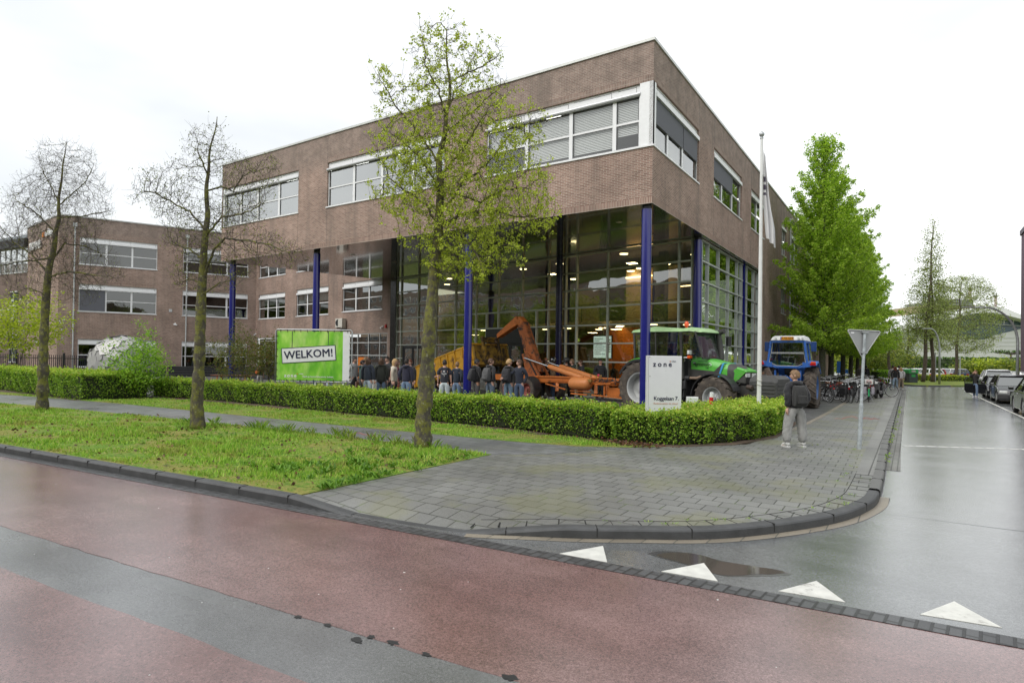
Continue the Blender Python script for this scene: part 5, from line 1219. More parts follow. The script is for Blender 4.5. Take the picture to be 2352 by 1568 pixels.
# cab
y0, y1 = yc-.78, yc+.78
m = MB()
def post(a, b, w_=.07): m.bar(a, b, w_, w_, up=(0, 1, 0))
for yy, yt in ((y0, y0+.06), (y1, y1-.06)):
    post((-.45, yy, 1.75), (-.55, yt, 2.98)); post((1.62, yy, 1.3), (1.48, yt, 2.98), .09); post((.5, yy, 1.75), (.42, yt, 2.98), .05); m.bar((2.33, yy+(.1 if yy == y0 else -.1), 2.05), (2.05, yt, 2.98), .05, .05, up=(0, 1, 0))
    m.bar((-.45, yy, 1.78), (.5, yy, 1.78), .06, .1); m.bar((.5, yy, 1.78), (.7, yy, 1.3), .06, .06); m.bar((.7, yy, 1.3), (1.62, yy, 1.3), .06, .06)
m.bar((2.33, y0+.1, 2.04), (2.33, y1-.1, 2.04), .05, .06); m.bar((-.45, y0, 1.78), (-.45, y1, 1.78), .08, .1); m.box(-.4, 1.6, y0+.1, y1-.1, 1.25, 1.32)
m.box(1.62, 1.72, yc-.45, yc+.45, 1.3, 2.1)
m.build('cab_frame', TDK, tr)
m = MB(); gy0, gy1 = y0-.01, y1+.01
for yy, yt in ((gy0, gy0+.06), (gy1, gy1-.06)):
    m.face([(-.45, yy, 1.83), (.5, yy, 1.83), (.42, yt, 2.95), (-.53, yt, 2.95)]); m.face([(.55, yy, 1.83), (.72, yy, 1.34), (1.6, yy, 1.34), (1.47, yt, 2.95), (.45, yt, 2.95)]); m.face([(1.64, yy, 1.9), (2.3, yy+(.1 if yy == gy0 else -.1), 2.08), (2.05, yt, 2.95), (1.52, yt, 2.95)])
m.face([(2.33, y0+.12, 2.08), (2.33, y1-.12, 2.08), (2.06, y1-.08, 2.95), (2.06, y0+.08, 2.95)]); m.face([(-.48, y0+.02, 1.83), (-.48, y1-.02, 1.83), (-.56, y1-.06, 2.95), (-.56, y0+.06, 2.95)])
m.build('cab_glass', GLASS, tr)
m = MB(); loft(m, [[(-.72, y0+.05, 2.98), (-.72, y1-.05, 2.98), (-.72, y1-.2, 3.09), (-.72, y0+.2, 3.09)], [(.3, y0-.02, 2.99), (.3, y1+.02, 2.99), (.3, y1-.15, 3.2), (.3, y0+.15, 3.2)], [(1.5, y0-.02, 2.97), (1.5, y1+.02, 2.97), (1.5, y1-.15, 3.1), (1.5, y0+.15, 3.1)], [(1.85, y0-.02, 2.98), (1.85, y1+.02, 2.98), (1.85, y1-.15, 3.13), (1.85, y0+.15, 3.13)], [(2.28, y0+.06, 2.93), (2.28, y1-.06, 2.93), (2.26, y1-.2, 3.0), (2.26, y0+.2, 3.0)]])
m.build('cab_roof', paint('roof_green', (.33, .5, .25), .45, var=.1, dirt=(.25, .33, .2), dfac=.56), tr, bevel=.03, smooth=40)
m = MB(); m.box(-.5, 2.1, y0+.1, y1-.1, 2.9, 2.98); m.build('roof_lining', BLACKP, tr)
m = MB(); m.box(.1, .55, yc-.25, yc+.25, 1.7, 1.85); m.box(.02, .12, yc-.25, yc+.25, 1.8, 2.5); m.build('seat', SEATM, tr, bevel=.05)
m = MB(); m.tube([(1.35, yc, 1.3), (1.2, yc, 2.0)], .03, 6); m.tube([(1.18+.03*math.cos(a), yc+.2*math.cos(a), 2.02+.2*math.sin(a)*.5) for a in [i*.524 for i in range(13)]], .015, 5); m.box(1.35, 1.62, yc-.3, yc+.3, 1.3, 2.12); m.build('steering_wheel', SEATM, tr)
m = MB(); m.lathe([(.05, 3.14), (.05, 3.2), (.085, 3.2), (.08, 3.3), (.05, 3.37), (0, 3.38)], (1.38, yc-.2, 0), n=14); m.build('beacon', AMB, tr, smooth=40)
for (x, y, z0, z1) in ((1.45, y0-.35, 2.6, 2.93), (2.35, y1+.25, 2.5, 2.85)):
    m = MB(); m.box(x-.05, x+.05, y-.12, y+.12, z0, z1); m.bar((x, y, z1-.06), (x+.05, y0+.05 if y < yc else y1-.1, z1-.02), .03, .03); m.build('mirror', BLACKP, tr, bevel=.03)
m = MB(); m.tube([(2.35, y1-.25, 2.0), (2.33, y1-.22, 2.2), (2.22, y1-.2, 2.75), (2.2, y1-.2, 2.9), (2.28, y1-.2, 3.0), (2.42, y1-.2, 3.03)], [.09, .1, .1, .1, .1, .1], 12); m.build('exhaust_pipe', TDK, tr, smooth=50)
for y in (y0-.02, y1+.02):
    m = MB(); m.bar((1.66, y, 2.06), (1.95, y, 2.06), .04, .04); m.box(1.85, 1.93, y-.1, y+.1, 2.17, 2.31); m.build('work_lamp', LENS, tr, bevel=.015); m = MB(); m.box(1.84, 1.95, y-.08, y+.08, 2.03, 2.13); m.build('indicator', AMB, tr, bevel=.01)
m = MB(); m.box(3.95, 4.85, yc-.55, yc+.55, .72, 1.3); loft(m, [[(3.95, yc-.55, 1.28), (3.95, yc+.55, 1.28), (3.95, yc+.5, 1.4), (3.95, yc-.5, 1.4)], [(4.1, yc-.55, 1.3), (4.1, yc+.55, 1.3), (4.1, yc+.45, 1.52), (4.1, yc-.45, 1.52)], [(4.7, yc-.55, 1.3), (4.7, yc+.55, 1.3), (4.7, yc+.45, 1.5), (4.7, yc-.45, 1.5)], [(4.85, yc-.5, 1.28), (4.85, yc+.5, 1.28), (4.85, yc+.4, 1.4), (4.85, yc-.4, 1.4)]])
for k in range(4): m.box(4.05, 4.8, yc-.565, yc-.54, .82+k*.12, .87+k*.12); m.box(4.84, 4.865, yc-.45, yc+.45, .82+k*.12, .87+k*.12)
m.build('front_weight', paint('cast_weight', (.05, .05, .05), .6, var=.2, scale=5, dirt=(.12, .11, .1), dfac=.6), tr, bevel=.03)
m = MB(); m.bar((3.75, yc-.2, 1.1), (4.35, yc-.05, 1.72), .05, .09); m.bar((4.3, yc-.08, 1.75), (4.45, yc-.08, 1.45), .1, .12); m.bar((3.7, yc-.35, .8), (4.0, yc-.35, .95), .08, .1); m.bar((3.7, yc+.35, .8), (4., yc+.35, .95), .08, .1); m.tube([(3.9, yc-.58, 1.12), (4.1, yc-.62, 1.1)], .07, 10); m.build('front_linkage', paint('linkage', (.07, .05, .04), .7, var=.4, dirt=(.16, .07, .03), dfac=.6), tr)
# lettering on the bonnet (a script word and a number) and the small emblem
def on_side(o, parent, x, y, z, rx=R(90), rz=0, sh=0):
    o.parent = parent; o.location = (x, y, z); o.rotation_euler = (rx, 0, rz); return o
M_INK = paint('black_ink', (.015, .015, .02), .4)
t_ = text('Agrotron', .17, 'bonnet_lettering', M_INK, .002, .0, .92)
me = t_.data
for v_ in me.vertices: v_.co.x += v_.co.y*.35
on_side(t_, tr, 2.12, yc-.437, 1.83, rz=0)
on_side(text('150', .09, 'bonnet_lettering', M_INK, .002, .001), tr, 2.35, yc-.436, 1.71)
m = MB(); m.tube([(2.0, yc-.436, 1.93), (2.2, yc-.436, 1.955), (2.4, yc-.436, 1.92), (2.45, yc-.436, 1.84)], .006, 4); m.tube([(2.42, yc-.437, 1.87), (2.5, yc-.437, 1.86), (2.52, yc-.437, 1.8), (2.45, yc-.437, 1.77)], .011, 4, m=1); m.build('bonnet_swirl', [M_INK, M_SIGNW], tr)
m = MB(); m.box(1.8, 1.92, yc-.436, yc-.43, 1.86, 1.9, 0); m.box(1.8, 1.92, yc-.437, yc-.431, 1.873, 1.888, 1); m.build('side_badge', [M_INK, M_SIGNW], tr)

# ---- orange hook-lift trailer
OR_ = paint('weathered_orange', (.46, .13, .02), .55, var=.18, scale=4, dirt=(.07, .035, .02), dfac=.57)
ORR = paint('rusty_orange', (.3, .085, .02), .7, var=.3, scale=5, dirt=(.035, .025, .02), dfac=.5)
ORT = paint('tank_orange', (.55, .2, .06), .5, var=.08, dirt=(.2, .08, .04), dfac=.66)
CHR = paint('cylinder_chrome', (.75, .76, .78), .12, 1., .03)
hl = thing('hook_lift_trailer', 'rusty orange hook lift trailer with raised bent arm, coupled behind the green tractor', 'trailer', (-2.2, 1.9, 0), R(-13))
m = MB()
for y in (.8, 1.6): m.box(-8.0, -.4, y-.06, y+.06, .86, 1.14)
for x in (-7.8, -6.2, -4.8, -3.2, -1.6, -.5): m.box(x-.06, x+.06, .8, 1.6, .88, 1.1)
m.box(-5.0, -4.85, .5, 1.9, .8, 1.1); m.bar((-.5, .8, 1.0), (.35, 1.15, .7), .14, .2); m.bar((-.5, 1.6, 1.0), (.35, 1.25, .7), .14, .2)
m.bar((-5., .72, 1.12), (-.6, .72, 1.16), .05, .07)
for k in range(3): m.bar((-4.3+.0, .68, 1.0-k*.04), (-2.7, .68, 1.0-k*.04), .02, .015)
m.build('chassis', OR_, hl, bevel=.01)
m = MB()
m.bar((-1.35, .3, .46), (.2, .3, .42), .05, .06); m.bar((-2.5, .3, .47), (-1.6, .3, .45), .05, .06); m.box(-.75, -.05, .55, .6, .45, .8); m.bar((-.8, .45, .95), (-.8, .45, .45), .08, .06); m.bar((-1.2, .35, .92), (-.4, .35, .98), .07, .06); m.bar((-.6, .42, .95), (-.1, .6, 1.15), .06, .06)
m.box(-2.6, -1.5, .35, .45, .56, .6); m.bar((-1.3, .5, .3), (.3, .5, .3), .3, .08, 1); m.bar((-2.9, .4, .62), (-4.2, .5, .82), .05, .05)
for x in (-3.7, -1.5, -.9): m.bar((x, .75, .86), (x+.12, .6, .5), .14, .05)
m.build('underframe', [OR_, DARKM], hl, bevel=.006)
m = MB(); m.lathe([(0, -2.62), (.12, -2.62), (.24, -2.55), (.27, -2.45), (.27, -1.7), (.24, -1.6), (.12, -1.52), (0, -1.52)], (0, .42, .9), 'X', 24); m.tube([(-2.0, .42, 1.15), (-2.0, .42, 1.22)], .09, 12); m.build('air_tank', ORT, hl, smooth=40)
m = MB(); rngh = random.Random(5)
for k in range(16):
    x = rngh.uniform(-1.5, -.4); y = rngh.uniform(.35, .9); P = [(x, y, 1.05)]
    for q in range(4): P.append((P[-1][0]+rngh.uniform(.02, .3), P[-1][1]+rngh.uniform(-.1, .1), 1.05+rngh.uniform(-.12, .16)))
    m.tube(P, .014, 5)
m.build('hydraulic_hoses', BLACKP, hl, smooth=True)
m = MB()
for x, y in ((-1.45, .35), (-1.2, .4), (-1.05, .45), (-.95, .4)): m.tube([(x, y, 1.12), (x, y, 1.25)], .015, 6); m.lathe([(0, 0), (.035, 0), (.035, .03), (0, .03)], (x, y-.02, 1.27), 'Y', 10)
m.box(-1.62, -1.4, .3, .42, 1.0, 1.1); m.build('valves', paint('brass', (.4, .25, .08), .4, .6), hl)
# arm: two box sections, hook and pivot cheeks
yA = 1.2
def boxsec(mb, pts, w_, d0, d1, m=None): 
    for (a, b, da, db) in zip(pts[:-1], pts[1:], d0, d1):
        A, B = Vector((a[0], yA, a[1])), Vector((b[0], yA, b[1])); d = (B-A).normalized(); u = Vector((-d.z, 0, d.x))
        q = lambda P, dd: [P+Vector((0, -w_/2, 0))-u*dd/2, P+Vector((0, w_/2, 0))-u*dd/2, P+Vector((0, w_/2, 0))+u*dd/2, P+Vector((0, -w_/2, 0))+u*dd/2]
        loft(mb, [q(A, da), q(B, db)], m)
m = MB(); boxsec(m, [(-5.35, 1.2), (-6.42, 3.62)], .36, [.62], [.5]); o = m.build('lift_arm', ORR, hl, bevel=.02)
m = MB(); boxsec(m, [(-6.33, 3.62), (-6.68, 3.82), (-8.15, 3.05)], .34, [.3, .42], [.42, .2]); m.build('jib_arm', OR_, hl, bevel=.02)
m = MB(); P = [(-8.1, yA, 3.05), (-8.3, yA, 2.96), (-8.42, yA, 2.86), (-8.38, yA, 2.74), (-8.24, yA, 2.72)]; m.tube(P, [.08, .075, .07, .06, .03], 8); m.build('hook', paint('hook_iron', (.08, .05, .03), .6, .5), hl, smooth=50)
for y in (yA-.3, yA+.3):
    m = MB(); m.prism([(-6.15, 2.15), (-5.75, 2.2), (-4.9, 1.15), (-5.1, .95), (-5.75, .95)], y-.03, y+.03, 'Y'); m.build('pivot_plate', ORR, hl)
    m = MB(); m.bar((-5.75, y, 2.0), (-5.0, y, 1.0), .05, .16, up=(0, 1, 0)); m.build('push_link', DARKM, hl)
for y in (.82, 1.6):
    m = MB(); m.tube([(-5.9, y, 1.97), (-4.2, y, 1.57)], .045, 12); m.build('piston_rod', CHR, hl, smooth=40)
    m = MB(); m.tube([(-4.3, y, 1.59), (-4.24, y, 1.575), (-4.2, y, 1.565), (-2.1, y, 1.08), (-1.9, y, 1.03)], [.1, .1, .12, .12, .09], 16); m.build('hydraulic_cylinder', ORT, hl, smooth=40)
for x in (-6.35, -5.0-.05):
    for s_, y in ((-1, .28), (1, 2.12)):
        wheel(hl, (x, y, .52), .52, .42, .28, TYM, paint('rim_red_rust', (.3, .09, .07), .6, dirt=(.12, .05, .03)), 0, s_, .1)
m = MB(); arch(m, -5.05, .25, .52, .6, .5, R(5), R(85), .02, 10); m.bar((-4.4, .03, .5), (-4.52, .03, .98), .02, .02); m.build('mudguard', BLACKP, hl)
# ---- yellow tipper container hanging from the hook, tilted
YEL = paint('rusty_yellow', (.52, .27, .015), .6, var=.15, scale=3, dirt=(.09, .035, .012), dfac=.53)
YED = paint('rusty_yellow_dark', (.26, .15, .015), .7, var=.4, scale=4, dirt=(.04, .025, .012), dfac=.46)
tilt = math.atan2(2.66-1.27, -8.55+14.0)
ct = thing('yellow_container', 'tilted rusty yellow skip container with ribbed sides, held up by the orange hook arm', 'container')
ct.location = Vector((-2.2, 1.9, 0))+Vector((math.cos(R(-13))*-14.02, math.sin(R(-13))*-14.02, .05)); ct.rotation_euler = (0, -tilt, R(-13))
Lc, Wc = 5.66, 2.35
m = MB(); zb0, zt0 = .02, 1.22; fz = .30
prof = [(.25, .1), (5.6, .12), (5.62, .3), (5.62, 1.2), (0, 1.2), (.0, .55), (.1, .25)]
for y in (0, Wc): m.prism(prof, y-.02, y+.02, 'Y')
m.build('side_wall', YEL, ct)
m = MB(); m.box(.1, 5.6, 0, Wc, .08, .12); m.box(-.03, .03, 0.02, Wc-.02, .3, 1.18); m.build('floor_and_tailgate', YED, ct)
m = MB(); m.prism([(5.58, .28), (5.7, .28), (5.66, 1.2), (5.58, 1.2)], .0, Wc, 'Y'); 
for y in (.06, .62, 1.72, Wc-.06): m.prism([(5.64, .2), (5.76, .2), (5.72, 1.2), (5.64, 1.2)], y-.045, y+.045, 'Y')
m.box(5.6, 5.8, 0, Wc, .12, .3); m.build('front_wall', YED, ct, bevel=.008)
m = MB()
for y in (.66, 1.68): m.prism([(5.72, .3), (5.86, .3), (5.8, 1.62), (5.68, 1.62)], y-.07, y+.07, 'Y')
m.box(5.7, 5.78, .66, 1.68, 1.3, 1.58); m.tube([(5.8, 1.0, 1.42), (5.92, 1.05, 1.45), (5.92, 1.3, 1.45), (5.8, 1.35, 1.42)], .035, 6); m.build('hook_frame', YED, ct, bevel=.01)
m = MB()
for y in (0, Wc): m.tube([(-.02, y, 1.22), (5.7, y, 1.22)], .055, 8)
m.tube([(5.66, 0, 1.22), (5.66, Wc, 1.22)], .05, 8); m.build('rim_tube', YEL, ct, smooth=40)
for k in range(9):
    x = .35+k*.64
    for y, s_ in ((0, -1), (Wc, 1)): m = MB(); m.prism([(x-.05, .14), (x+.05, .14), (x+.05, 1.18), (x-.05, 1.18)], *sorted((y+s_*.02, y+s_*.09)), 'Y'); m.build('rib', YEL, ct)
m = MB()
for y in (.7, 1.6): m.box(.2, 5.6, y-.06, y+.06, -.06, .08)
m.build('runner', DARKM, ct)

# ---- blue tractor seen from behind
BLU = paint('tractor_blue', (.03, .13, .46), .45, var=.18, coat=.1, dirt=(.03, .05, .12), dfac=.56)
bt = thing('blue_tractor', 'blue tractor with a white roof and plate T-50-GHS, seen from behind', 'tractor', (3.2, 8.5, 0), 0)
def wx(parent, c, R_, w_, rr, lug, side):
    o = wheel(parent, (0, 0, 0), R_, w_, rr, TYM, paint('rim_blue', (.05, .12, .3), .5), lug, side, .12, .04); o.location = c; o.rotation_euler = (0, 0, R(90)); return o
wx(bt, (-.87, 0, .87), .87, .5, .5, 18, 1); wx(bt, (.87, 0, .87), .87, .5, .5, 18, -1); wx(bt, (-.75, 2.4, .55), .55, .3, .3, 14, 1); wx(bt, (.75, 2.4, .55), .55, .3, .3, 14, -1)
m = MB(); m.box(-.27, .27, -.35, 2.9, .6, 1.15); m.box(-.32, .32, -.6, .2, .55, 1.25); m.lathe([(0, -.85), (.1, -.85), (.12, -.6)], (0, 0, .75), 'Y', 12); m.bar((-.8, 0, .87), (.8, 0, .87), .26, .26); m.box(-.22, .22, -.72, -.55, .75, 1.3)
for x in (-.3, -.1, .1, .3): m.lathe([(0, 0), (.05, 0), (.05, .14), (0, .14)], (x, -.5, 1.25), 'Z', 8)
m.build('rear_housing', BLU, bt, bevel=.015)
m = MB()
for s_ in (-1, 1):
    m.bar((s_*.36, -.4, 1.32), (s_*.42, -.95, 1.18), .07, .07); m.bar((s_*.42, -.9, 1.2), (s_*.5, -1.05, .45), .06, .06); m.bar((s_*.3, -.4, .55), (s_*.5, -1.15, .42), .08, .1); m.lathe([(.03, 0), (.08, 0), (.08, .06), (.03, .06)], (s_*.4, -.8, 1.3), 'Z', 8)
m.tube([(0, -.6, 1.25), (.0, -.75, 1.3)], .06, 8); m.build('three_point_linkage', BLU, bt, bevel=.008)
m = MB(); m.box(-.2, .2, -.85, -.6, .95, 1.13); m.tube([(-.1, -.87, 1.2), (0, -.9, 1.26), (.1, -.87, 1.2), (0, -.88, 1.13), (-.1, -.87, 1.2)], .02, 5); m.bar((-.25, -.65, 1.35), (.3, -.6, 1.0), .03, .03); m.build('tow_hitch', paint('hitch_brown', (.09, .06, .04), .7, var=.4), bt)
# cab frame
m = MB()
def P4(x0, z0, x1, z1, y=-.75, w_=.09): m.bar((x0, y, z0), (x1, y, z1), w_, .09, up=(0, 1, 0))
for s_ in (-1, 1):
    P4(s_*.78, 1.85, s_*.66, 2.86, -.75, .09); P4(s_*.84, 1.85, s_*.4, 1.72); m.bar((s_*.66, -.75, 2.82), (s_*.66, 1.1, 2.82), .09, .09); m.bar((s_*.66, 1.1, 2.82), (s_*.62, 1.15, 1.5), .08, .08, up=(0, 1, 0)); m.bar((s_*.68, .1, 2.82), (s_*.8, .1, 1.8), .07, .07, up=(0, 1, 0))
P4(-.66, 2.83, .66, 2.83); P4(-.45, 1.74, .45, 1.74); P4(-.5, 1.6, -.5, 1.1, -.6, .08); P4(.5, 1.6, .5, 1.1, -.6, .08); m.box(-.62, .62, .9, 1.2, 1.0, 1.75)
m.build('cab_frame', BLU, bt, bevel=.012)
for s_ in (-1, 1):
    m = MB(); loft(m, [[(s_*.6, -.8, 1.72), (s_*1.12, -.85, 1.8), (s_*1.12, -.85, 1.87), (s_*.6, -.8, 1.95)], [(s_*.6, .1, 1.85), (s_*1.12, .1, 1.95), (s_*1.12, .1, 2.0), (s_*.6, .1, 2.05)], [(s_*.6, .9, 1.45), (s_*1.12, .9, 1.45), (s_*1.12, .9, 1.5), (s_*.6, .9, 1.5)]]); recalc(m.build('mudguard', BLU, bt))
    m = MB(); m.box(s_*.9, s_*1.15, -.9, -.82, 1.85, 2.0); m.build('mudguard_box', paint('pale_blue', (.1, .25, .65), .4), bt)
    m = MB(); m.box(s_*.9, s_*1.12, -.925, -.9, 1.83, 1.92); m.build('tail_light', REDL, bt); m = MB(); m.box(s_*.93, s_*1.11, -.925, -.9, 1.925, 1.985); m.build('indicator', AMB, bt)
    m = MB(); m.box(s_*.84, s_*1.04, -.1, -.04, 2.42, 2.84); m.bar((s_*.66, 0, 2.8), (s_*.9, -.05, 2.8), .03, .03); m.build('mirror', paint('mirror_blue', (.02, .06, .2), .3), bt, bevel=.02)
m = MB(); loft(m, [[(-.68, -.85, 2.87), (.68, -.85, 2.87), (.6, -.8, 3.02), (-.6, -.8, 3.02)], [(-.7, -.3, 2.87), (.7, -.3, 2.87), (.6, -.3, 3.1), (-.6, -.3, 3.1)], [(-.7, .9, 2.87), (.7, .9, 2.87), (.6, .9, 3.08), (-.6, .9, 3.08)], [(-.66, 1.25, 2.87), (.66, 1.25, 2.87), (.58, 1.2, 2.98), (-.58, 1.2, 2.98)]]); recalc(m.build('cab_roof', paint('roof_white', (.72, .73, .72), .4, var=.05, dirt=(.4, .4, .36), dfac=.66), bt, bevel=.03, smooth=40))
m = MB(); m.face([(-.62, -.76, 2.36), (.62, -.76, 2.36), (.58, -.76, 2.78), (-.58, -.76, 2.78)]); m.face([(-.7, -.77, 1.95), (-.42, -.77, 1.8), (.42, -.77, 1.8), (.7, -.77, 1.95), (.64, -.77, 2.31), (-.64, -.77, 2.31)])
for s_ in (-1, 1): m.face([(s_*.8, -.65, 1.9), (s_*.78, .95, 1.9), (s_*.67, 1., 2.78), (s_*.67, -.65, 2.78)])
m.face([(-.6, 1.14, 1.75), (.6, 1.14, 1.75), (.6, 1.1, 2.78), (-.6, 1.1, 2.78)]); m.build('cab_glass', GLASS, bt)
m = MB()
def loop(P, y, r_): m.tube([(a, y, b) for a, b in P+[P[0]]], r_, 4)
loop([(-.63, 2.36), (.63, 2.36), (.59, 2.79), (-.59, 2.79)], -.775, .012); loop([(-.71, 1.95), (-.42, 1.79), (.42, 1.79), (.71, 1.95), (.65, 2.32), (-.65, 2.32)], -.785, .014); m.build('window_seal', paint('seal_grey', (.5, .52, .52), .5), bt)
m = MB(); m.box(-.26, .26, -.88, -.86, 2.9, 3.03, 0); m.box(-.26, -.22, -.883, -.87, 2.9, 3.03, 1); m.build('number_plate', [paint('plate_amber', (.8, .33, .01), .4, var=.02), paint('plate_blue', (.01, .05, .4), .4)], bt)
on_side(text('T-50-GHS', .115, 'plate_lettering', M_INK, .002, .002), bt, .02, -.884, 2.965)
for x in (-.45, .45, .6): m = MB(); m.lathe([(0, -.93), (.045, -.93), (.045, -.85)], (x, 0, 2.97), 'Y', 10); m.build('work_lamp', LENS, bt)
m = MB(); m.box(-.22, .22, .0, .35, 1.3, 1.5); m.box(-.22, .22, -.1, 0, 1.45, 2.05); m.build('seat', SEATM, bt, bevel=.04)
m = MB(); m.box(-.36, .36, 1.2, 2.9, 1.1, 1.65); m.build('bonnet', BLU, bt, bevel=.05)

# ---- cars
def car(name, label, loc, rz, col, L=4.2, W=1.78, H=1.5, door_open=False, suv=False, group=None, kind='hatch', plate=None, simple=False):
    t = thing(name, label, 'car', loc, rz, group); pm_ = paint('car_'+col[0], col[1], .22, col[2] if len(col) > 2 else 0., .04, coat=.8); hL = L/2; hW = W/2; wr = .33 if not suv else .36
    xa, xb = hL-.82, -hL+.78; zb = .22; belt = H*.61; hood = H*.56
    # lower body side profile with wheel arches
    def arc(cx, r_, n=8): return [(cx+r_*math.cos(math.pi*k/n), wr*.95+r_*math.sin(math.pi*k/n)) for k in range(n+1)]
    low = [(-hL+.06, zb+.06), (-hL, .5), (-hL+.04, belt-.03)] + ([(-hL+.1, belt)] if kind != 'estate' else [(-hL+.08, belt)]) + [(hL-1.15, belt-.0), (hL-.35, hood-.06), (hL-.06, hood-.2), (hL, .48), (hL-.06, zb+.04)]
    bot = [(xa+wr+.06, zb)] + arc(xa, wr+.055) + [(xa-wr-.055, zb), (xb+wr+.055, zb)] + arc(xb, wr+.055) + [(xb-wr-.055, zb)]
    P = low+bot; bm = bmesh.new()
    secs = [(-1, .93), (-.93, 1.0), (.93, 1.0), (1, .93)]
    vsr = []
    for (yy, sc_) in secs: vsr.append([bm.verts.new((x, yy*hW, .6+(z-.6)*(1 if sc_ == 1. else (.93 if z > .5 else 1)))) for x, z in P])
    n = len(P)
    for a, b in zip(vsr[:-1], vsr[1:]):
        for j in range(n): bm.faces.new((a[j], a[(j+1) % n], b[(j+1) % n], b[j]))
    bm.faces.new(vsr[0][::-1]); bm.faces.new(vsr[-1]); bmesh.ops.recalc_face_normals(bm, faces=bm.faces)
    me = bpy.data.meshes.new('body'); bm.to_mesh(me); bm.free(); me.materials.append(pm_); b_ = bpy.data.objects.new('body', me); C.objects.link(b_); b_.parent = t
    k = b_.modifiers.new('b', 'BEVEL'); k.width = .035; k.segments = 2; k.limit_method = 'ANGLE'; k.angle_limit = R(30)
    # greenhouse
    x0 = hL-1.1; x1 = x0-.72; x3 = -hL+.12 if kind != 'sedan' else -hL+.6; x2 = x3+(.4 if kind != 'estate' else .5); zt = H-.03
    bw = hW*.93; tw_ = hW*.7
    gsec = [(x0, belt), (x1, zt), (x2, zt-.04), (x3, belt)]
    m = MB()
    m.mesh([(x0, -bw, belt), (x1, -tw_, zt-.03), (x2, -tw_, zt-.07), (x3, -bw, belt), (x0, bw, belt), (x1, tw_, zt-.03), (x2, tw_, zt-.07), (x3, bw, belt)], [(0, 1, 2, 3), (7, 6, 5, 4), (0, 4, 5, 1), (3, 2, 6, 7)])
    m.build('glasshouse', thin_glass_car, t)
    m = MB(); loft(m, [[(x1+.12, -tw_-.01, zt-.055), (x1+.12, tw_+.01, zt-.055), (x1+.05, tw_*.85, zt-.01), (x1+.05, -tw_*.85, zt-.01)], [(x1-.3, -tw_-.03, zt-.05), (x1-.3, tw_+.03, zt-.05), (x1-.3, tw_*.85, zt+.03), (x1-.3, -tw_*.85, zt+.03)], [(x2+.2, -tw_-.03, zt-.08), (x2+.2, tw_+.03, zt-.08), (x2+.2, tw_*.85, zt+.0), (x2+.2, -tw_*.85, zt+.0)], [(x2-.05, -tw_, zt-.1), (x2-.05, tw_, zt-.1), (x2-.02, tw_*.85, zt-.05), (x2-.02, -tw_*.85, zt-.05)]])
    for s_ in (-1, 1):
        m.bar((x0, s_*bw, belt), (x1, s_*(tw_+.0), zt-.05), .05, .06); m.bar((x3+.02, s_*bw, belt), (x2-.02, s_*tw_, zt-.08), .1, .12); xm = (x1+x2)/2; m.bar((xm, s_*(bw+.0), belt), (xm, s_*(tw_+.0), zt-.05), .05, .09); m.bar((x1, s_*(tw_+.01), zt-.05), (x2, s_*(tw_+.01), zt-.09), .05, .05)
    m.build('roof', pm_, t, smooth=40)
    for cx in (xa, xb):
        for s_ in (-1, 1): wheel(t, (cx, s_*(hW-.11), wr), wr, .2, wr*.66, RUBBER, ALU, 0, s_, .05, spokes=5)
    for s_ in (-1, 1):
        m = MB(); m.box(hL-.22, hL+.005, s_*(hW-.42), s_*(hW-.08), hood-.3, hood-.17); m.build('headlight', LENS, t, bevel=.02)
        m = MB(); m.box(-hL-.01, -hL+.12, s_*(hW-.34), s_*(hW-.04), belt-.28, belt-.1); m.build('tail_light', REDL, t, bevel=.02)
        m = MB(); m.box(x0-.18, x0-.04, s_*(hW+.02), s_*(hW+.2), belt+.0, belt+.14); m.build('mirror', pm_, t, bevel=.03)
    m = MB(); m.box(hL-.05, hL+.012, -hW*.5, hW*.5, .3, .45, 0); m.box(hL-.05, hL+.015, -hW*.42, hW*.42, .5, hood-.18, 0); m.build('front_grille', BLACKP, t, bevel=.01)
    m = MB(); m.box(hL-.02, hL+.03, -.26, .26, .42, .53); m.build('number_plate', paint('plate_yellow', (.8, .5, .02), .4), t)
    m = MB(); m.box(-hL-.025, -hL+.02, -.26, .26, .62, .73); m.build('number_plate', paint('plate_yellow', (.8, .5, .02), .4), t)
    if not simple:
        m = MB(); m.box(-hL+.1, hL-.1, -hW*.9, hW*.9, .18, .3); m.build('underbody', BLACKP, t)
        m = MB(); m.box(x2+.2, x1-.3, -hW*.7, hW*.7, .5, .8); 
        for s_ in (-.38, .38): m.box(x1-.75, x1-.6, s_-.22, s_+.22, .6, 1.18)
        m.build('seats', SEATM, t, bevel=.05)
        m = MB()
        for s_ in (-1, 1): m.box(x1-.38, x1-.2, s_*(hW+.0), s_*(hW+.018), belt-.13, belt-.1)
        m.build('door_handle', ALU, t)
    if door_open:
        d = MB(); q = Matrix.Rotation(R(72), 4, 'Z')
        hx, hy = x0+.05, -hW   # hinge
        def Q(p_): v = q @ Vector((p_[0]-hx, p_[1]-hy, 0)) if False else None
        a = R(-118 if door_open > 0 else 118)
        dirx, diry = math.cos(R(180+66)), math.sin(R(180+66))
        pts = [(0, .28), (1.02, .28), (1.12, .45), (1.12, belt), (0, belt)]
        vs_ = [(hx+u*dirx, hy+u*diry, z) for u, z in pts]; nx, ny = diry*.05, -dirx*.05
        vs2 = [(x+nx, y+ny, z) for x, y, z in vs_]; n5 = 5
        d.mesh(vs_+vs2, [(0, 1, 2, 3, 4), (9, 8, 7, 6, 5)]+[(i, i+5, (i+1) % 5+5, (i+1) % 5) for i in range(5)])
        do = d.build('door', pm_, t, bevel=.02); recalc(do)
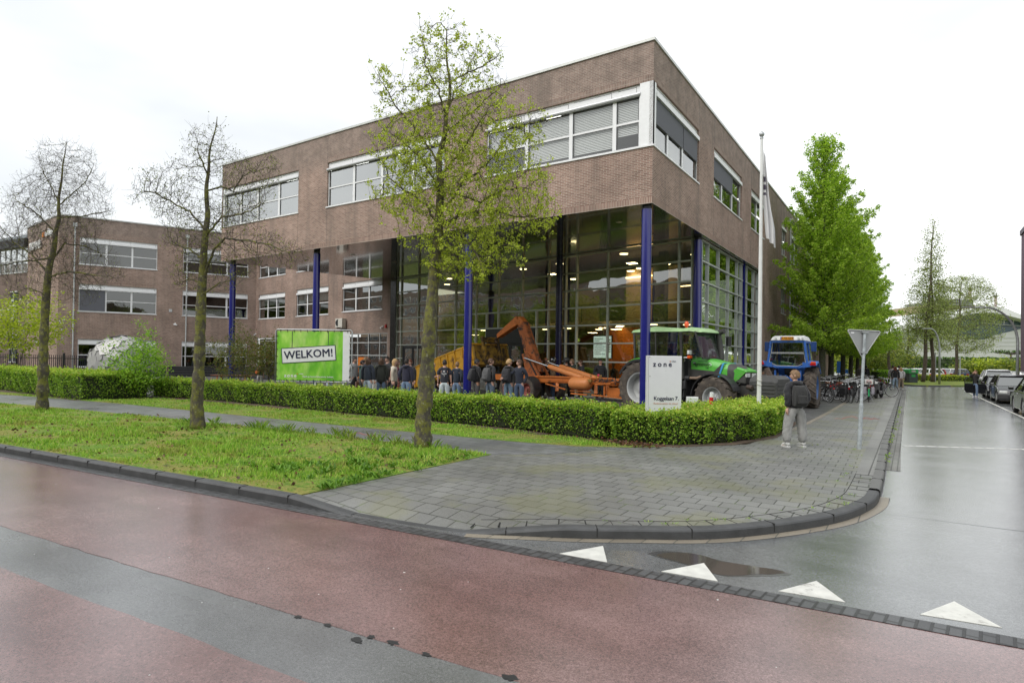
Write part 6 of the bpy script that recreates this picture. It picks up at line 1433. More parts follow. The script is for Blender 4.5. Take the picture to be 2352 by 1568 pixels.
        g_ = MB(); gp2 = [(0, belt), (1.12, belt), (1.05, belt+.36), (.55, belt+.38)]; g_.face([(hx+u*dirx, hy+u*diry, z) for u, z in gp2]); g_.build('door_glass', GLASS, do)
        g_ = MB(); g_.tube([(hx+u*dirx, hy+u*diry, z) for u, z in [gp2[1], gp2[2], gp2[3], gp2[0]]], .015, 5); g_.build('door_frame', BLACKP, do)
    return t
thin_glass_car = thin_glass('car_window', (.08, .09, .09), .1)
BLKC = ('black', (.008, .009, .012)); GRYC = ('grey', (.05, .05, .05), .3); SILC = ('silver', (.5, .52, .53), .4); WHIC = ('white', (.7, .72, .73)); DGC = ('graphite', (.012, .015, .014), .1); RDC = ('red', (.4, .02, .03)); BLC = ('dark_blue', (.03, .05, .12), .3)
car('parked_car', 'dark green black car cut off by the right edge of the picture', (12.3, 12.9, RZ), R(90), DGC, 4.3, 1.85, 1.62, suv=True)
car('parked_car', 'grey crossover facing the camera, between the darkest car and the open door', (12.35, 22.8, RZ), R(-90), GRYC, 4.2, 1.8, 1.55, suv=True)
car('parked_car', 'black two door car with its door standing wide open', (12.3, 27.9, RZ), R(-90), BLKC, 3.9, 1.68, 1.45, door_open=-1)
car('parked_car', 'silver estate car standing broadside behind the car with the open door', (14.2, 41.0, RZ), R(172), SILC, 4.7, 1.85, 1.6, kind='estate')
car('parked_van', 'white van with only its pale side showing behind the car with the open door', (12.7, 33.8, RZ), R(-90), WHIC, 4.4, 1.8, 1.75, kind='estate')
rc = random.Random(3)
farc = [(1128, 0), ]
for i, (px, colr, lab) in enumerate(((1985, WHIC, 'white car half hidden by the parked bicycles beside the walking students'), (2068, WHIC, 'pale car just left of the litter bin'), (2108, SILC, 'light grey car just right of the litter bin'), (2135, WHIC, 'white car between the litter bin and the twin trunked tree'), (2152, RDC, 'red car showing behind the twin trunked tree'), (2172, SILC, 'silver hatchback just right of the twin trunked tree'), (2190, WHIC, 'white car beside the nearer curved lamp post'), (2206, BLC, 'dark blue hatchback at the right end of the far parking row'))):
    g_ = V_gnd(px, 873, 0); d_ = 82+rc.uniform(-2, 3); g_ = V_dep(px, 840, d_)
    car('distant_car', lab, (g_.x, g_.y, RZ), R(100+rc.uniform(-15, 15)), colr, 4.3, 1.8, 1.5, group='cars in the far car park', simple=True)

# ---- bicycles
def bicycle(label, loc, rz, frame=(.015, .015, .017), crate=False, child=True, bags=False, lean=0., group='parked bicycles', grp=True):
    t = thing('bicycle', label, 'bicycle', loc, rz, group if grp else None); t.rotation_euler = (R(lean), 0, rz)
    fm = paint('bike_frame_%.2f_%.2f_%.2f' % frame, frame, .35, .2, .1); Rw = .34; xf, xr = .55, -.55
    for x in (xf, xr):
        m = MB(); m.tube([(Rw*math.cos(a), 0, Rw*math.sin(a)) for a in [i*math.pi/12 for i in range(24)]], .021, 6, closed=True); o = m.build('wheel', RUBBER, t, smooth=True); o.location = (x, 0, Rw+.01)
        m = MB()
        for k in range(18): a = k*math.pi/9; m.tube([(0, .02*(-1)**k, 0), ((Rw-.02)*math.cos(a), 0, (Rw-.02)*math.sin(a))], .0022, 3, cap=False)
        m.tube([((Rw-.025)*math.cos(a), 0, (Rw-.025)*math.sin(a)) for a in [i*math.pi/12 for i in range(24)]], .009, 4, closed=True); m.tube([(0, -.04, 0), (0, .04, 0)], .02, 8); m.build('rim', ALU, o, smooth=True)
    m = MB(); bb = (-.08, 0, .3); st = (-.24, 0, .78); hd = (.36, 0, .84); hb_ = (.4, 0, .62)
    for a, b in ((bb, st), (bb, hb_), ((-.2, 0, .62), hb_), (hd, hb_)): m.tube([a, b], .018, 7)
    for s_ in (-.05, .05): m.tube([(xr, s_, .35), (bb[0], s_*.4, .3)], .01, 5); m.tube([(xr, s_, .35), (-.22, s_*.5, .72)], .009, 5); m.tube([(hb_[0]+.02, s_, .6), (xf, s_, .35)], .012, 5)
    m.build('frame', fm, t, smooth=40)
    m = MB(); m.tube([st, (-.27, 0, .95)], .013, 6); loft(m, [[(-.42, -.09, .95), (-.42, .09, .95), (-.42, .09, .99), (-.42, -.09, .99)], [(-.3, -.09, .95), (-.3, .09, .95), (-.3, .08, 1.0), (-.3, -.08, 1.0)], [(-.12, -.025, .96), (-.12, .025, .96), (-.12, .02, .99), (-.12, -.02, .99)]]); m.build('saddle', paint('saddle_'+('tan' if frame[0] > .3 or grp is False else 'black'), (.18, .06, .02) if grp is False else (.02, .018, .018), .6), t, bevel=.01)
    m = MB(); m.tube([(.36, 0, .84), (.34, 0, 1.02)], .013, 6); m.tube([(.2, -.3, 1.04), (.33, -.26, 1.06), (.38, -.1, 1.03), (.38, .1, 1.03), (.33, .26, 1.06), (.2, .3, 1.04)], .012, 6); m.build('handlebar', ALU, t, smooth=True)
    m = MB()
    for x, a0, a1 in ((xf, 25, 165), (xr, 10, 175)): arch(m, x, 0, Rw+.01, Rw+.035, .055, R(a0), R(a1), .004, 10)
    m.build('mudguard', fm, t)
    m = MB(); m.bar((-.82, -.06, .76), (-.28, -.06, .76), .012, .012); m.bar((-.82, .06, .76), (-.28, .06, .76), .012, .012)
    for x in (-.8, -.6, -.4): m.bar((x, -.06, .76), (x, .06, .76), .012, .012)
    for s_ in (-.06, .06): m.bar((-.7, s_, .76), (xr, s_, .36), .01, .01)
    m.build('luggage_rack', BLACKP, t)
    m = MB(); m.box(-.5, .02, -.06, -.03, .26, .38); m.build('chain_case', BLACKP, t, bevel=.03)
    m = MB(); m.tube([(-.08, -.08, .3), (-.02, -.1, .17)], .01, 5); m.tube([(-.08, .06, .3), (-.14, .1, .43)], .01, 5); m.box(-.06, .02, -.19, -.1, .15, .17); m.box(-.19, -.1, .1, .19, .42, .44); m.build('crank', ALU, t)
    m = MB(); m.bar((-.1, -.05, .3), (-.2, -.2, .02), .02, .015); m.build('kickstand', ALU, t)
    m = MB(); m.lathe([(0, 0), (.04, 0), (.03, -.06)], (.5, 0, .8), 'X', 10); m.build('lamp', LENS, t); m = MB(); m.box(-.86, -.83, -.04, .04, .68, .74); m.build('rear_light', REDL, t)
    return t
b0 = bicycle('dark bicycle in the crowded rows of parked bicycles under the hornbeams', (4.1, 17.5, 0), R(100))
rb = random.Random(8); spots_ = []
for row, (x0_, y0_, y1_) in enumerate(((5.0, 15.6, 33), (3.2, 14.6, 34), (1.5, 15, 30))):
    y = y0_
    while y < y1_: spots_.append((x0_+rb.uniform(-.12, .12), y+rb.uniform(-.05, .05), rb.choice((0, 180))+rb.uniform(-16, 16)+(0 if row else 8))); y += rb.uniform(.42, .62)
for i, (x, y, a) in enumerate(spots_):
    if abs(x-2.9) < .35 and any(abs(y-q) < .4 for q in (22.4, 28.6)): continue
    c = copy_tree(b0, loc=(x, y, 0), rz=R(a)); c.rotation_euler = (R(rb.uniform(-7, 7)), 0, R(a))
b0.location = (4.9, 15.0, 0)
bicycle('dark bicycle with a tan saddle, nearest the wheel of the blue tractor', (3.95, 13.35, 0), R(128), (.012, .012, .014), grp=False, lean=4)
q = bicycle('dark bicycle with black panniers and an orange saddle beside the yellow paver strip', (4.5, 13.75, 0), R(140), (.01, .01, .012), grp=False, lean=-4)
m = MB(); m.box(-.8, -.42, .07, .2, .42, .76); m.box(-.8, -.42, -.2, -.07, .42, .76); m.build('pannier', paint('pannier_black', (.012, .012, .014), .7), q, bevel=.03)
bicycle('black bicycle with a front lamp, second to the left of the give way pole', (5.0, 13.95, 0), R(-70), (.014, .014, .014), lean=5)['label'] = 'black bicycle with a bright headlamp, immediately left of the give way pole'
bicycle('black bicycle', (5.25, 14.5, 0), R(-75), (.014, .014, .02), lean=-4)['label'] = 'black bicycle mostly behind the foot of the give way pole'
q = bicycle('bicycle with a white crate', (5.83, 15.5, 0), R(93), (.03, .03, .03), lean=0); q['label'] = 'bicycle with grey panniers and a white crate on the front, facing away'
m = MB(); 
for s_ in (-.2, .17): m.box(.5, .95, s_, s_+.03, .86, 1.12)
m.box(.5, .53, -.2, .2, .86, 1.12); m.box(.92, .95, -.2, .2, .86, 1.12); m.box(.5, .95, -.2, .2, .86, .88); m.build('crate', paint('crate_white', (.68, .68, .65), .5), q)
m = MB(); m.tube([(.498, -.12, .93), (.498, -.1, 1.06), (.498, .1, 1.06), (.498, .12, .93), (.498, -.12, .93)], .01, 4); m.tube([(.498, -.1, 1.0), (.498, .1, 1.0)], .008, 4); m.build('crate_outline', REDL, q)
m = MB(); m.box(-.85, -.4, .1, .24, .4, .76); m.box(-.85, -.4, -.24, -.1, .4, .76); m.build('pannier', paint('pannier_grey', (.3, .28, .32), .7, var=.2, scale=12), q, bevel=.03)
m = MB(); m.box(-.93, -.9, -.03, .03, .3, .72); m.build('rear_mudguard_patch', paint('patch_green', (.02, .35, .12), .5), q)
bicycle('red bicycle', (6.0, 24.3, 0), R(70), (.45, .02, .02), lean=6)['label'] = 'red bicycle parked at the pavement side of the rows'
bicycle('grey bicycle', (6.15, 21.5, 0), R(15), (.08, .08, .09), lean=-5)['label'] = 'bicycle sticking out onto the pavement behind the white crate'
# scooter-like black moped behind the crate bicycle
mo = thing('moped', 'black moped with a thick front tyre standing behind the bicycle with the crate', 'moped', (6.1, 19.6, 0), R(-100))
for x in (.6, -.6): m = MB(); m.tube([(.23*math.cos(a), 0, .23*math.sin(a)) for a in [i*math.pi/10 for i in range(20)]], .07, 8, closed=True); o = m.build('wheel', RUBBER, mo, smooth=True); o.location = (x, 0, .3)
m = MB(); m.prism([(.62, .45), (.5, .95), (.38, .95), (.3, .35), (-.3, .35), (-.35, .75), (-.9, .8), (-.85, .45), (-.4, .25), (.35, .22)], -.14, .14, 'Y'); recalc(m.build('body', BLKM if False else paint('moped_black', (.01, .01, .012), .25, coat=.6), mo, bevel=.04))
m = MB(); m.box(-.85, -.2, -.12, .12, .8, .88); m.build('seat', SEATM, mo, bevel=.04); m = MB(); m.tube([(.42, 0, .95), (.38, 0, 1.08)], .03, 8); m.tube([(.3, -.32, 1.1), (.38, 0, 1.08), (.3, .32, 1.1)], .015, 6); m.build('handlebar', DARKM, mo)
m = MB(); m.lathe([(0, .54), (.07, .53), (.06, .45)], (0, 0, .85), 'X', 12); m.build('headlight', LENS, mo)
# ---------------------------------------------------------------- people
BACK, RIGHT, LEFT, FRONT = 123.6, 33.6, 213.6, -56.4
def skin_mesh(chains, sub=1, root=0):
    """chains: list of (points, radii, attach index or None) grown into one skin surface -> (verts, faces)"""
    vs_, es, rs = [], [], []
    for pts, rad, at in chains:
        prev = at
        for p_, r_ in zip(pts, rad):
            vs_.append(p_); rs.append(r_ if isinstance(r_, tuple) else (r_, r_)); i = len(vs_)-1
            if prev is not None: es.append((prev, i))
            prev = i
    me = bpy.data.meshes.new('tmp'); me.from_pydata(vs_, es, []); ob = bpy.data.objects.new('tmp', me); C.objects.link(ob)
    k = ob.modifiers.new('s', 'SKIN'); k.use_smooth_shade = True
    for i, r_ in enumerate(rs): me.skin_vertices[0].data[i].radius = r_
    me.skin_vertices[0].data[root].use_root = True
    if sub: q = ob.modifiers.new('u', 'SUBSURF'); q.levels = sub; q.render_levels = sub
    dg = bpy.context.evaluated_depsgraph_get(); ev = ob.evaluated_get(dg); m2 = ev.to_mesh()
    V = [v.co.copy() for v in m2.vertices]; F = [tuple(p_.vertices) for p_ in m2.polygons]; ev.to_mesh_clear()
    bpy.data.objects.remove(ob); bpy.data.meshes.remove(me); return V, F
SKINS = {'fair': (.55, .33, .25), 'tan': (.36, .19, .12), 'pink': (.6, .34, .27)}
HAIRS = {'brown': (.07, .035, .018), 'dark': (.018, .012, .01), 'black': (.008, .008, .009), 'blond': (.42, .27, .12), 'fairbrown': (.2, .12, .06), 'ginger': (.28, .1, .04), 'auburn': (.14, .04, .02)}
def cloth(c, n=None):
    nm = 'cloth_%02x%02x%02x' % tuple(int(min(1, q)*255) for q in c)
    if nm in _mc: return _mc[nm]
    t = NT(nm); v = t.coord(); w_ = t.noise(t.coord(scale=(1, 1, .5)), 9, 4, .6); col = t.ramp(w_, (.3, tuple(q*.75 for q in c)), (.72, tuple(min(1, q*1.3+.004) for q in c)))
    t.col(col); t.rough(.85); t.b.inputs['Sheen Weight'].default_value = .2; t.bump(w_, .7, .03); _mc[nm] = t.m; return t.m
EYEM = paint('eye_dark', (.02, .015, .012), .3); LIPM = paint('lips', (.4, .14, .12), .6)
ARMS = {'down': ((-.01, .235, 1.14), (.04, .25, .9)), 'pocket': ((-.1, .27, 1.16), (.03, .2, .95)), 'phone': ((.03, .24, 1.15), (.26, .1, 1.2)), 'hold': ((-.02, .24, 1.15), (.24, .16, 1.1)),
        'face': ((.18, .25, 1.33), (.17, .1, 1.54)), 'out': ((.12, .36, 1.25), (.3, .5, 1.12)), 'swing': ((.06, .24, 1.15), (.24, .22, .98)), 'back': ((-.09, .23, 1.16), (-.08, .24, .92)), 'wheel': ((.2, .27, 1.22), (.45, .18, 1.28)), 'fold': ((.05, .25, 1.14), (.22, -.02, 1.2))}
def wrinkle(V, amp, fz):
    out_ = []
    for v in V:
        a = math.sin(v.z*34*fz+v.x*21+math.sin(v.y*27)*1.7)*.6+math.sin(v.z*61*fz-v.y*33+v.x*9)*.4; r_ = Vector((v.x, v.y, 0)); r_ = r_.normalized() if r_.length > 1e-4 else Vector((1, 0, 0))
        out_.append(v+r_*amp*a+Vector((0, 0, amp*.4*math.sin(v.z*50+v.x*30))))
    return out_
def person(label, px, ytop, dep, face, skin='fair', hair='brown', hairstyle='short', top=(.02, .02, .025), sleeves='long', legs=(.16, .22, .32), arms=('down', 'down'), baggy=.0, hood=False, head_turn=0, shoes=(.6, .6, .6), stance=.0, loc=None, height=None, zbase=0., skirt=0., sitting=False, group=None, bulk=0., step=0., helmet=None, detail=1):
    if loc is None:
        q = V_dep(px, ytop, dep); loc = (q.x, q.y, zbase); height = q.z-zbase
    H = max(1.45, min(1.95, height)); k = H/1.76
    t = thing('person', label, 'person', loc, R(face), group, k)
    sm = paint('skin_'+skin, SKINS[skin], .55, var=.06); P = {}
    hip, sh = .93, 1.43
    if sitting: pass
    # --- skeleton (forward +x, left +y)
    torso = [(0, 0, .95), (-.01, 0, 1.08), (0, 0, 1.22), (.0, 0, 1.36), (-.01, 0, 1.46), (.0, 0, 1.53), (.015, 0, 1.58)]
    trad = [(.15, .105), (.135, .095), (.15, .1), (.165, .105), (.085, .07), (.055, .055), (.06, .06)]
    def arm(side, kind, add=0.):
        e, w_ = ARMS[kind]; s_ = side
        pts = [(0, s_*.13, 1.42), (0, s_*.185, 1.405), (e[0]*.5, s_*(.2+e[1]*.12), 1.28 if e[2] < 1.3 else 1.36), (e[0], s_*e[1], e[2]), ((e[0]+w_[0])/2, s_*(e[1]+w_[1])/2, (e[2]+w_[2])/2), (w_[0], s_*w_[1], w_[2])]
        return pts, [.07+add, .06+add, .05+add, .043+add, .038+add, .028+add*.9]
    def leg(side, add=0., cuff=0.):
        s_ = side; f = step*s_; st_ = .02*1+stance
        if sitting: return [(0, s_*.1, .93), (.22, s_*.13, .92), (.45, s_*.14, .93), (.47, s_*.14, .7), (.48, s_*.14, .47)], [.095+add, .09+add, .07+add, .055+add, .045+add+cuff]
        pts = [(0, s_*.075, .93), (f*.25, s_*(.095+st_*.4), .74), (f*.6+.01, s_*(.1+st_*.75), .5), (f*.8, s_*(.1+st_*.95), .28), (f, s_*(.1+st_), .09)]
        return pts, [.1+add, .088+add, .062+add, .054+add+cuff*.5, .04+add+cuff]
    ch = [(torso, trad, None)]
    for s_, kd in ((1, arms[0]), (-1, arms[1])):
        a_, r_ = arm(s_, kd); r_ = [q*.78 for q in r_[:-1]]+[r_[-1]] if sleeves in ('long', 'coat') else r_; ch.append((a_, r_, 3))
    for s_ in (1, -1): a_, r_ = leg(s_); ch.append((a_, r_, 0))
    nb = sum(len(c_[0]) for c_ in ch); ends = [7+6-1, 7+12-1]
    # feet
    for s_, idx in ((1, 7+12+5-1), (-1, 7+12+10-1)):
        A = ch[3 if s_ == 1 else 4][0][-1]; ch.append(([(A[0]+.05, A[1], A[2]-.05), (A[0]+.15, A[1]+s_*.02, A[2]-.06)], [(.036), (.03)], idx))
    V, F = skin_mesh(ch, 1); body = MB(); body.mesh(V, F, 0)
    # hands: palm plus five separate fingers, each its own tapered chain rooted in the palm
    for s_, kd in ((1, arms[0]), (-1, arms[1])):
        if kd == 'pocket': continue
        e, w_ = [Vector((q[0], s_*q[1], q[2])) for q in ARMS[kd]]; d = (w_-e).normalized(); 
        if kd in ('down', 'back', 'swing'): lat = Vector((1, 0, 0))
        else: lat = Vector((0, 0, 1))
        lat = (lat-d*lat.dot(d)).normalized(); nrm = d.cross(lat)*s_
        c0 = w_+d*.015; body.tube([c0, c0+d*.03, c0+d*.085, c0+d*.1], [.024, .034, .036, .026], 8, 0)
        for j, (o_, L_) in enumerate(((.029, .07), (.01, .08), (-.009, .075), (-.027, .058))):
            r0 = c0+d*.085+lat*o_; body.tube([r0, r0+d*L_*.45+nrm*.006, r0+d*L_*.75+nrm*.02, r0+d*L_*.9+nrm*.036], [.0095, .0088, .008, .006], 6, 0)
        r0 = c0+d*.02+lat*.03; body.tube([r0, r0+d*.03+lat*.022+nrm*.008, r0+d*.06+lat*.026+nrm*.02], [.012, .0105, .008], 6, 0)
    # head
    ht = R(head_turn); hc = Vector((.02, 0, 1.655)); HV = []; nu, nv = 20, 14
    for i in range(nv+1):
        ph = math.pi*i/nv
        for j in range(nu):
            th = 2*math.pi*j/nu; x, y, z = math.sin(ph)*math.cos(th), math.sin(ph)*math.sin(th), math.cos(ph)
            X, Y, Z = x*.098, y*.074, z*.118
            if z < 0: X *= 1-.12*(-z); Y *= 1-.3*(-z)**1.3
            if z < -.2 and x < 0: X *= 1+.35*z
            g = math.exp(-((th if th < math.pi else th-2*math.pi)/.22)**2) if x > 0 else 0
            if x > 0: X += .022*g*math.exp(-((z+.12)/.22)**2)+.006*g*math.exp(-((z+.8)/.15)**2)-.006*math.exp(-((abs(y)-.35)/.2)**2)*math.exp(-((z-.12)/.16)**2)
            HV.append(Vector((X, Y, Z)))
    rot = Matrix.Rotation(ht, 3, 'Z'); HV = [hc+rot@v for v in HV]; HF = []
    for i in range(nv):
        for j in range(nu): j2 = (j+1) % nu; HF.append((i*nu+j, (i+1)*nu+j, (i+1)*nu+j2, i*nu+j2))
    body.mesh(HV, HF, 0)
    for s_ in (1, -1):
        c = hc+rot@Vector((-.008, s_*.076, -.005)); body.tube([c+rot@Vector((0, 0, -.028)), c+rot@Vector((-.006, s_*.008, 0)), c+rot@Vector((-.004, s_*.006, .028))], [.008, .014, .01], 6, 0)
        c = hc+rot@Vector((.086, s_*.028, .012)); body.lathe([(0, -.002), (.009, 0), (.007, .006), (0, .008)], c, 'X', 8, 1)
        c2 = hc+rot@Vector((.089, s_*.03, .034)); body.bar(c2+rot@Vector((0, -.014, 0)), c2+rot@Vector((-.003, .014, 0)), .008, .005, 3)
    c = hc+rot@Vector((.092, 0, -.062)); body.bar(c+rot@Vector((-.006, -.02, 0)), c+rot@Vector((-.006, .02, 0)), .01, .009, 2)
    hm = paint('hair_'+hair, HAIRS[hair], .6, var=.35, scale=30)
    bo = body.build('body', [sm, EYEM, LIPM, hm], t, smooth=True)
    # hair
    rngp = random.Random(int(px*13+ytop)); hb_ = MB(); hv = []; hf = []; nu, nv = 22, 12
    if helmet:
        hb_.lathe([(.135, -.06), (.142, 0), (.13, .08), (.08, .14), (0, .155)], hc+Vector((-.01, 0, .02)), 'Z', 20); hb_.build('helmet', helmet, t, smooth=True)
        hb_ = MB(); hb_.mesh([hc+rot@Vector(q) for q in ((.13, -.07, .03), (.17, -.05, .02), (.17, .05, .02), (.13, .07, .03))], [(0, 1, 2, 3)]); hb_.build('helmet_peak', BLACKP, t)
    elif hairstyle != 'none':
        amp = .012 if hairstyle != 'curly' else .022
        for i in range(nv+1):
            ph = math.pi*.62*i/nv
            for j in range(nu):
                th = 2*math.pi*j/nu; fr = math.cos(th); lim = 1.0 if fr < .2 else (.62 if fr > .65 else .8)
                p2 = ph*lim if hairstyle not in ('long', 'wavy') else ph*(lim if fr > .3 else 1.15)
                x, y, z = math.sin(p2)*fr, math.sin(p2)*math.sin(th), math.cos(p2)
                r_ = 1.1+amp*8*rngp.uniform(-.5, .8)*(.6 if hairstyle == 'short' else 1)
                hv.append(hc+rot@Vector((x*.1*r_+(.006 if fr > .6 else -.008), y*.077*r_, z*.122*r_+.004)))
        for i in range(nv):
            for j in range(nu): j2 = (j+1) % nu; hf.append((i*nu+j, (i+1)*nu+j, (i+1)*nu+j2, i*nu+j2))
        hb_.mesh(hv, hf)
        if hairstyle in ('long', 'wavy'):
            a_ = .0 if hairstyle == 'long' else .014
            for yy in (-.062, -.035, 0, .035, .062):
                pts = [hc+rot@Vector((-.055-.03*(1-abs(yy)/.07)+a_*math.sin(q*2+yy*50), yy*(1+.25*q/5), .03-.065*q)) for q in range(7)]
                hb_.tube(pts, [.03, .034, .034, .032, .03, .026, .012], 6)
            for s_ in (-1, 1):
                pts = [hc+rot@Vector((-.005+a_*math.sin(q*2), s_*(.078+.006*q), .03-.06*q)) for q in range(6)]; hb_.tube(pts, [.018, .022, .024, .024, .02, .01], 6)
        if hairstyle == 'tail':
            hb_.tube([hc+rot@Vector((-.1, 0, .03)), hc+rot@Vector((-.15, 0, .0)), hc+rot@Vector((-.15, 0, -.12)), hc+rot@Vector((-.13, 0, -.22))], [.02, .03, .028, .01], 7)
        hb_.build('hair', hm, t, smooth=True)
    # top
    ad = .02+bulk; tp = [(0, 0, .88 if sleeves != 'coat' else .72), (-.005, 0, .97), (-.01, 0, 1.08), (0, 0, 1.22), (.0, 0, 1.36), (-.01, 0, 1.455), (.0, 0, 1.49)]
    tr_ = [(.158+ad, .115+ad), (.16+ad, .118+ad), (.15+ad, .108+ad), (.16+ad, .112+ad), (.17+ad, .112+ad), (.09+ad, .075+ad), (.06+ad*.6, .06+ad*.6)]
    ch = [(tp, tr_, None)]
    for s_, kd in ((1, arms[0]), (-1, arms[1])):
        a_, r_ = arm(s_, kd, .024+bulk*.5)
        if sleeves == 'short': a_, r_ = a_[:4], [r_[0], r_[1]+.008, r_[2]+.012, r_[3]+.01]; a_[3] = tuple((Vector(a_[2])*.45+Vector(a_[3])*.55))
        if sleeves == 'none': continue
        ch.append((a_, r_, 4))
    V, F = skin_mesh(ch, detail); V = wrinkle(V, .007*detail, 1.); m = MB(); m.mesh(V, F); tm = cloth(top)
    if sleeves != 'none': m.tube([(0, -.215, 1.375), (-.005, -.17, 1.405), (-.01, -.09, 1.435), (-.01, .09, 1.435), (-.005, .17, 1.405), (0, .215, 1.375)], [.045+bulk, .072+bulk, .082+bulk, .082+bulk, .072+bulk, .045+bulk], 10)
    to = m.build('top', tm, t, smooth=True)
    if hood: m = MB(); m.tube([(-.02, -.1, 1.5), (-.1, -.07, 1.5), (-.13, 0, 1.49), (-.1, .07, 1.5), (-.02, .1, 1.5)], [.035, .05, .06, .05, .035], 8); m.tube([(-.02, -.1, 1.5), (.06, -.05, 1.49), (.08, 0, 1.47), (.06, .05, 1.49), (-.02, .1, 1.5)], .03, 7); m.build('hood', tm, to, smooth=True)
    # trousers and shoes
    ch = [([(0, 0, 1.0), (0, 0, .93)], [(.15, .11), (.158, .118)], None)]
    for s_ in (1, -1): a_, r_ = leg(s_, .018+baggy, baggy*.55); a_[0] = (0, s_*.08, .88) if not sitting else a_[0]; ch.append((a_, r_, 1))
    V, F = skin_mesh(ch, detail, 1); V = wrinkle(V, .005+baggy*.13, 1.6); m = MB(); m.mesh(V, F); m.build('trousers', cloth(legs), t, smooth=True)
    for s_ in (1, -1):
        A = leg(s_)[0][-1]; z = A[2]; m = MB(); o_ = Vector((A[0], A[1], 0)); zz = z-.09
        m.prism([(o_.x-.09, o_.y-.04), (o_.x-.05, o_.y-.05), (o_.x+.08, o_.y-.05), (o_.x+.17, o_.y-.045), (o_.x+.2, o_.y), (o_.x+.17, o_.y+.045), (o_.x+.08, o_.y+.05), (o_.x-.05, o_.y+.05), (o_.x-.09, o_.y+.04)], zz, zz+.03)
        m.tube([(o_.x-.05, o_.y, zz+.1), (o_.x-.01, o_.y, zz+.09), (o_.x+.07, o_.y, zz+.06), (o_.x+.15, o_.y, zz+.045), (o_.x+.19, o_.y, zz+.035)], [.045, .052, .045, .04, .022], 8); m.build('shoe', cloth(shoes), t, smooth=30)
    t['_h'] = H; return t
def backpack(label, pers, col=(.015, .015, .017), off=-.13):
    t = thing('backpack', label, 'backpack', pers.location, pers.rotation_euler.z, 'backpacks worn by students', pers.scale[0])
    m = MB(); loft(m, [[(off-.0, -.14, 1.44), (off, .14, 1.44), (off-.1, .12, 1.43), (off-.1, -.12, 1.43)], [(off+.02, -.155, 1.3), (off+.02, .155, 1.3), (off-.17, .14, 1.28), (off-.17, -.14, 1.28)], [(off+.02, -.16, 1.05), (off+.02, .16, 1.05), (off-.19, .145, 1.04), (off-.19, -.145, 1.04)], [(off, -.15, .96), (off, .15, .96), (off-.13, .13, .95), (off-.13, -.13, .95)]])
    cm = cloth(col); recalc(m.build('bag', cm, t, bevel=.03, smooth=60))
    m = MB(); loft(m, [[(off-.16, -.11, 1.22), (off-.16, .11, 1.22), (off-.2, .1, 1.21), (off-.2, -.1, 1.21)], [(off-.18, -.12, 1.02), (off-.18, .12, 1.02), (off-.225, .11, 1.03), (off-.225, -.11, 1.03)]]); recalc(m.build('pocket', cm, t, bevel=.02))
    m = MB()
    for s_ in (-1, 1): m.tube([(off, s_*.08, 1.42), (-.06, s_*.12, 1.5), (.06, s_*.13, 1.45), (.11, s_*.13, 1.3), (.06, s_*.17, 1.12), (off+.02, s_*.15, 1.0)], [.016, .026, .026, .022, .014, .012], 6)
    m.tube([(off-.02, -.03, 1.45), (off-.03, 0, 1.49), (off-.02, .03, 1.45)], .008, 5); m.build('straps', cm, t, smooth=True)
    return t
JN = (.15, .22, .33); LJ = (.42, .5, .56); DJ = (.05, .08, .14); BK = (.014, .014, .017); NV = (.012, .016, .035); GR = (.35, .35, .34)
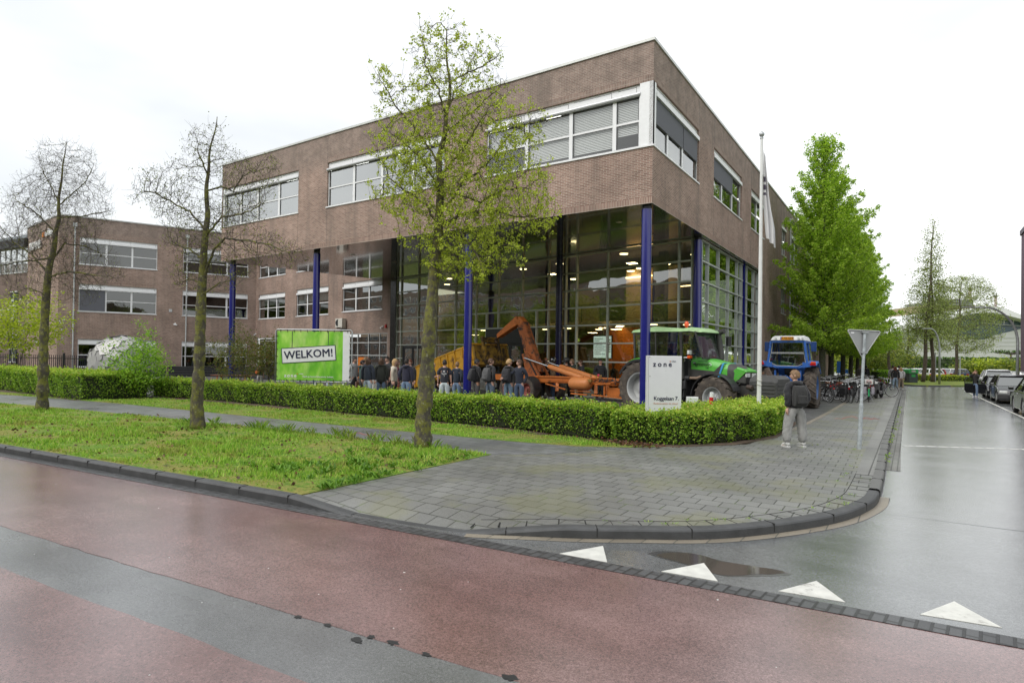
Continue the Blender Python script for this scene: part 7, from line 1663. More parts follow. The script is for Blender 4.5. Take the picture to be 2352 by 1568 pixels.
ppl = [
 person('student in a light grey jacket half hidden by the right edge of the banner', 813, 821, 27.5, RIGHT-20, top=(.3, .3, .3), legs=BK, hair='dark', arms=('down', 'pocket')),
 person('dark haired student in a teal jacket carrying a brown bag beside the banner', 832, 828, 26.6, RIGHT+30, top=(.03, .07, .06), legs=BK, hair='black', hood=True),
 person('fair haired student hidden behind the one in the navy jacket', 839, 821.5, 27.6, BACK-10, top=NV, legs=BK, hair='fairbrown', hairstyle='curly'),
 person('student in a navy work jacket and light jeans with a white cotton bag', 846, 822.5, 24.6, BACK-15, top=(.02, .028, .045), legs=LJ, hair='brown', hairstyle='long', bulk=.015, arms=('down', 'down'), step=.08),
 person('student with long wavy brown hair in a dark green parka', 876, 823, 25, BACK+10, top=(.022, .026, .02), legs=JN, hair='brown', hairstyle='wavy', sleeves='coat', bulk=.02),
 person('student in a black short sleeved shirt facing the group', 890, 819.7, 27.2, FRONT-35, top=BK, sleeves='short', legs=BK, hair='dark', hairstyle='curly'),
 person('student with long straight blond hair in a cream jacket and black trousers', 906, 825.6, 24.6, RIGHT-5, top=(.55, .49, .4), legs=BK, hair='blond', hairstyle='long', sleeves='coat', arms=('down', 'down')),
 person('student in a maroon top standing behind the blond girl in cream', 913, 829, 26.3, RIGHT, top=(.12, .012, .035), legs=BK, hair='brown', hairstyle='long'),
 person('student in a dark navy hoodie and blue jeans, back turned, left of the nearest trunk', 934, 824.8, 24, BACK-12, top=(.018, .018, .04), legs=JN, hair='dark', hairstyle='curly', hood=True, bulk=.02, baggy=.015, arms=('pocket', 'down')),
 person('student in black whose face shows beside the navy hoodie', 942.5, 827, 26, FRONT-20, top=BK, legs=BK, hair='auburn'),
 person('blond girl in a black top looking at a phone behind the nearest trunk', 994, 834, 25, RIGHT-10, top=BK, legs=(.3, .33, .36), hair='blond', hairstyle='long', arms=('phone', 'phone'), sleeves='short'),
 person('student in a black shirt with a white print and pale jeans, back turned', 1021.5, 827.7, 23.6, BACK, top=(.016, .017, .028), legs=(.5, .56, .58), hair='dark', hairstyle='curly', sleeves='short', baggy=.012, arms=('down', 'down')),
 person('fair haired student in a navy sweater, left of the middle blue column', 1050, 831.7, 24.6, BACK-20, top=(.012, .02, .035), legs=JN, hair='fairbrown', arms=('down', 'pocket')),
 person('black haired student in a black jacket and grey trousers, right of the middle blue column', 1095, 826.3, 24, RIGHT+30, skin='tan', top=BK, legs=(.07, .07, .07), hair='black', hood=True, head_turn=-20, arms=('down', 'swing'), bulk=.01),
 person('student in a black hoodie with a large grey backpack in front of the container', 1127, 824.3, 23.6, RIGHT+45, top=BK, legs=(.1, .14, .19), hair='brown', hood=True, head_turn=-40, arms=('down', 'pocket')),
 person('blond student in a black hoodie looking at the trailer', 1169, 826.2, 23.4, RIGHT+60, top=(.018, .018, .018), legs=(.13, .2, .27), hair='blond', hairstyle='curly', hood=True, head_turn=-50, arms=('down', 'down'), bulk=.01),
 person('dark haired student in a navy sweater with one hand in a pocket, facing left', 1193.5, 827, 23.2, FRONT-25, top=(.01, .014, .028), legs=DJ, hair='brown', head_turn=-60, arms=('pocket', 'out')),
 person('ginger haired student in black standing behind the two steel rods', 1254.5, 818.8, 29.4, FRONT-10, top=BK, legs=BK, hair='ginger', arms=('fold', 'fold')),
 person('person in a brown jacket wearing a shiny black helmet, turned left', 1270.5, 817.5, 28.8, LEFT+10, top=(.13, .08, .04), legs=DJ, helmet=paint('helmet_black', (.01, .01, .012), .08, coat=1.)),
 person('person in a dull dark helmet looking towards the street', 1301.5, 818, 29, FRONT, top=BK, legs=BK, helmet=paint('helmet_dark', (.03, .03, .03), .5)),
 person('curly haired student in a dark green hoodie behind the orange cylinders', 1315, 826, 28.8, LEFT+20, top=(.01, .03, .022), legs=BK, hair='fairbrown', hairstyle='curly', hood=True),
 person('student with glasses in a black hoodie behind the orange cylinders', 1334.5, 827.6, 28.5, LEFT+20, top=BK, legs=BK, hair='brown', hood=True),
 person('student in a black zipped jacket holding a pink ball in front of the orange wall', 1379, 824, 28, FRONT+5, skin='pink', top=(.012, .013, .015), legs=BK, hair='dark', arms=('down', 'hold'), bulk=.015),
 person('girl in a dark sleeveless top standing inside the hall behind the glass', 1409, 833.5, 30.6, BACK, top=(.03, .03, .03), legs=BK, hair='fairbrown', hairstyle='tail', sleeves='none'),
 person('student in a black shirt holding an orange ball beside the picnic table', 597.5, 833, 34, FRONT+15, skin='tan', top=(.02, .02, .02), legs=(.4, .4, .4), hair='black', hairstyle='long', sleeves='short', arms=('down', 'hold'), baggy=.012),
 person('person behind the banner with only light blue jeans showing below it', 757, 826, 26.5, RIGHT, top=BK, legs=LJ, hair='brown', stance=.06),
 person('person in dark trousers behind the left part of the banner', 664, 827, 27.5, FRONT, top=BK, legs=BK, hair='dark'),
 person('boy in black jacket and baggy grey jeans standing on the pavement', 1837, 854.5, 14.0, BACK+6, loc=(5.39, -5.03, 0), height=1.74, hair='fairbrown', hairstyle='curly', top=(.016, .016, .02), legs=(.3, .3, .29), arms=('back', 'pocket'), head_turn=52, baggy=.03, stance=.075, shoes=(.62, .62, .6), hood=True, bulk=.02, detail=2),
 person('man in a grey jacket, leftmost of the four walking away on the pavement', 2051, 846, 0, BACK-28, loc=(6.45, 34.6, 0), height=1.8, top=(.28, .28, .28), legs=BK, hair='dark', step=.1),
 person('woman with long auburn hair, black top and jeans walking away with a white bag', 2056.5, 848, 0, BACK-30, loc=(6.64, 33.5, 0), height=1.72, top=BK, legs=(.3, .4, .5), hair='auburn', hairstyle='wavy', step=-.1),
 person('person in black walking away between two women', 2065, 848, 0, BACK-30, loc=(6.85, 35.6, 0), height=1.78, top=BK, legs=BK, hair='dark', step=.1),
 person('blond woman in a white top and beige trousers walking away with a black bag', 2073, 851, 0, BACK-32, loc=(7.0, 33.8, 0), height=1.66, top=(.6, .6, .6), legs=(.33, .26, .18), hair='blond', hairstyle='wavy', step=-.1),
 person('person with a reddish face among the far bicycles', 1993, 845.5, 0, FRONT, loc=(4.1, 37.5, 0), height=1.76, top=(.1, .09, .08), legs=BK, hair='fairbrown'),
 person('person in a black hood among the far bicycles', 2005.5, 848, 0, BACK, loc=(4.5, 38.4, 0), height=1.72, top=BK, legs=BK, hair='black', hood=True),
 person('woman in jeans standing behind the open car door with her hands at her face', 2243, 854, 0, FRONT-60, loc=(11.0, 27.3, RZ), height=1.7, top=(.02, .02, .02), legs=(.13, .19, .3), hair='fairbrown', hairstyle='wavy', arms=('face', 'face'), step=.12, shoes=(.5, .5, .55)),
]
boy = ppl[27]
dq = thing('dummy', '', ''); bpy.data.objects.remove(dq)
drv = person('driver in dark clothes sitting in the cab of the green tractor', 0, 0, 0, -15, loc=(0, 0, 0), height=1.76, sitting=True, top=BK, legs=BK, hair='dark', arms=('wheel', 'wheel'))
mt = Matrix.Translation((-.75, .9, 0)) @ Matrix.Rotation(R(-15), 4, 'Z') @ Matrix.Translation((.35, 1.13, .97)); drv.location = mt.translation
for lab, i, c in (('black backpack on the boy in baggy grey jeans', 27, (.016, .016, .018)), ('slim black backpack on the black haired student', 13, (.015, .015, .018)), ('large grey backpack on the student in front of the container', 14, (.075, .075, .078)), ('rounded black backpack on the blond student', 15, (.018, .018, .02)), ('orange brown backpack on the student with the orange ball', 24, (.3, .13, .04))):
    backpack(lab, ppl[i], c)
def bag(name, label, at, w_, h_, d_, col, z, handle=.18, cat='bag'):
    t = thing(name, label, cat, (at.location.x, at.location.y, 0), at.rotation_euler.z); s_ = -1 if handle > 0 else 1; hd_ = abs(handle); y = s_*.3
    m = MB(); loft(m, [[(-w_/2, y-d_/2, z), (w_/2, y-d_/2, z), (w_/2, y+d_/2, z), (-w_/2, y+d_/2, z)], [(-w_/2*.95, y-d_/2, z+h_), (w_/2*.95, y-d_/2, z+h_), (w_/2*.95, y+d_/2, z+h_), (-w_/2*.95, y+d_/2, z+h_)]]); m.build('bag_body', cloth(col), t, bevel=.02)
    m = MB(); m.tube([(-w_*.3, y, z+h_), (-w_*.2, y*.9, z+h_+hd_*.8), (0, y*.85, z+h_+hd_), (w_*.2, y*.9, z+h_+hd_*.8), (w_*.3, y, z+h_)], .009, 5); m.build('strap', cloth(col), t); return t
bag('tote_bag', 'white cotton bag held by the student in the navy work jacket', ppl[3], .32, .38, .06, (.62, .6, .54), .42)
bag('leather_bag', 'round brown bag with a green badge beside the banner edge', ppl[1], .4, .3, .2, (.14, .06, .03), .5, -.2)
bag('handbag', 'rust red bag held behind the girl in the cream jacket', ppl[7], .34, .3, .14, (.22, .05, .03), .55)
bag('plastic_bag', 'pale blue bag carried by the woman with auburn hair', ppl[29], .36, .42, .1, (.5, .56, .62), .4, -.2)
bag('shoulder_bag', 'black bag on the arm of the blond woman in white', ppl[31], .28, .3, .12, BK, .72)
def ball(name, label, pers, r_, mat, off):
    v = Matrix.Rotation(pers.rotation_euler.z, 3, 'Z') @ Vector(off)*pers.scale[0]; m = MB(); n = 10
    m.lathe([(r_*math.sin(math.pi*i/n), -r_*math.cos(math.pi*i/n)) for i in range(n+1)], (0, 0, 0), 'Z', 16); o = m.build(name, mat, smooth=True); o.location = pers.location+v; tag(o, label, 'ball'); return o
ball('ball', 'pink ball in the hand of the student before the orange wall', ppl[22], .07, paint('ball_pink', (.6, .03, .1), .4), (.36, -.15, 1.09))
ball('ball', 'orange ball held beside the picnic table', ppl[24], .11, paint('ball_orange', (.75, .17, .03), .5), (.38, -.12, 1.12))
m = MB(); m.box(-.04, .04, -.005, .005, -.075, .075); o = m.build('phone', BLACKP); v = Matrix.Rotation(ppl[10].rotation_euler.z, 3, 'Z') @ Vector((.36, 0, 1.27)); o.location = ppl[10].location+v; o.rotation_euler = (0, R(-30), ppl[10].rotation_euler.z+R(90)); tag(o, 'dark phone held by the blond girl behind the trunk', 'phone')
# white print on the back of the shirt
sh_ = ppl[11]; mp_ = MB(); rr = random.Random(4)
for k in range(12):
    a = R(15*k+8); mp_.bar((0, 0, 0), (.055*math.cos(a)*rr.uniform(.6, 1), .06*math.sin(a)*rr.uniform(.7, 1.1), 0), .01, .002)
mp_.bar((-.085, -.085, 0), (.085, -.085, 0), .005, .002, up=(0, 0, 1)); mp_.bar((-.07, -.1, 0), (.07, -.1, 0), .005, .002); mp_.bar((0, -.12, 0), (.02, -.18, 0), .008, .002); mp_.bar((0, -.12, 0), (-.02, -.15, 0), .008, .002)
po = mp_.build('shirt_print', M_SIGNW, sh_); po.rotation_euler = (R(90), 0, R(-90)); po.location = (-.163, 0, 1.33)
tx = text('Arts Dale', .05, 'shirt_print', M_SIGNW, .001, .001); tx.parent = sh_; tx.rotation_euler = (R(90), 0, R(-90)); tx.location = (-.164, 0, 1.27)
for o in ppl+[drv]:
    if '_h' in o: del o['_h']
# ---------------------------------------------------------------- signs, street furniture and the far side of the street
def Wd(px, py, dep, deg, L, z0=0):
    q = V_dep(px, py, dep); return Wall((q.x, q.y), deg, L)
# green banner on a tube frame
BW = Wd(634, 750, 24, 31.5, 3.08); bn = thing('welcome_banner', 'green WELKOM banner laced in a steel tube frame behind the hedge', 'banner', BW.p(1.54, 0))
def loc_(W, t, z, o, base): q = W.p(t, z, o); return (q[0]-base[0], q[1]-base[1], q[2]-base[2])
bb = bn.location
class LW:  # wall helper in the local frame of a thing
    def __init__(s, W, base): s.W = W; s.b = base
    def box(s, mb, *a, **k):
        n0 = len(mb.v); s.W.box(mb, *a, **k); mb.v[n0:] = [(x-s.b[0], y-s.b[1], z-s.b[2]) for x, y, z in mb.v[n0:]]
    def p(s, *a): q = s.W.p(*a); return (q[0]-s.b[0], q[1]-s.b[1], q[2]-s.b[2])
bl = LW(BW, bb); zb, zt = .88, 2.96
t = NT('banner_green'); v = t.coord(scale=(1.6, 1.6, .8)); a = t.noise(v, 1.2, 3); b = t.noise(t.coord(scale=(2.4, 2.4, 1.)), 1.1, 3, .5)
t.col(t.mix(t.ramp(b, (.45, 0.), (.8, .7)), t.ramp(a, (.3, (.09, .38, .02)), (.5, (.22, .58, .04)), (.72, (.5, .78, .16))), (.75, .85, .35))); t.rough(.45); M_BAN = t.m
m = MB(); bl.box(m, .06, 2.72, zb+.06, zt-.06, 0, .006); cn = m.build('canvas', M_BAN, bn)
m = MB(); bl.box(m, 2.72, 3.0, zb+.06, zt-.06, 0, .006); m.build('canvas_margin', WHITE, bn)
m = MB(); m.tube([bl.p(.0, zb, -.02), bl.p(3.05, zb, -.02), bl.p(3.08, zb+.06, -.02), bl.p(3.08, zt-.06, -.02), bl.p(3.03, zt, -.02), bl.p(.05, zt, -.02), bl.p(0, zt-.06, -.02), bl.p(0, zb, -.02)], .03, 8); m.build('tube_frame', GREYM, bn, smooth=True)
for x in (.4, 1.62, 2.75): m = MB(); m.tube([bl.p(x, -.05, -.04), bl.p(x, zb, -.04)], .04, 8); m.build('leg', GREYM, bn, smooth=True)
m = MB()
for k in range(11): bl.box(m, .2+k*.27, .215+k*.27, zt-.1, zt+.0, .004, .03); bl.box(m, .2+k*.27, .215+k*.27, zb-.0, zb+.1, .004, .03)
for k in range(7): bl.box(m, -.0, .1, zb+.2+k*.27, zb+.215+k*.27, .004, .03); bl.box(m, 2.98, 3.08, zb+.2+k*.27, zb+.215+k*.27, .004, .03)
m.build('lacing', BLACKP, bn)
def on_wall(o, W, t_, z, off, parent, rot=0.):
    place_on(o, W, t_, z, off); 
    if rot: o.matrix_world = o.matrix_world @ Matrix.Rotation(rot, 4, 'Z')
    if parent: mw = o.matrix_world.copy(); o.parent = parent; o.matrix_world = mw; o.matrix_parent_inverse = Matrix.Identity(4); o.matrix_basis = parent_inv(parent) @ mw
    return o
def parent_inv(p_): return (Matrix.Translation(p_.location) @ p_.rotation_euler.to_matrix().to_4x4() @ Matrix.Diagonal((*p_.scale, 1))).inverted()
def flat_panel(name, w_, h_, mat, th=.004, r_=.0):
    m = MB(); m.box(-w_/2, w_/2, -h_/2, h_/2, 0, th); return m.build(name, mat)
M_NAV = paint('sign_ink', (.02, .022, .06), .5)
tl = R(4.2); zc = 1.98
on_wall(flat_panel('name_board_edge', 2.2, .62, M_NAV), BW, 1.35, zc, .012, bn, tl)
on_wall(flat_panel('name_board', 2.14, .56, WHITE), BW, 1.35, zc, .018, bn, tl)
on_wall(text('WELKOM!', .43, 'banner_lettering', M_NAV, .003, .009, 1.02), BW, 1.35, zc, .026, bn, tl)
m = MB(); bl.box(m, .66, .68, zc+.24, zt-.06, .008, .014); bl.box(m, 2.12, 2.14, zc+.34, zt-.06, .008, .014); m.build('board_cord', M_NAV, bn)
on_wall(text('zone', .2, 'banner_lettering', M_SIGNW, .002, .006, 1.35), BW, .62, 1.12, .012, bn)
on_wall(text('college', .06, 'banner_lettering', M_SIGNW, .002, .001), BW, 1.06, 1.2, .012, bn)
on_wall(flat_panel('banner_dot', .04, .04, M_ORANGE), BW, .9, 1.2, .01, bn)
on_wall(text('haalt je beste binnenste buiten.', .1, 'banner_lettering', M_SIGNW, .002, .001), BW, 1.75, 1.09, .012, bn)
# white street sign
q = V_dep(1487, 900, 14.55); SW = Wall((q.x, q.y), 40, .86); sg = thing('name_sign', 'tall white sign reading zone and Koggelaan 7 standing in the hedge', 'sign', (q.x, q.y, 0)); sb = LW(SW, sg.location)
m = MB(); sb.box(m, 0, .86, -.02, 2.06, -.15, 0); m.build('panel', paint('sign_panel_white', (.76, .77, .79), .3, var=.02, dirt=(.6, .61, .6), dfac=.68), sg, bevel=.008)
m = MB(); sb.box(m, .02, .025, .02, 2.04, -.002, .003); 
for (x, z) in ((.04, 2.02), (.05, 1.55), (.05, .45), (.78, .98)): sb.box(m, x, x+.018, z, z+.018, 0, .006)
m.build('seam_and_screws', paint('screw_grey', (.2, .18, .18), .5), sg)
on_wall(text('zone', .175, 'sign_lettering', M_NAV, .002, .004, 1.5), SW, .37, 1.85, .004, sg)
on_wall(text('college', .042, 'sign_lettering', M_NAV, .002, .0), SW, .65, 1.93, .004, sg)
on_wall(flat_panel('sign_dot', .025, .025, M_ORANGE), SW, .565, 1.925, .003, sg)
on_wall(text('Koggelaan 7', .135, 'sign_lettering', M_NAV, .002, .001, .92), SW, .46, 1.02, .004, sg)
tp = text('Parkeren achter de school', .06, 'sign_lettering', paint('faded_orange', (.65, .36, .27), .6), .002, 0, .96)
for v_ in tp.data.vertices: v_.co.x += v_.co.y*.25
on_wall(tp, SW, .46, .9, .004, sg)
# flagpole and limp flag
fp = thing('flagpole', 'tall white flagpole with a round finial rising from the corner hedge', 'flagpole', (4.06, -2.28, 0))
HP = 8.25
m = MB(); m.tube([(0, 0, -.05), (0, 0, 3), (0, 0, HP)], [.062, .055, .036], 16); m.build('pole', paint('pole_white', (.72, .73, .72), .3, var=.05), fp, smooth=40)
m = MB(); m.lathe([(.045, HP-.02), (.05, HP), (.03, HP+.03), (.07, HP+.08), (.07, HP+.13), (.02, HP+.18), (0, HP+.22)], (0, 0, 0), 'Z', 14); m.build('finial', GREYM, fp, smooth=50)
m = MB(); 
for z in (1.42, 1.3): m.tube([(.07*math.cos(a), .07*math.sin(a), z+.02*math.sin(a*2)) for a in [i*.5 for i in range(14)]], .008, 4)
m.tube([(.07, -.03, 1.4), (.06, -.02, 5), (.05, -.01, 7.9)], .004, 3); m.build('halyard', paint('rope', (.35, .33, .28), .8), fp)
fl = thing('flag', 'limp white flag with dark lettering hanging beside the flagpole', 'flag', (4.06, -2.28, 0))
V = []; F = []; n_, k_ = 34, 13; er = Vector((math.cos(YAW), math.sin(YAW), 0)); ef = Vector((-math.sin(YAW), math.cos(YAW), 0))
for i in range(n_+1):
    u = i/n_; z = 7.86-2.55*u
    for j in range(k_+1):
        s_ = j/k_; w_ = .05+.24*min(1, u*1.25)**1.1; x0_ = .06+.17*max(0, u-.45)*1.2; zz = z-.12*s_*(1-u)-.15*s_*u
        p_ = er*(x0_+w_*s_*(1-.25*max(0, u-.75)*2))+ef*(.055*math.sin(s_*13+u*2.5)*min(1, u*3)); V.append((p_.x, p_.y, zz if u < .9 else zz+.12*(1-s_)*(u-.9)*10))
for i in range(n_):
    for j in range(k_): a = i*(k_+1)+j; F.append((a, a+1, a+k_+2, a+k_+1))
m = MB(); m.mesh(V, F); 
for idx, f in enumerate(F):
    i, j = divmod(idx, k_)
    if (9 <= i <= 10 or 12 <= i <= 13 or 15 <= i <= 15) and 1 <= j <= 5: m.m[idx] = 1
fo = m.build('cloth', [paint('flag_white', (.62, .62, .63), .8, var=.05), paint('flag_ink', (.06, .05, .08), .8)], fl, smooth=True)
# give way sign from behind, on a leaning galvanised post
gw = thing('give_way_sign', 'back of a triangular give way sign on a leaning galvanised post', 'road sign', (6.64, -4.42, 0)); gw.rotation_euler = (0, R(2.2), YAW); 
m = MB(); m.tube([(0, 0, -.05), (0, 0, .95), (0, 0, 1.02), (0, 0, 1.03), (0, 0, 2.62)], [.046, .046, .044, .032, .031], 14); m.build('post', paint('galvanised_post', (.42, .46, .48), .5, .3, .25, 14), gw, smooth=40)
tri = [Vector((-.385, 2.70)), Vector((.385, 2.70)), Vector((0, 2.06))]; cor = []
for i in range(3):
    p0, p1, p2 = tri[i-1], tri[i], tri[(i+1) % 3]; d0 = (p0-p1).normalized(); d1 = (p2-p1).normalized()
    for s_ in range(6): u = s_/5; cor.append((p1+d0*.045).lerp(p1, 2*u*(1-u)*.6)*(1-u)+(p1+d1*.045).lerp(p1, 2*u*(1-u)*.6)*u)
m = MB(); m.prism([(q.x, q.y) for q in cor], .035, .038, 'Y'); pl = m.build('plate', paint('sign_back_grey', (.33, .34, .345), .45, .2, .05), gw); recalc(pl)
m = MB(); m.tube([(q.x, .025, q.y) for q in cor], .012, 5, closed=True); m.build('plate_rim', paint('rim_pale', (.45, .46, .46), .4), gw)
m = MB(); m.prism([(q.x*.99, q.y*.99+.024) for q in cor], .0385, .040, 'Y'); recalc(m.build('plate_front', paint('sign_red', (.5, .02, .02), .4), gw))
m = MB(); m.box(-.07, .07, -.035, .04, 2.64, 2.67); m.box(-.07, .07, -.035, .04, 2.18, 2.21)
for x in (-.06, .06): m.lathe([(0, -.045), (.01, -.045), (.01, -.03)], (x, 0, 2.655), 'Y', 8)
m.build('clamp', GREYM, gw); m = MB(); m.box(-.29, -.22, .03, .034, 2.62, 2.65); m.build('sticker', WHITE, gw)
# bollard and floodlight
q = V_dep(1629, 890, 17.3); bo_ = thing('bollard', 'leaning white bollard with a red band in front of the tractor wheel', 'bollard', (q.x, q.y, 0)); bo_.rotation_euler = (R(3), R(5), 0)
m = MB(); m.lathe([(.055, 0), (.055, 1.03), (.05, 1.06), (0, 1.06)], (0, 0, 0), 'Z', 16); m.build('post', WHITE, bo_, smooth=40); m = MB(); m.lathe([(.0565, .72), (.0565, .92)], (0, 0, 0), 'Z', 16); m.build('red_band', paint('bollard_red', (.6, .02, .03), .4), bo_, smooth=40)
q = V_dep(1590, 905, 17); fd_ = thing('floodlight', 'small white floodlight box just above the hedge beside the white sign', 'floodlight', (q.x, q.y, 0), YAW)
m = MB(); m.box(-.16, .16, -.06, .06, .72, .93); m.build('housing', WHITE, fd_, bevel=.015); m = MB(); m.box(-.13, .13, -.066, -.06, .75, .9); m.build('lens', LENS, fd_); m = MB(); m.tube([(0, .0, 0), (0, 0, .74)], .02, 6); m.build('post', DARKM, fd_)
# stake and wire
st = V_gnd(383.5, 902, 0); sk = thing('wooden_stake', 'weathered wooden stake at the gap between the two hedges', 'stake', (st.x, st.y, 0))
m = MB(); m.prism([(-.045, -.045), (.045, -.045), (.045, .045), (-.045, .045)], -.05, 1.3); m.build('post', paint('old_wood', (.2, .15, .1), .9, var=.4, scale=9), sk, bevel=.01); m = MB(); m.bar((-1.2, .9, 1.26), (1.0, .8, 1.26), .02, .02); m.build('rail', DARKM, sk)
# iron fence on the left
a = V_dep(-60, 850, 43); b = V_dep(212, 850, 37.5); a.z = b.z = 0; fe = thing('iron_fence', 'dark iron bar fence on the left behind the clipped hedge', 'fence', tuple(a)); d = b-a; L = d.length; u = d.normalized()
m = MB(); n_ = int(L/.22)
for k in range(n_): p_ = u*(k*.22); m.bar((p_.x, p_.y, 0), (p_.x, p_.y, 1.72), .03, .03)
fb = m.build('bars', paint('fence_dark', (.02, .018, .04), .5), fe)
m = MB(); m.bar((0, 0, 1.5), (d.x, d.y, 1.5), .04, .05); m.bar((0, 0, .25), (d.x, d.y, .25), .04, .05); m.build('rail', DARKM, fe)
for k in range(0, n_, 12): p_ = u*(k*.22); m = MB(); m.bar((p_.x, p_.y, 0), (p_.x, p_.y, 1.85), .1, .1); m.build('fence_post', DARKM, fe)
m = MB(); p_ = u*(L*.62); m.box(p_.x-.2, p_.x+.2, p_.y-.06, p_.y-.03, 1.05, 1.35); m.build('fence_sign', WHITE, fe)
# metal sphere sculpture of overlapping plates
q = V_dep(281, 838, 38.5); sp = thing('sphere_sculpture', 'large ball sculpture of overlapping grey metal plates beside the building', 'sculpture', (q.x, q.y, 0)); Rs = 1.84; cz = 1.12; rs_ = random.Random(6)
m = MB(); m.lathe([((Rs-.12)*math.sin(math.pi*i/16), cz-(Rs-.12)*math.cos(math.pi*i/16)) for i in range(17)], (0, 0, 0), 'Z', 24); m.build('inner_shell', paint('shell_dark', (.012, .012, .013), .8), sp)
pls = [paint('plate_metal_%d' % k, c, .45, .1, .1) for k, c in enumerate(((.36, .355, .35), (.28, .275, .27), (.44, .43, .42)))]
m = MB(); N_ = 130
for k in range(N_):
    z = 1-2*(k+.5)/N_; th = k*2.39996; rr = math.sqrt(1-z*z); n = Vector((rr*math.cos(th), rr*math.sin(th), z))
    if z < -.55 or rs_.random() < .07: continue
    n2 = (n+Vector((rs_.uniform(-.13, .13), rs_.uniform(-.13, .13), rs_.uniform(-.13, .13)))).normalized(); e1 = n2.orthogonal().normalized(); e2_ = n2.cross(e1); c = n*Rs*rs_.uniform(.97, 1.04)+Vector((0, 0, cz)); a0 = rs_.uniform(0, 1)
    sd_ = rs_.choice((5, 6, 6, 7)); P = [c+(e1*math.cos(a0+i*2*math.pi/sd_)+e2_*math.sin(a0+i*2*math.pi/sd_))*.43*rs_.uniform(.9, 1.1) for i in range(sd_)]; Q = [p_-n2*.02 for p_ in P]
    m.mesh(P+Q, [tuple(range(sd_)), tuple(range(2*sd_-1, sd_-1, -1))]+[(i, sd_+i, sd_+(i+1) % sd_, (i+1) % sd_) for i in range(sd_)], rs_.choice((0, 0, 1, 2)))
m.build('plates', pls, sp)
# picnic table
q = V_dep(536, 860, 33.8); pc = thing('picnic_table', 'reddish wooden picnic table between the first blue column and the student', 'table', (q.x, q.y, 0), R(40)); WDM = paint('stained_wood', (.2, .075, .04), .7, var=.3, scale=7)
m = MB()
for k in range(5): m.box(-1.1, 1.1, -.38+k*.155, -.25+k*.155, .73, .77)
m.build('tabletop', WDM, pc)
for s_ in (-1, 1): m = MB(); m.box(-1.1, 1.1, s_*.82-.13, s_*.82+.13, .42, .46); m.build('bench', WDM, pc)
for x in (-.75, .75): m = MB(); m.bar((x, -.25, .74), (x, -.75, 0), .09, .05); m.bar((x, .25, .74), (x, .75, 0), .09, .05); m.bar((x, -.85, .38), (x, .85, .38), .05, .1); m.build('leg_frame', WDM, pc)
# dark stepped terraces in front of the wings
te = thing('stepped_terrace', 'dark stepped seating terrace along the foot of the brick wing', 'terrace'); tm_ = paint('terrace_boards', (.02, .021, .023), .6, var=.3)
for k in range(4):
    m = MB(); W2.box(m, -.0, 14.5-k*.2, 0, .2*(k+1), .5, 4.3-k*.9); W1.box(m, 6.5+k*.3, 15.2, 0, .2*(k+1)-.004, .5, 4.3-k*.9); m.build('step', tm_, te)
# litter bin, lamps and sign posts
bi = thing('litter_bin', 'tall dark litter bin with a green domed top on the grass corner', 'litter bin', (7.63, 55, 0), YAW); BG = paint('bin_green', (.03, .27, .07), .35)
m = MB(); m.box(-.46, .46, -.4, .4, 0, .98); m.build('body', paint('bin_dark', (.04, .05, .055), .5), bi, bevel=.03)
m = MB(); P = [(-.5, .98), (.5, .98), (.5, 1.25), (.42, 1.38), (.25, 1.43), (-.25, 1.43), (-.42, 1.38), (-.5, 1.25)]; m.prism(P, -.44, .44, 'Y'); recalc(m.build('lid', BG, bi, bevel=.02))
m = MB(); m.box(-.24, .2, -.455, -.44, 1.1, 1.3); m.build('slot', paint('slot_grey', (.35, .34, .33), .4), bi); m = MB(); m.box(-.2, .2, -.41, -.4, .6, .88); m.build('label_plate', BG, bi)
def lamp(label, base, H_, px_top, dx, seg=10, lean=0.):
    t = thing('street_lamp', label, 'street lamp', base); e = er*(-1); m = MB(); P = [(0, 0, -.05), (0, 0, H_*.6)]
    for i in range(1, 13): a = math.pi/2*i/12; q = e*(dx*(1-math.cos(a))); P.append((q.x, q.y, H_*.6+(H_*.4)*math.sin(a)))
    q = e*(dx*1.45); P.append((q.x, q.y, H_+.0)); m.tube(P, [.1, .085]+[.08-.0025*i for i in range(12)]+[.04], 12); m.build('mast', GREYM, t, smooth=True)
    q0 = e*(dx*1.3); q1 = e*(dx*1.55+.25); m = MB(); m.bar((q0.x, q0.y, H_+.0), (q1.x, q1.y, H_-.02), .22, .09); m.build('lamp_head', GREYM, t, bevel=.02); return t
q = V_dep(2337, 870, 40); lamp('grey street lamp with a long arched arm at the right edge', (q.x, q.y, RZ), 5.9, 0, 2.25)
lamp('grey street lamp with a short bent arm on the far corner verge', (9.96, 52.24, 0), 5.45, 0, .95)
for px, d_, h_, lab in ((2205, 75, 3.0, 'thin pale post right of the short arched street lamp'), (2137+11, 66, 3.2, 'thin pale post between the twin trunked tree and the lamp')):
    q = V_dep(px, 850, d_); t = thing('sign_post', lab, 'post', (q.x, q.y, 0)); m = MB(); m.tube([(0, 0, 0), (0, 0, h_)], .06, 8); m.build('post', GREYM, t)
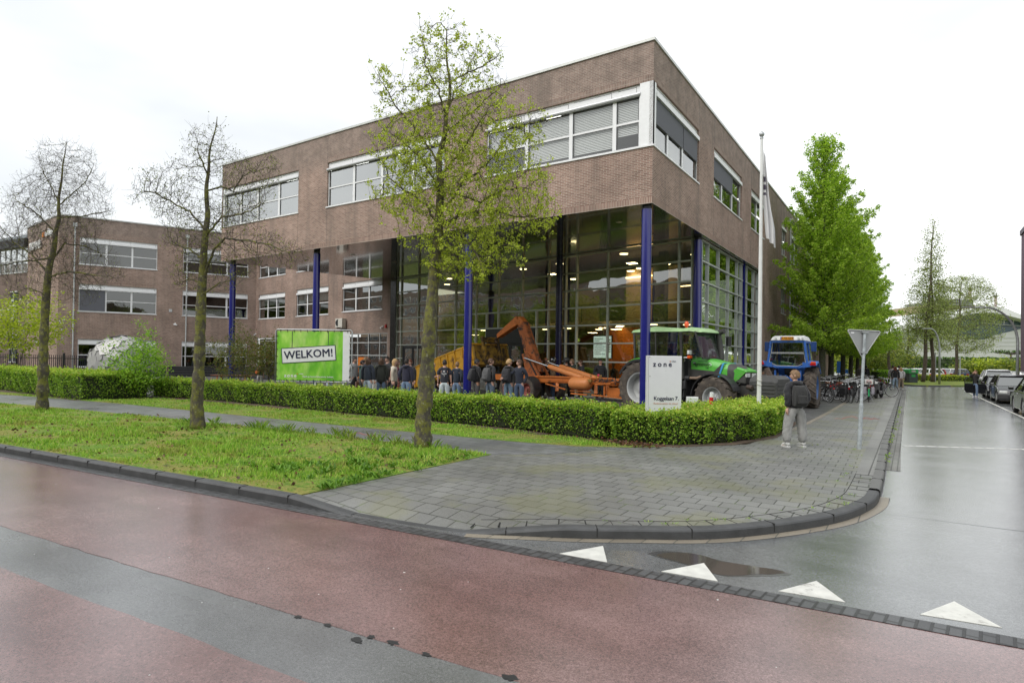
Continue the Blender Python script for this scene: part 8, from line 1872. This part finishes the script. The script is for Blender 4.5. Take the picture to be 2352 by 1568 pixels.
for px, py, w_, h_, lab in ((1939, 853, .62, .4, 'blue direction sign with a white arrow between the hornbeam trunks'), (1927, 843, .3, 1.2, 'upright blue sign panel between the hornbeam trunks')):
    q = V_dep(px, py, 60); t = thing('blue_sign', lab, 'sign', (q.x, q.y, 0), YAW); zz = q.z; m = MB(); m.box(-w_/2*1.3, w_/2*1.3, 0, .04, zz-h_/2, zz+h_/2); m.build('panel', paint('sign_blue', (.03, .18, .6), .4), t); m = MB(); m.tube([(0, .06, 0), (0, .06, zz)], .04, 6); m.build('post', GREYM, t)
    if w_ > .5: m = MB(); m.bar((-.15, -.01, zz-.1), (.12, -.01, zz+.1), .04, .01); m.bar((.12, -.01, zz+.1), (.0, -.01, zz+.09), .03, .01); m.build('arrow', M_SIGNW, t)
# verge and low hedges on the far side
sheet('far_verge', [(4.5, 50.5), (8.8, 46.5), (11.5, 49.3), (13, 54), (16, 66), (30, 84), (0, 84), (0, 56)], .01, M_LAWN, .12)
fk = [Vector((3.5, 50.5)), Vector((7.1, 46.62)), Vector((7.9, 46.2)), Vector((8.8, 46.4)), Vector((11.4, 49.1)), Vector((13., 54.)), Vector((16, 66))]
kerb('far_kerb', [q for q in dense(smooth_poly(fk, 2), .4)][::1], lambda p_: .02)
def leafy_block(name, label, cat, a, b, th, h, mat, size, dens, seed, core=(.03, .05, .015)):
    rng = np.random.default_rng(seed); A = np.array([a.x, a.y]); B = np.array([b.x, b.y]); L = np.linalg.norm(B-A); u = (B-A)/L; nn = np.array([-u[1], u[0]]); t = thing(name, label, cat, (a.x, a.y, 0)); n = int(L*(h+th)*dens)
    s_ = rng.uniform(0, L, n); k = rng.random(n) < h/(h+th); z = np.where(k, rng.uniform(0, h, n), h+rng.normal(0, .04, n)); o_ = np.where(k, rng.normal(0, .08, n)-th/2, rng.uniform(-th/2, th/2, n)); P = np.stack([u[0]*s_+nn[0]*o_, u[1]*s_+nn[1]*o_, z+.06*np.sin(s_*1.7)], 1)
    V, F = leaves(P, size, rng, 1, .02, 1.3); np_obj('foliage', V, F, mat, t); m = MB(); p_ = [(0, 0), (u[0]*L, u[1]*L)]; nn2 = nn*th*.4
    m.prism([(-nn2[0], -nn2[1]), (u[0]*L-nn2[0], u[1]*L-nn2[1]), (u[0]*L+nn2[0], u[1]*L+nn2[1]), (nn2[0], nn2[1])], 0, h*.93); m.build('core', paint('core_'+name, core, .95, var=.4), t); return t
q0 = V_dep(2020, 850, 104); q1 = V_dep(2420, 850, 96); leafy_block('ivy_wall', 'long high wall overgrown with green ivy behind the car park', 'wall', q0, q1, .8, 3.1, L_IVY, .3, 26, 41, (.05, .07, .03))
q0 = V_dep(2088, 880, 71); q1 = V_dep(2240, 880, 71); leafy_block('low_hedge', 'low clipped yellow green hedge edging the far car park', 'hedge', q0, q1, 1.2, .62, L_MAG, .09, 140, 42)
def far_bush(name, label, cat, px, py, dep, r_, h, mat, size, n, seed, z0=.2, group=None, stems=3):
    q = V_dep(px, py, dep); return shrub(name, label, cat, (q.x, q.y, 0), stems, h, r_, mat, size, n, seed, z0=z0, group=group, tip=.012)
for i, (px, dep, r_, h, mat, lab) in enumerate(((2320, 88, 3.2, 2.6, L_FAR, 'yellow green bush behind the grey street lamp at the right edge'), (2275, 90, 2.6, 2.6, L_MAG, 'bright yellow green bush left of the arched street lamp'), (2230, 92, 2.4, 2.2, L_FAR, 'olive bush behind the woman at the open car door'), (1990, 78, 3.6, 4.4, L_FAR, 'yellow green bush behind the far bicycles'), (1955, 86, 4.2, 6, L_MAG, 'tall yellow bush showing between the hornbeam trunks'), (1915, 90, 4, 6, L_FAR, 'loose olive bush behind the first hornbeam trunks'), (2035, 88, 4.2, 6.0, L_FAR, 'loose yellow green tree left of the litter bin'))):
    far_bush('far_shrub', lab, 'shrub', px, 860, dep, r_, h, mat, .17, 240, 50+i, group='bushes beyond the street')
q = V_dep(2020, 862, 62); leafy_block('round_hedge', 'fresh green rounded hedge behind the far bicycles', 'hedge', V_dep(2008, 865, 60), V_dep(2046, 865, 60), 1.2, 1.2, L_VIB, .09, 160, 44)
def big_tree(label, base, H_, r_, seed, lean=0, mat=L_ALD, n=900, z0=4., shape='cone', sz=.1, group=None):
    rng = np.random.default_rng(seed); t = thing('alder_tree', label, 'tree', base, group=group); nodes = [np.array([lean*(i/26)+.08*math.sin(i*.5), .05*math.cos(i*.7), H_*.97*i/26]) for i in range(27)]; par = list(range(-1, 26))
    u = rng.uniform(0, 1, n)**(1.25 if shape == 'cone' else 1); z = z0+(H_-z0)*u; rr = r_*((1-u)**.75*(.55+.45*np.sin(u*23+seed)**2)+.06) if shape == 'cone' else r_*np.sqrt(np.clip(1-(2*u-.85)**2/1.6, .02, 1))
    a = rng.uniform(0, 6.28, n); q = rng.uniform(.15, 1, n)**.55; env = np.stack([rr*q*np.cos(a)+lean*z/H_, rr*q*np.sin(a), z], 1)
    first = int(26*z0/H_*.9); N, pr = grow(nodes[first:], [-1]+list(range(26-first)), env, .42, 6, .5, 40, rng, .02); pr = pr+first; pr[0] = first-1; N = np.vstack([np.array(nodes[:first]), N]); pr = np.concatenate([np.array(par[:first]), pr])
    rad, ch, order = skeleton_mesh(N, pr, 0, .014, 2.2)
    for i in range(27): rad[i] = .2*(1-i/27)**.8+.015
    for k in order:
        for c in ch[k]:
            if c >= 27: rad[c] = min(rad[c], rad[k]*.6 if k < 27 else rad[k])
    build_skel(N, pr, rad, ch, B_ALD, t, thr=.03); tips = N[[i for i in range(27, len(N)) if rad[i] < .04]]; V, F = leaves(tips, sz, rng, 20, .27, 1.3, up=.6); np_obj('crown', V, F, mat, t); return t
ga = 'slender trees on the far verge'
big_tree('tall slender tree with a thin green crown, left trunk of the pair by the bin', (8.72, 59.06, 0), 18., 3.4, 61, .9, group=ga, z0=4.5)
big_tree('right hand trunk of the tall pair beside the litter bin', (9.62, 60.29, 0), 14.5, 2.8, 62, -.2, group=ga, z0=5)
big_tree('broad spreading tree in front of the curved roof hall', (12.4, 76.1, 0), 13.2, 4.9, 63, .6, group=ga, shape='round', z0=3.6, n=1300)
q = V_dep(2041, 870, 74); big_tree('thin young tree at the pavement end with sparse leaves', (q.x, q.y, 0), 8, 2.4, 64, .1, group=ga, n=350, z0=2.6, mat=L_FAR)
q = V_dep(2084, 870, 88); big_tree('small sparse tree left of the tall pair, beyond the litter bin', (q.x, q.y, 0), 9, 2.8, 65, .1, group=ga, n=380, z0=2.6)
# hall with a wavy roof
DH = 140
def prof(pts, dep): return [V_dep(px, py, dep) for px, py in pts]
hall = thing('curved_roof_hall', 'large pale hall with a wavy white roof and dark blue glass band', 'building'); fwd = Vector((CAMF.x, CAMF.y, 0)).normalized()
def slab(name, pts, dep, th, mat, par, bev=0):
    A = prof(pts, dep); B = [p_+fwd*th for p_ in A]; n = len(A); m = MB(); m.mesh(A+B, [tuple(range(n)), tuple(range(2*n-1, n-1, -1))]+[(i, n+i, n+(i+1) % n, (i+1) % n) for i in range(n)]); return recalc(m.build(name, mat, par))
top_ = [(2030, 768), (2090, 752), (2130, 741), (2200, 722), (2240, 712), (2275, 703), (2310, 708), (2352, 725), (2420, 745)]; gt_ = [(2420, 752), (2352, 734), (2310, 723), (2280, 717.5), (2240, 719), (2190, 730), (2141, 744)]
slab('roof', top_+gt_+[(2090, 758), (2030, 775)], DH-3, 40, paint('roof_pale', (.68, .69, .69), .5, var=.03), hall)
gb_ = [(2141, 746), (2180, 765), (2230, 778), (2262, 779), (2290, 768), (2344, 754.5), (2420, 748)]
slab('glass_band', gt_[::-1][0:]+gb_[::-1][:-1]+[(2141, 746)], DH, 30, paint('hall_glass', (.04, .075, .1), .15, var=.15, scale=.1), hall)
slab('wall', [(2030, 772), (2141, 747), (2180, 766), (2230, 779), (2262, 780), (2290, 769), (2344, 755.5), (2420, 749), (2420, 850), (2030, 850)], DH-.5, 30, paint('hall_cladding', (.5, .51, .5), .5, var=.03), hall)
m = MB()
for k in range(5):
    a = V_dep(2262+k*22, 722+k*3, DH-.6); b = V_dep(2262+k*22, 745, DH-.6); m.bar(a, b, .15, .15)
m.bar(V_dep(2255, 742, DH-.6), V_dep(2352, 749, DH-.6), .15, .15)
for k in range(6): m.bar(V_dep(2292, 775+k*9, DH-.7), V_dep(2420, 776+k*9, DH-.7), .06, .06)
m.build('facade_lines', paint('line_grey', (.35, .37, .38), .5), hall)
fa = thing('distant_block', 'tan and grey building top showing through the trees left of the curved roof', 'building')
slab('wall', [(2128, 700), (2240, 700), (2240, 760), (2128, 760)], 175, 20, paint('tan_cladding', (.38, .31, .2), .7), fa); slab('upper_floor', [(2165, 688), (2236, 688), (2236, 701), (2165, 701)], 174, 16, paint('grey_cladding', (.2, .21, .21), .6), fa)
for px, y0_, y1_, w_, lab in ((2230, 660, 705, 3.2, 'thin chimney above the left part of the curved roof'), (2288.7, 677, 712, 2.8, 'thin chimney above the right part of the curved roof')):
    c = thing('chimney', lab, 'chimney'); slab('shaft', [(px-w_/2, y0_+4), (px+w_/2, y0_+4), (px+w_/2, y1_), (px-w_/2, y1_)], 180, .6, paint('chimney_pink', (.45, .36, .36), .7), c); slab('cap', [(px-w_*.6, y0_), (px+w_*.6, y0_), (px+w_*.6, y0_+5), (px-w_*.6, y0_+5)], 179.8, 1, paint('cap_dark', (.12, .1, .12), .7), c)
q = V_dep(2322, 820, 96); t = thing('trained_tree', 'flat trained tree with a dark crown above the ivy wall', 'tree', (q.x, q.y, 0)); m = MB(); m.tube([(0, 0, 0), (0, 0, 4.0)], .12, 7)
for k in range(9): a = -2.6+k*.65; m.tube([(0, 0, 3.7), (er.x*a*.5, er.y*a*.5, 3.95), (er.x*a, er.y*a, 4.0+.15*(k % 2))], .1, 5)
m.build('trunk', B_TWIG, t); V, F = leaves(np.array([[er.x*x, er.y*x, 4.1] for x in np.linspace(-3, 3, 40)]), .2, RNG, 5, .18); np_obj('crown', V, F, L_IVY, t)
# brick building at the right edge
rb_ = thing('corner_building', 'dark purple brown brick building cut off by the right edge', 'building'); m = MB(); WX = Wall((15.3, 45.6), -90, 30); WX.brick(m, 0, 30, -.1, 12.9, []); WY = Wall((45, 45.6), 180, 29.7); WY.brick(m, 0, 29.7, -.1, 12.9, []); m.build('wall', [paint('purple_brick', (.15, .095, .135), .8, var=.2, scale=8)], rb_)
m = MB(); m.box(15.2, 45, 15.5, 45.7, 12.9, 13.3); m.build('coping', paint('coping_purple', (.09, .07, .1), .6), rb_)
# --- across the main road, behind the viewpoint: seen in the glass front
op = thing('opposite_building', 'brick building with white windows across the road, seen reflected in the glass front', 'building')
for (x0_, x1_, y_, h_) in ((-270, -82, -64, 24), (-80, -22, -54, 16), (-20, 34, -52, 19), (36, 90, -54, 15)):
    m = MB(); WO = Wall((x1_, y_), 180, x1_-x0_); WO.brick(m, 0, x1_-x0_, -.1, h_, []); m.box(x0_, x1_, y_-10, y_-.01, h_-.3, h_); m.build('wall', [M_BR, M_BRV], op)
    f = MB(); g_ = MB(); k = 0
    for fl_ in range(int(h_//3.2)):
        for c_ in range(min(30, int((x1_-x0_)//3.2))):
            t0 = .8+c_*3.2; z_ = 1+fl_*3.2; WO.box(f, t0, t0+1.8, z_, z_+1.7, .0, .06); WO.box(g_, t0+.12, t0+.84, z_+.12, z_+1.58, .06, .07); WO.box(g_, t0+.96, t0+1.68, z_+.12, z_+1.58, .06, .07)
    fo_ = f.build('window', WHITE, op); g_.build('pane', paint('dark_pane', (.05, .06, .07), .1), fo_)
gq = 'trees across the main road seen in reflections'
sheet('opposite_pavement', [rd(-90, -27.6), rd(90, -27.6), rd(90, -60), rd(-90, -60)], 0.0, M_LAWN, .12)
pr0 = None
for i, (x, y, s_) in enumerate(((-34, -34, 1.), (-24, -37, 1.15), (-15, -33, .95), (-5, -36, 1.1), (4, -39, .9), (14, -34, 1.1), (24, -36, 1.), (34, -33, 1.1), (-44, -36, 1.1), (-54, -33, 1.2), (-65, -36, 1.1), (-78, -34, 1.2), (-92, -37, 1.2), (44, -36, 1.0))):
    if pr0 is None: pr0 = shrub('opposite_tree', 'loose green tree across the main road, seen only as a reflection in the glass', 'tree', (x, y, 0), 1, 9.5, 4.6, L_FAR, .2, 1500, 91, B_TWIG, z0=2.2, group=gq, tip=.012); pr0.scale = (s_,)*3
    else: c = copy_tree(pr0, loc=(x, y, 0), rz=i*1.7); c.scale = (s_,)*3
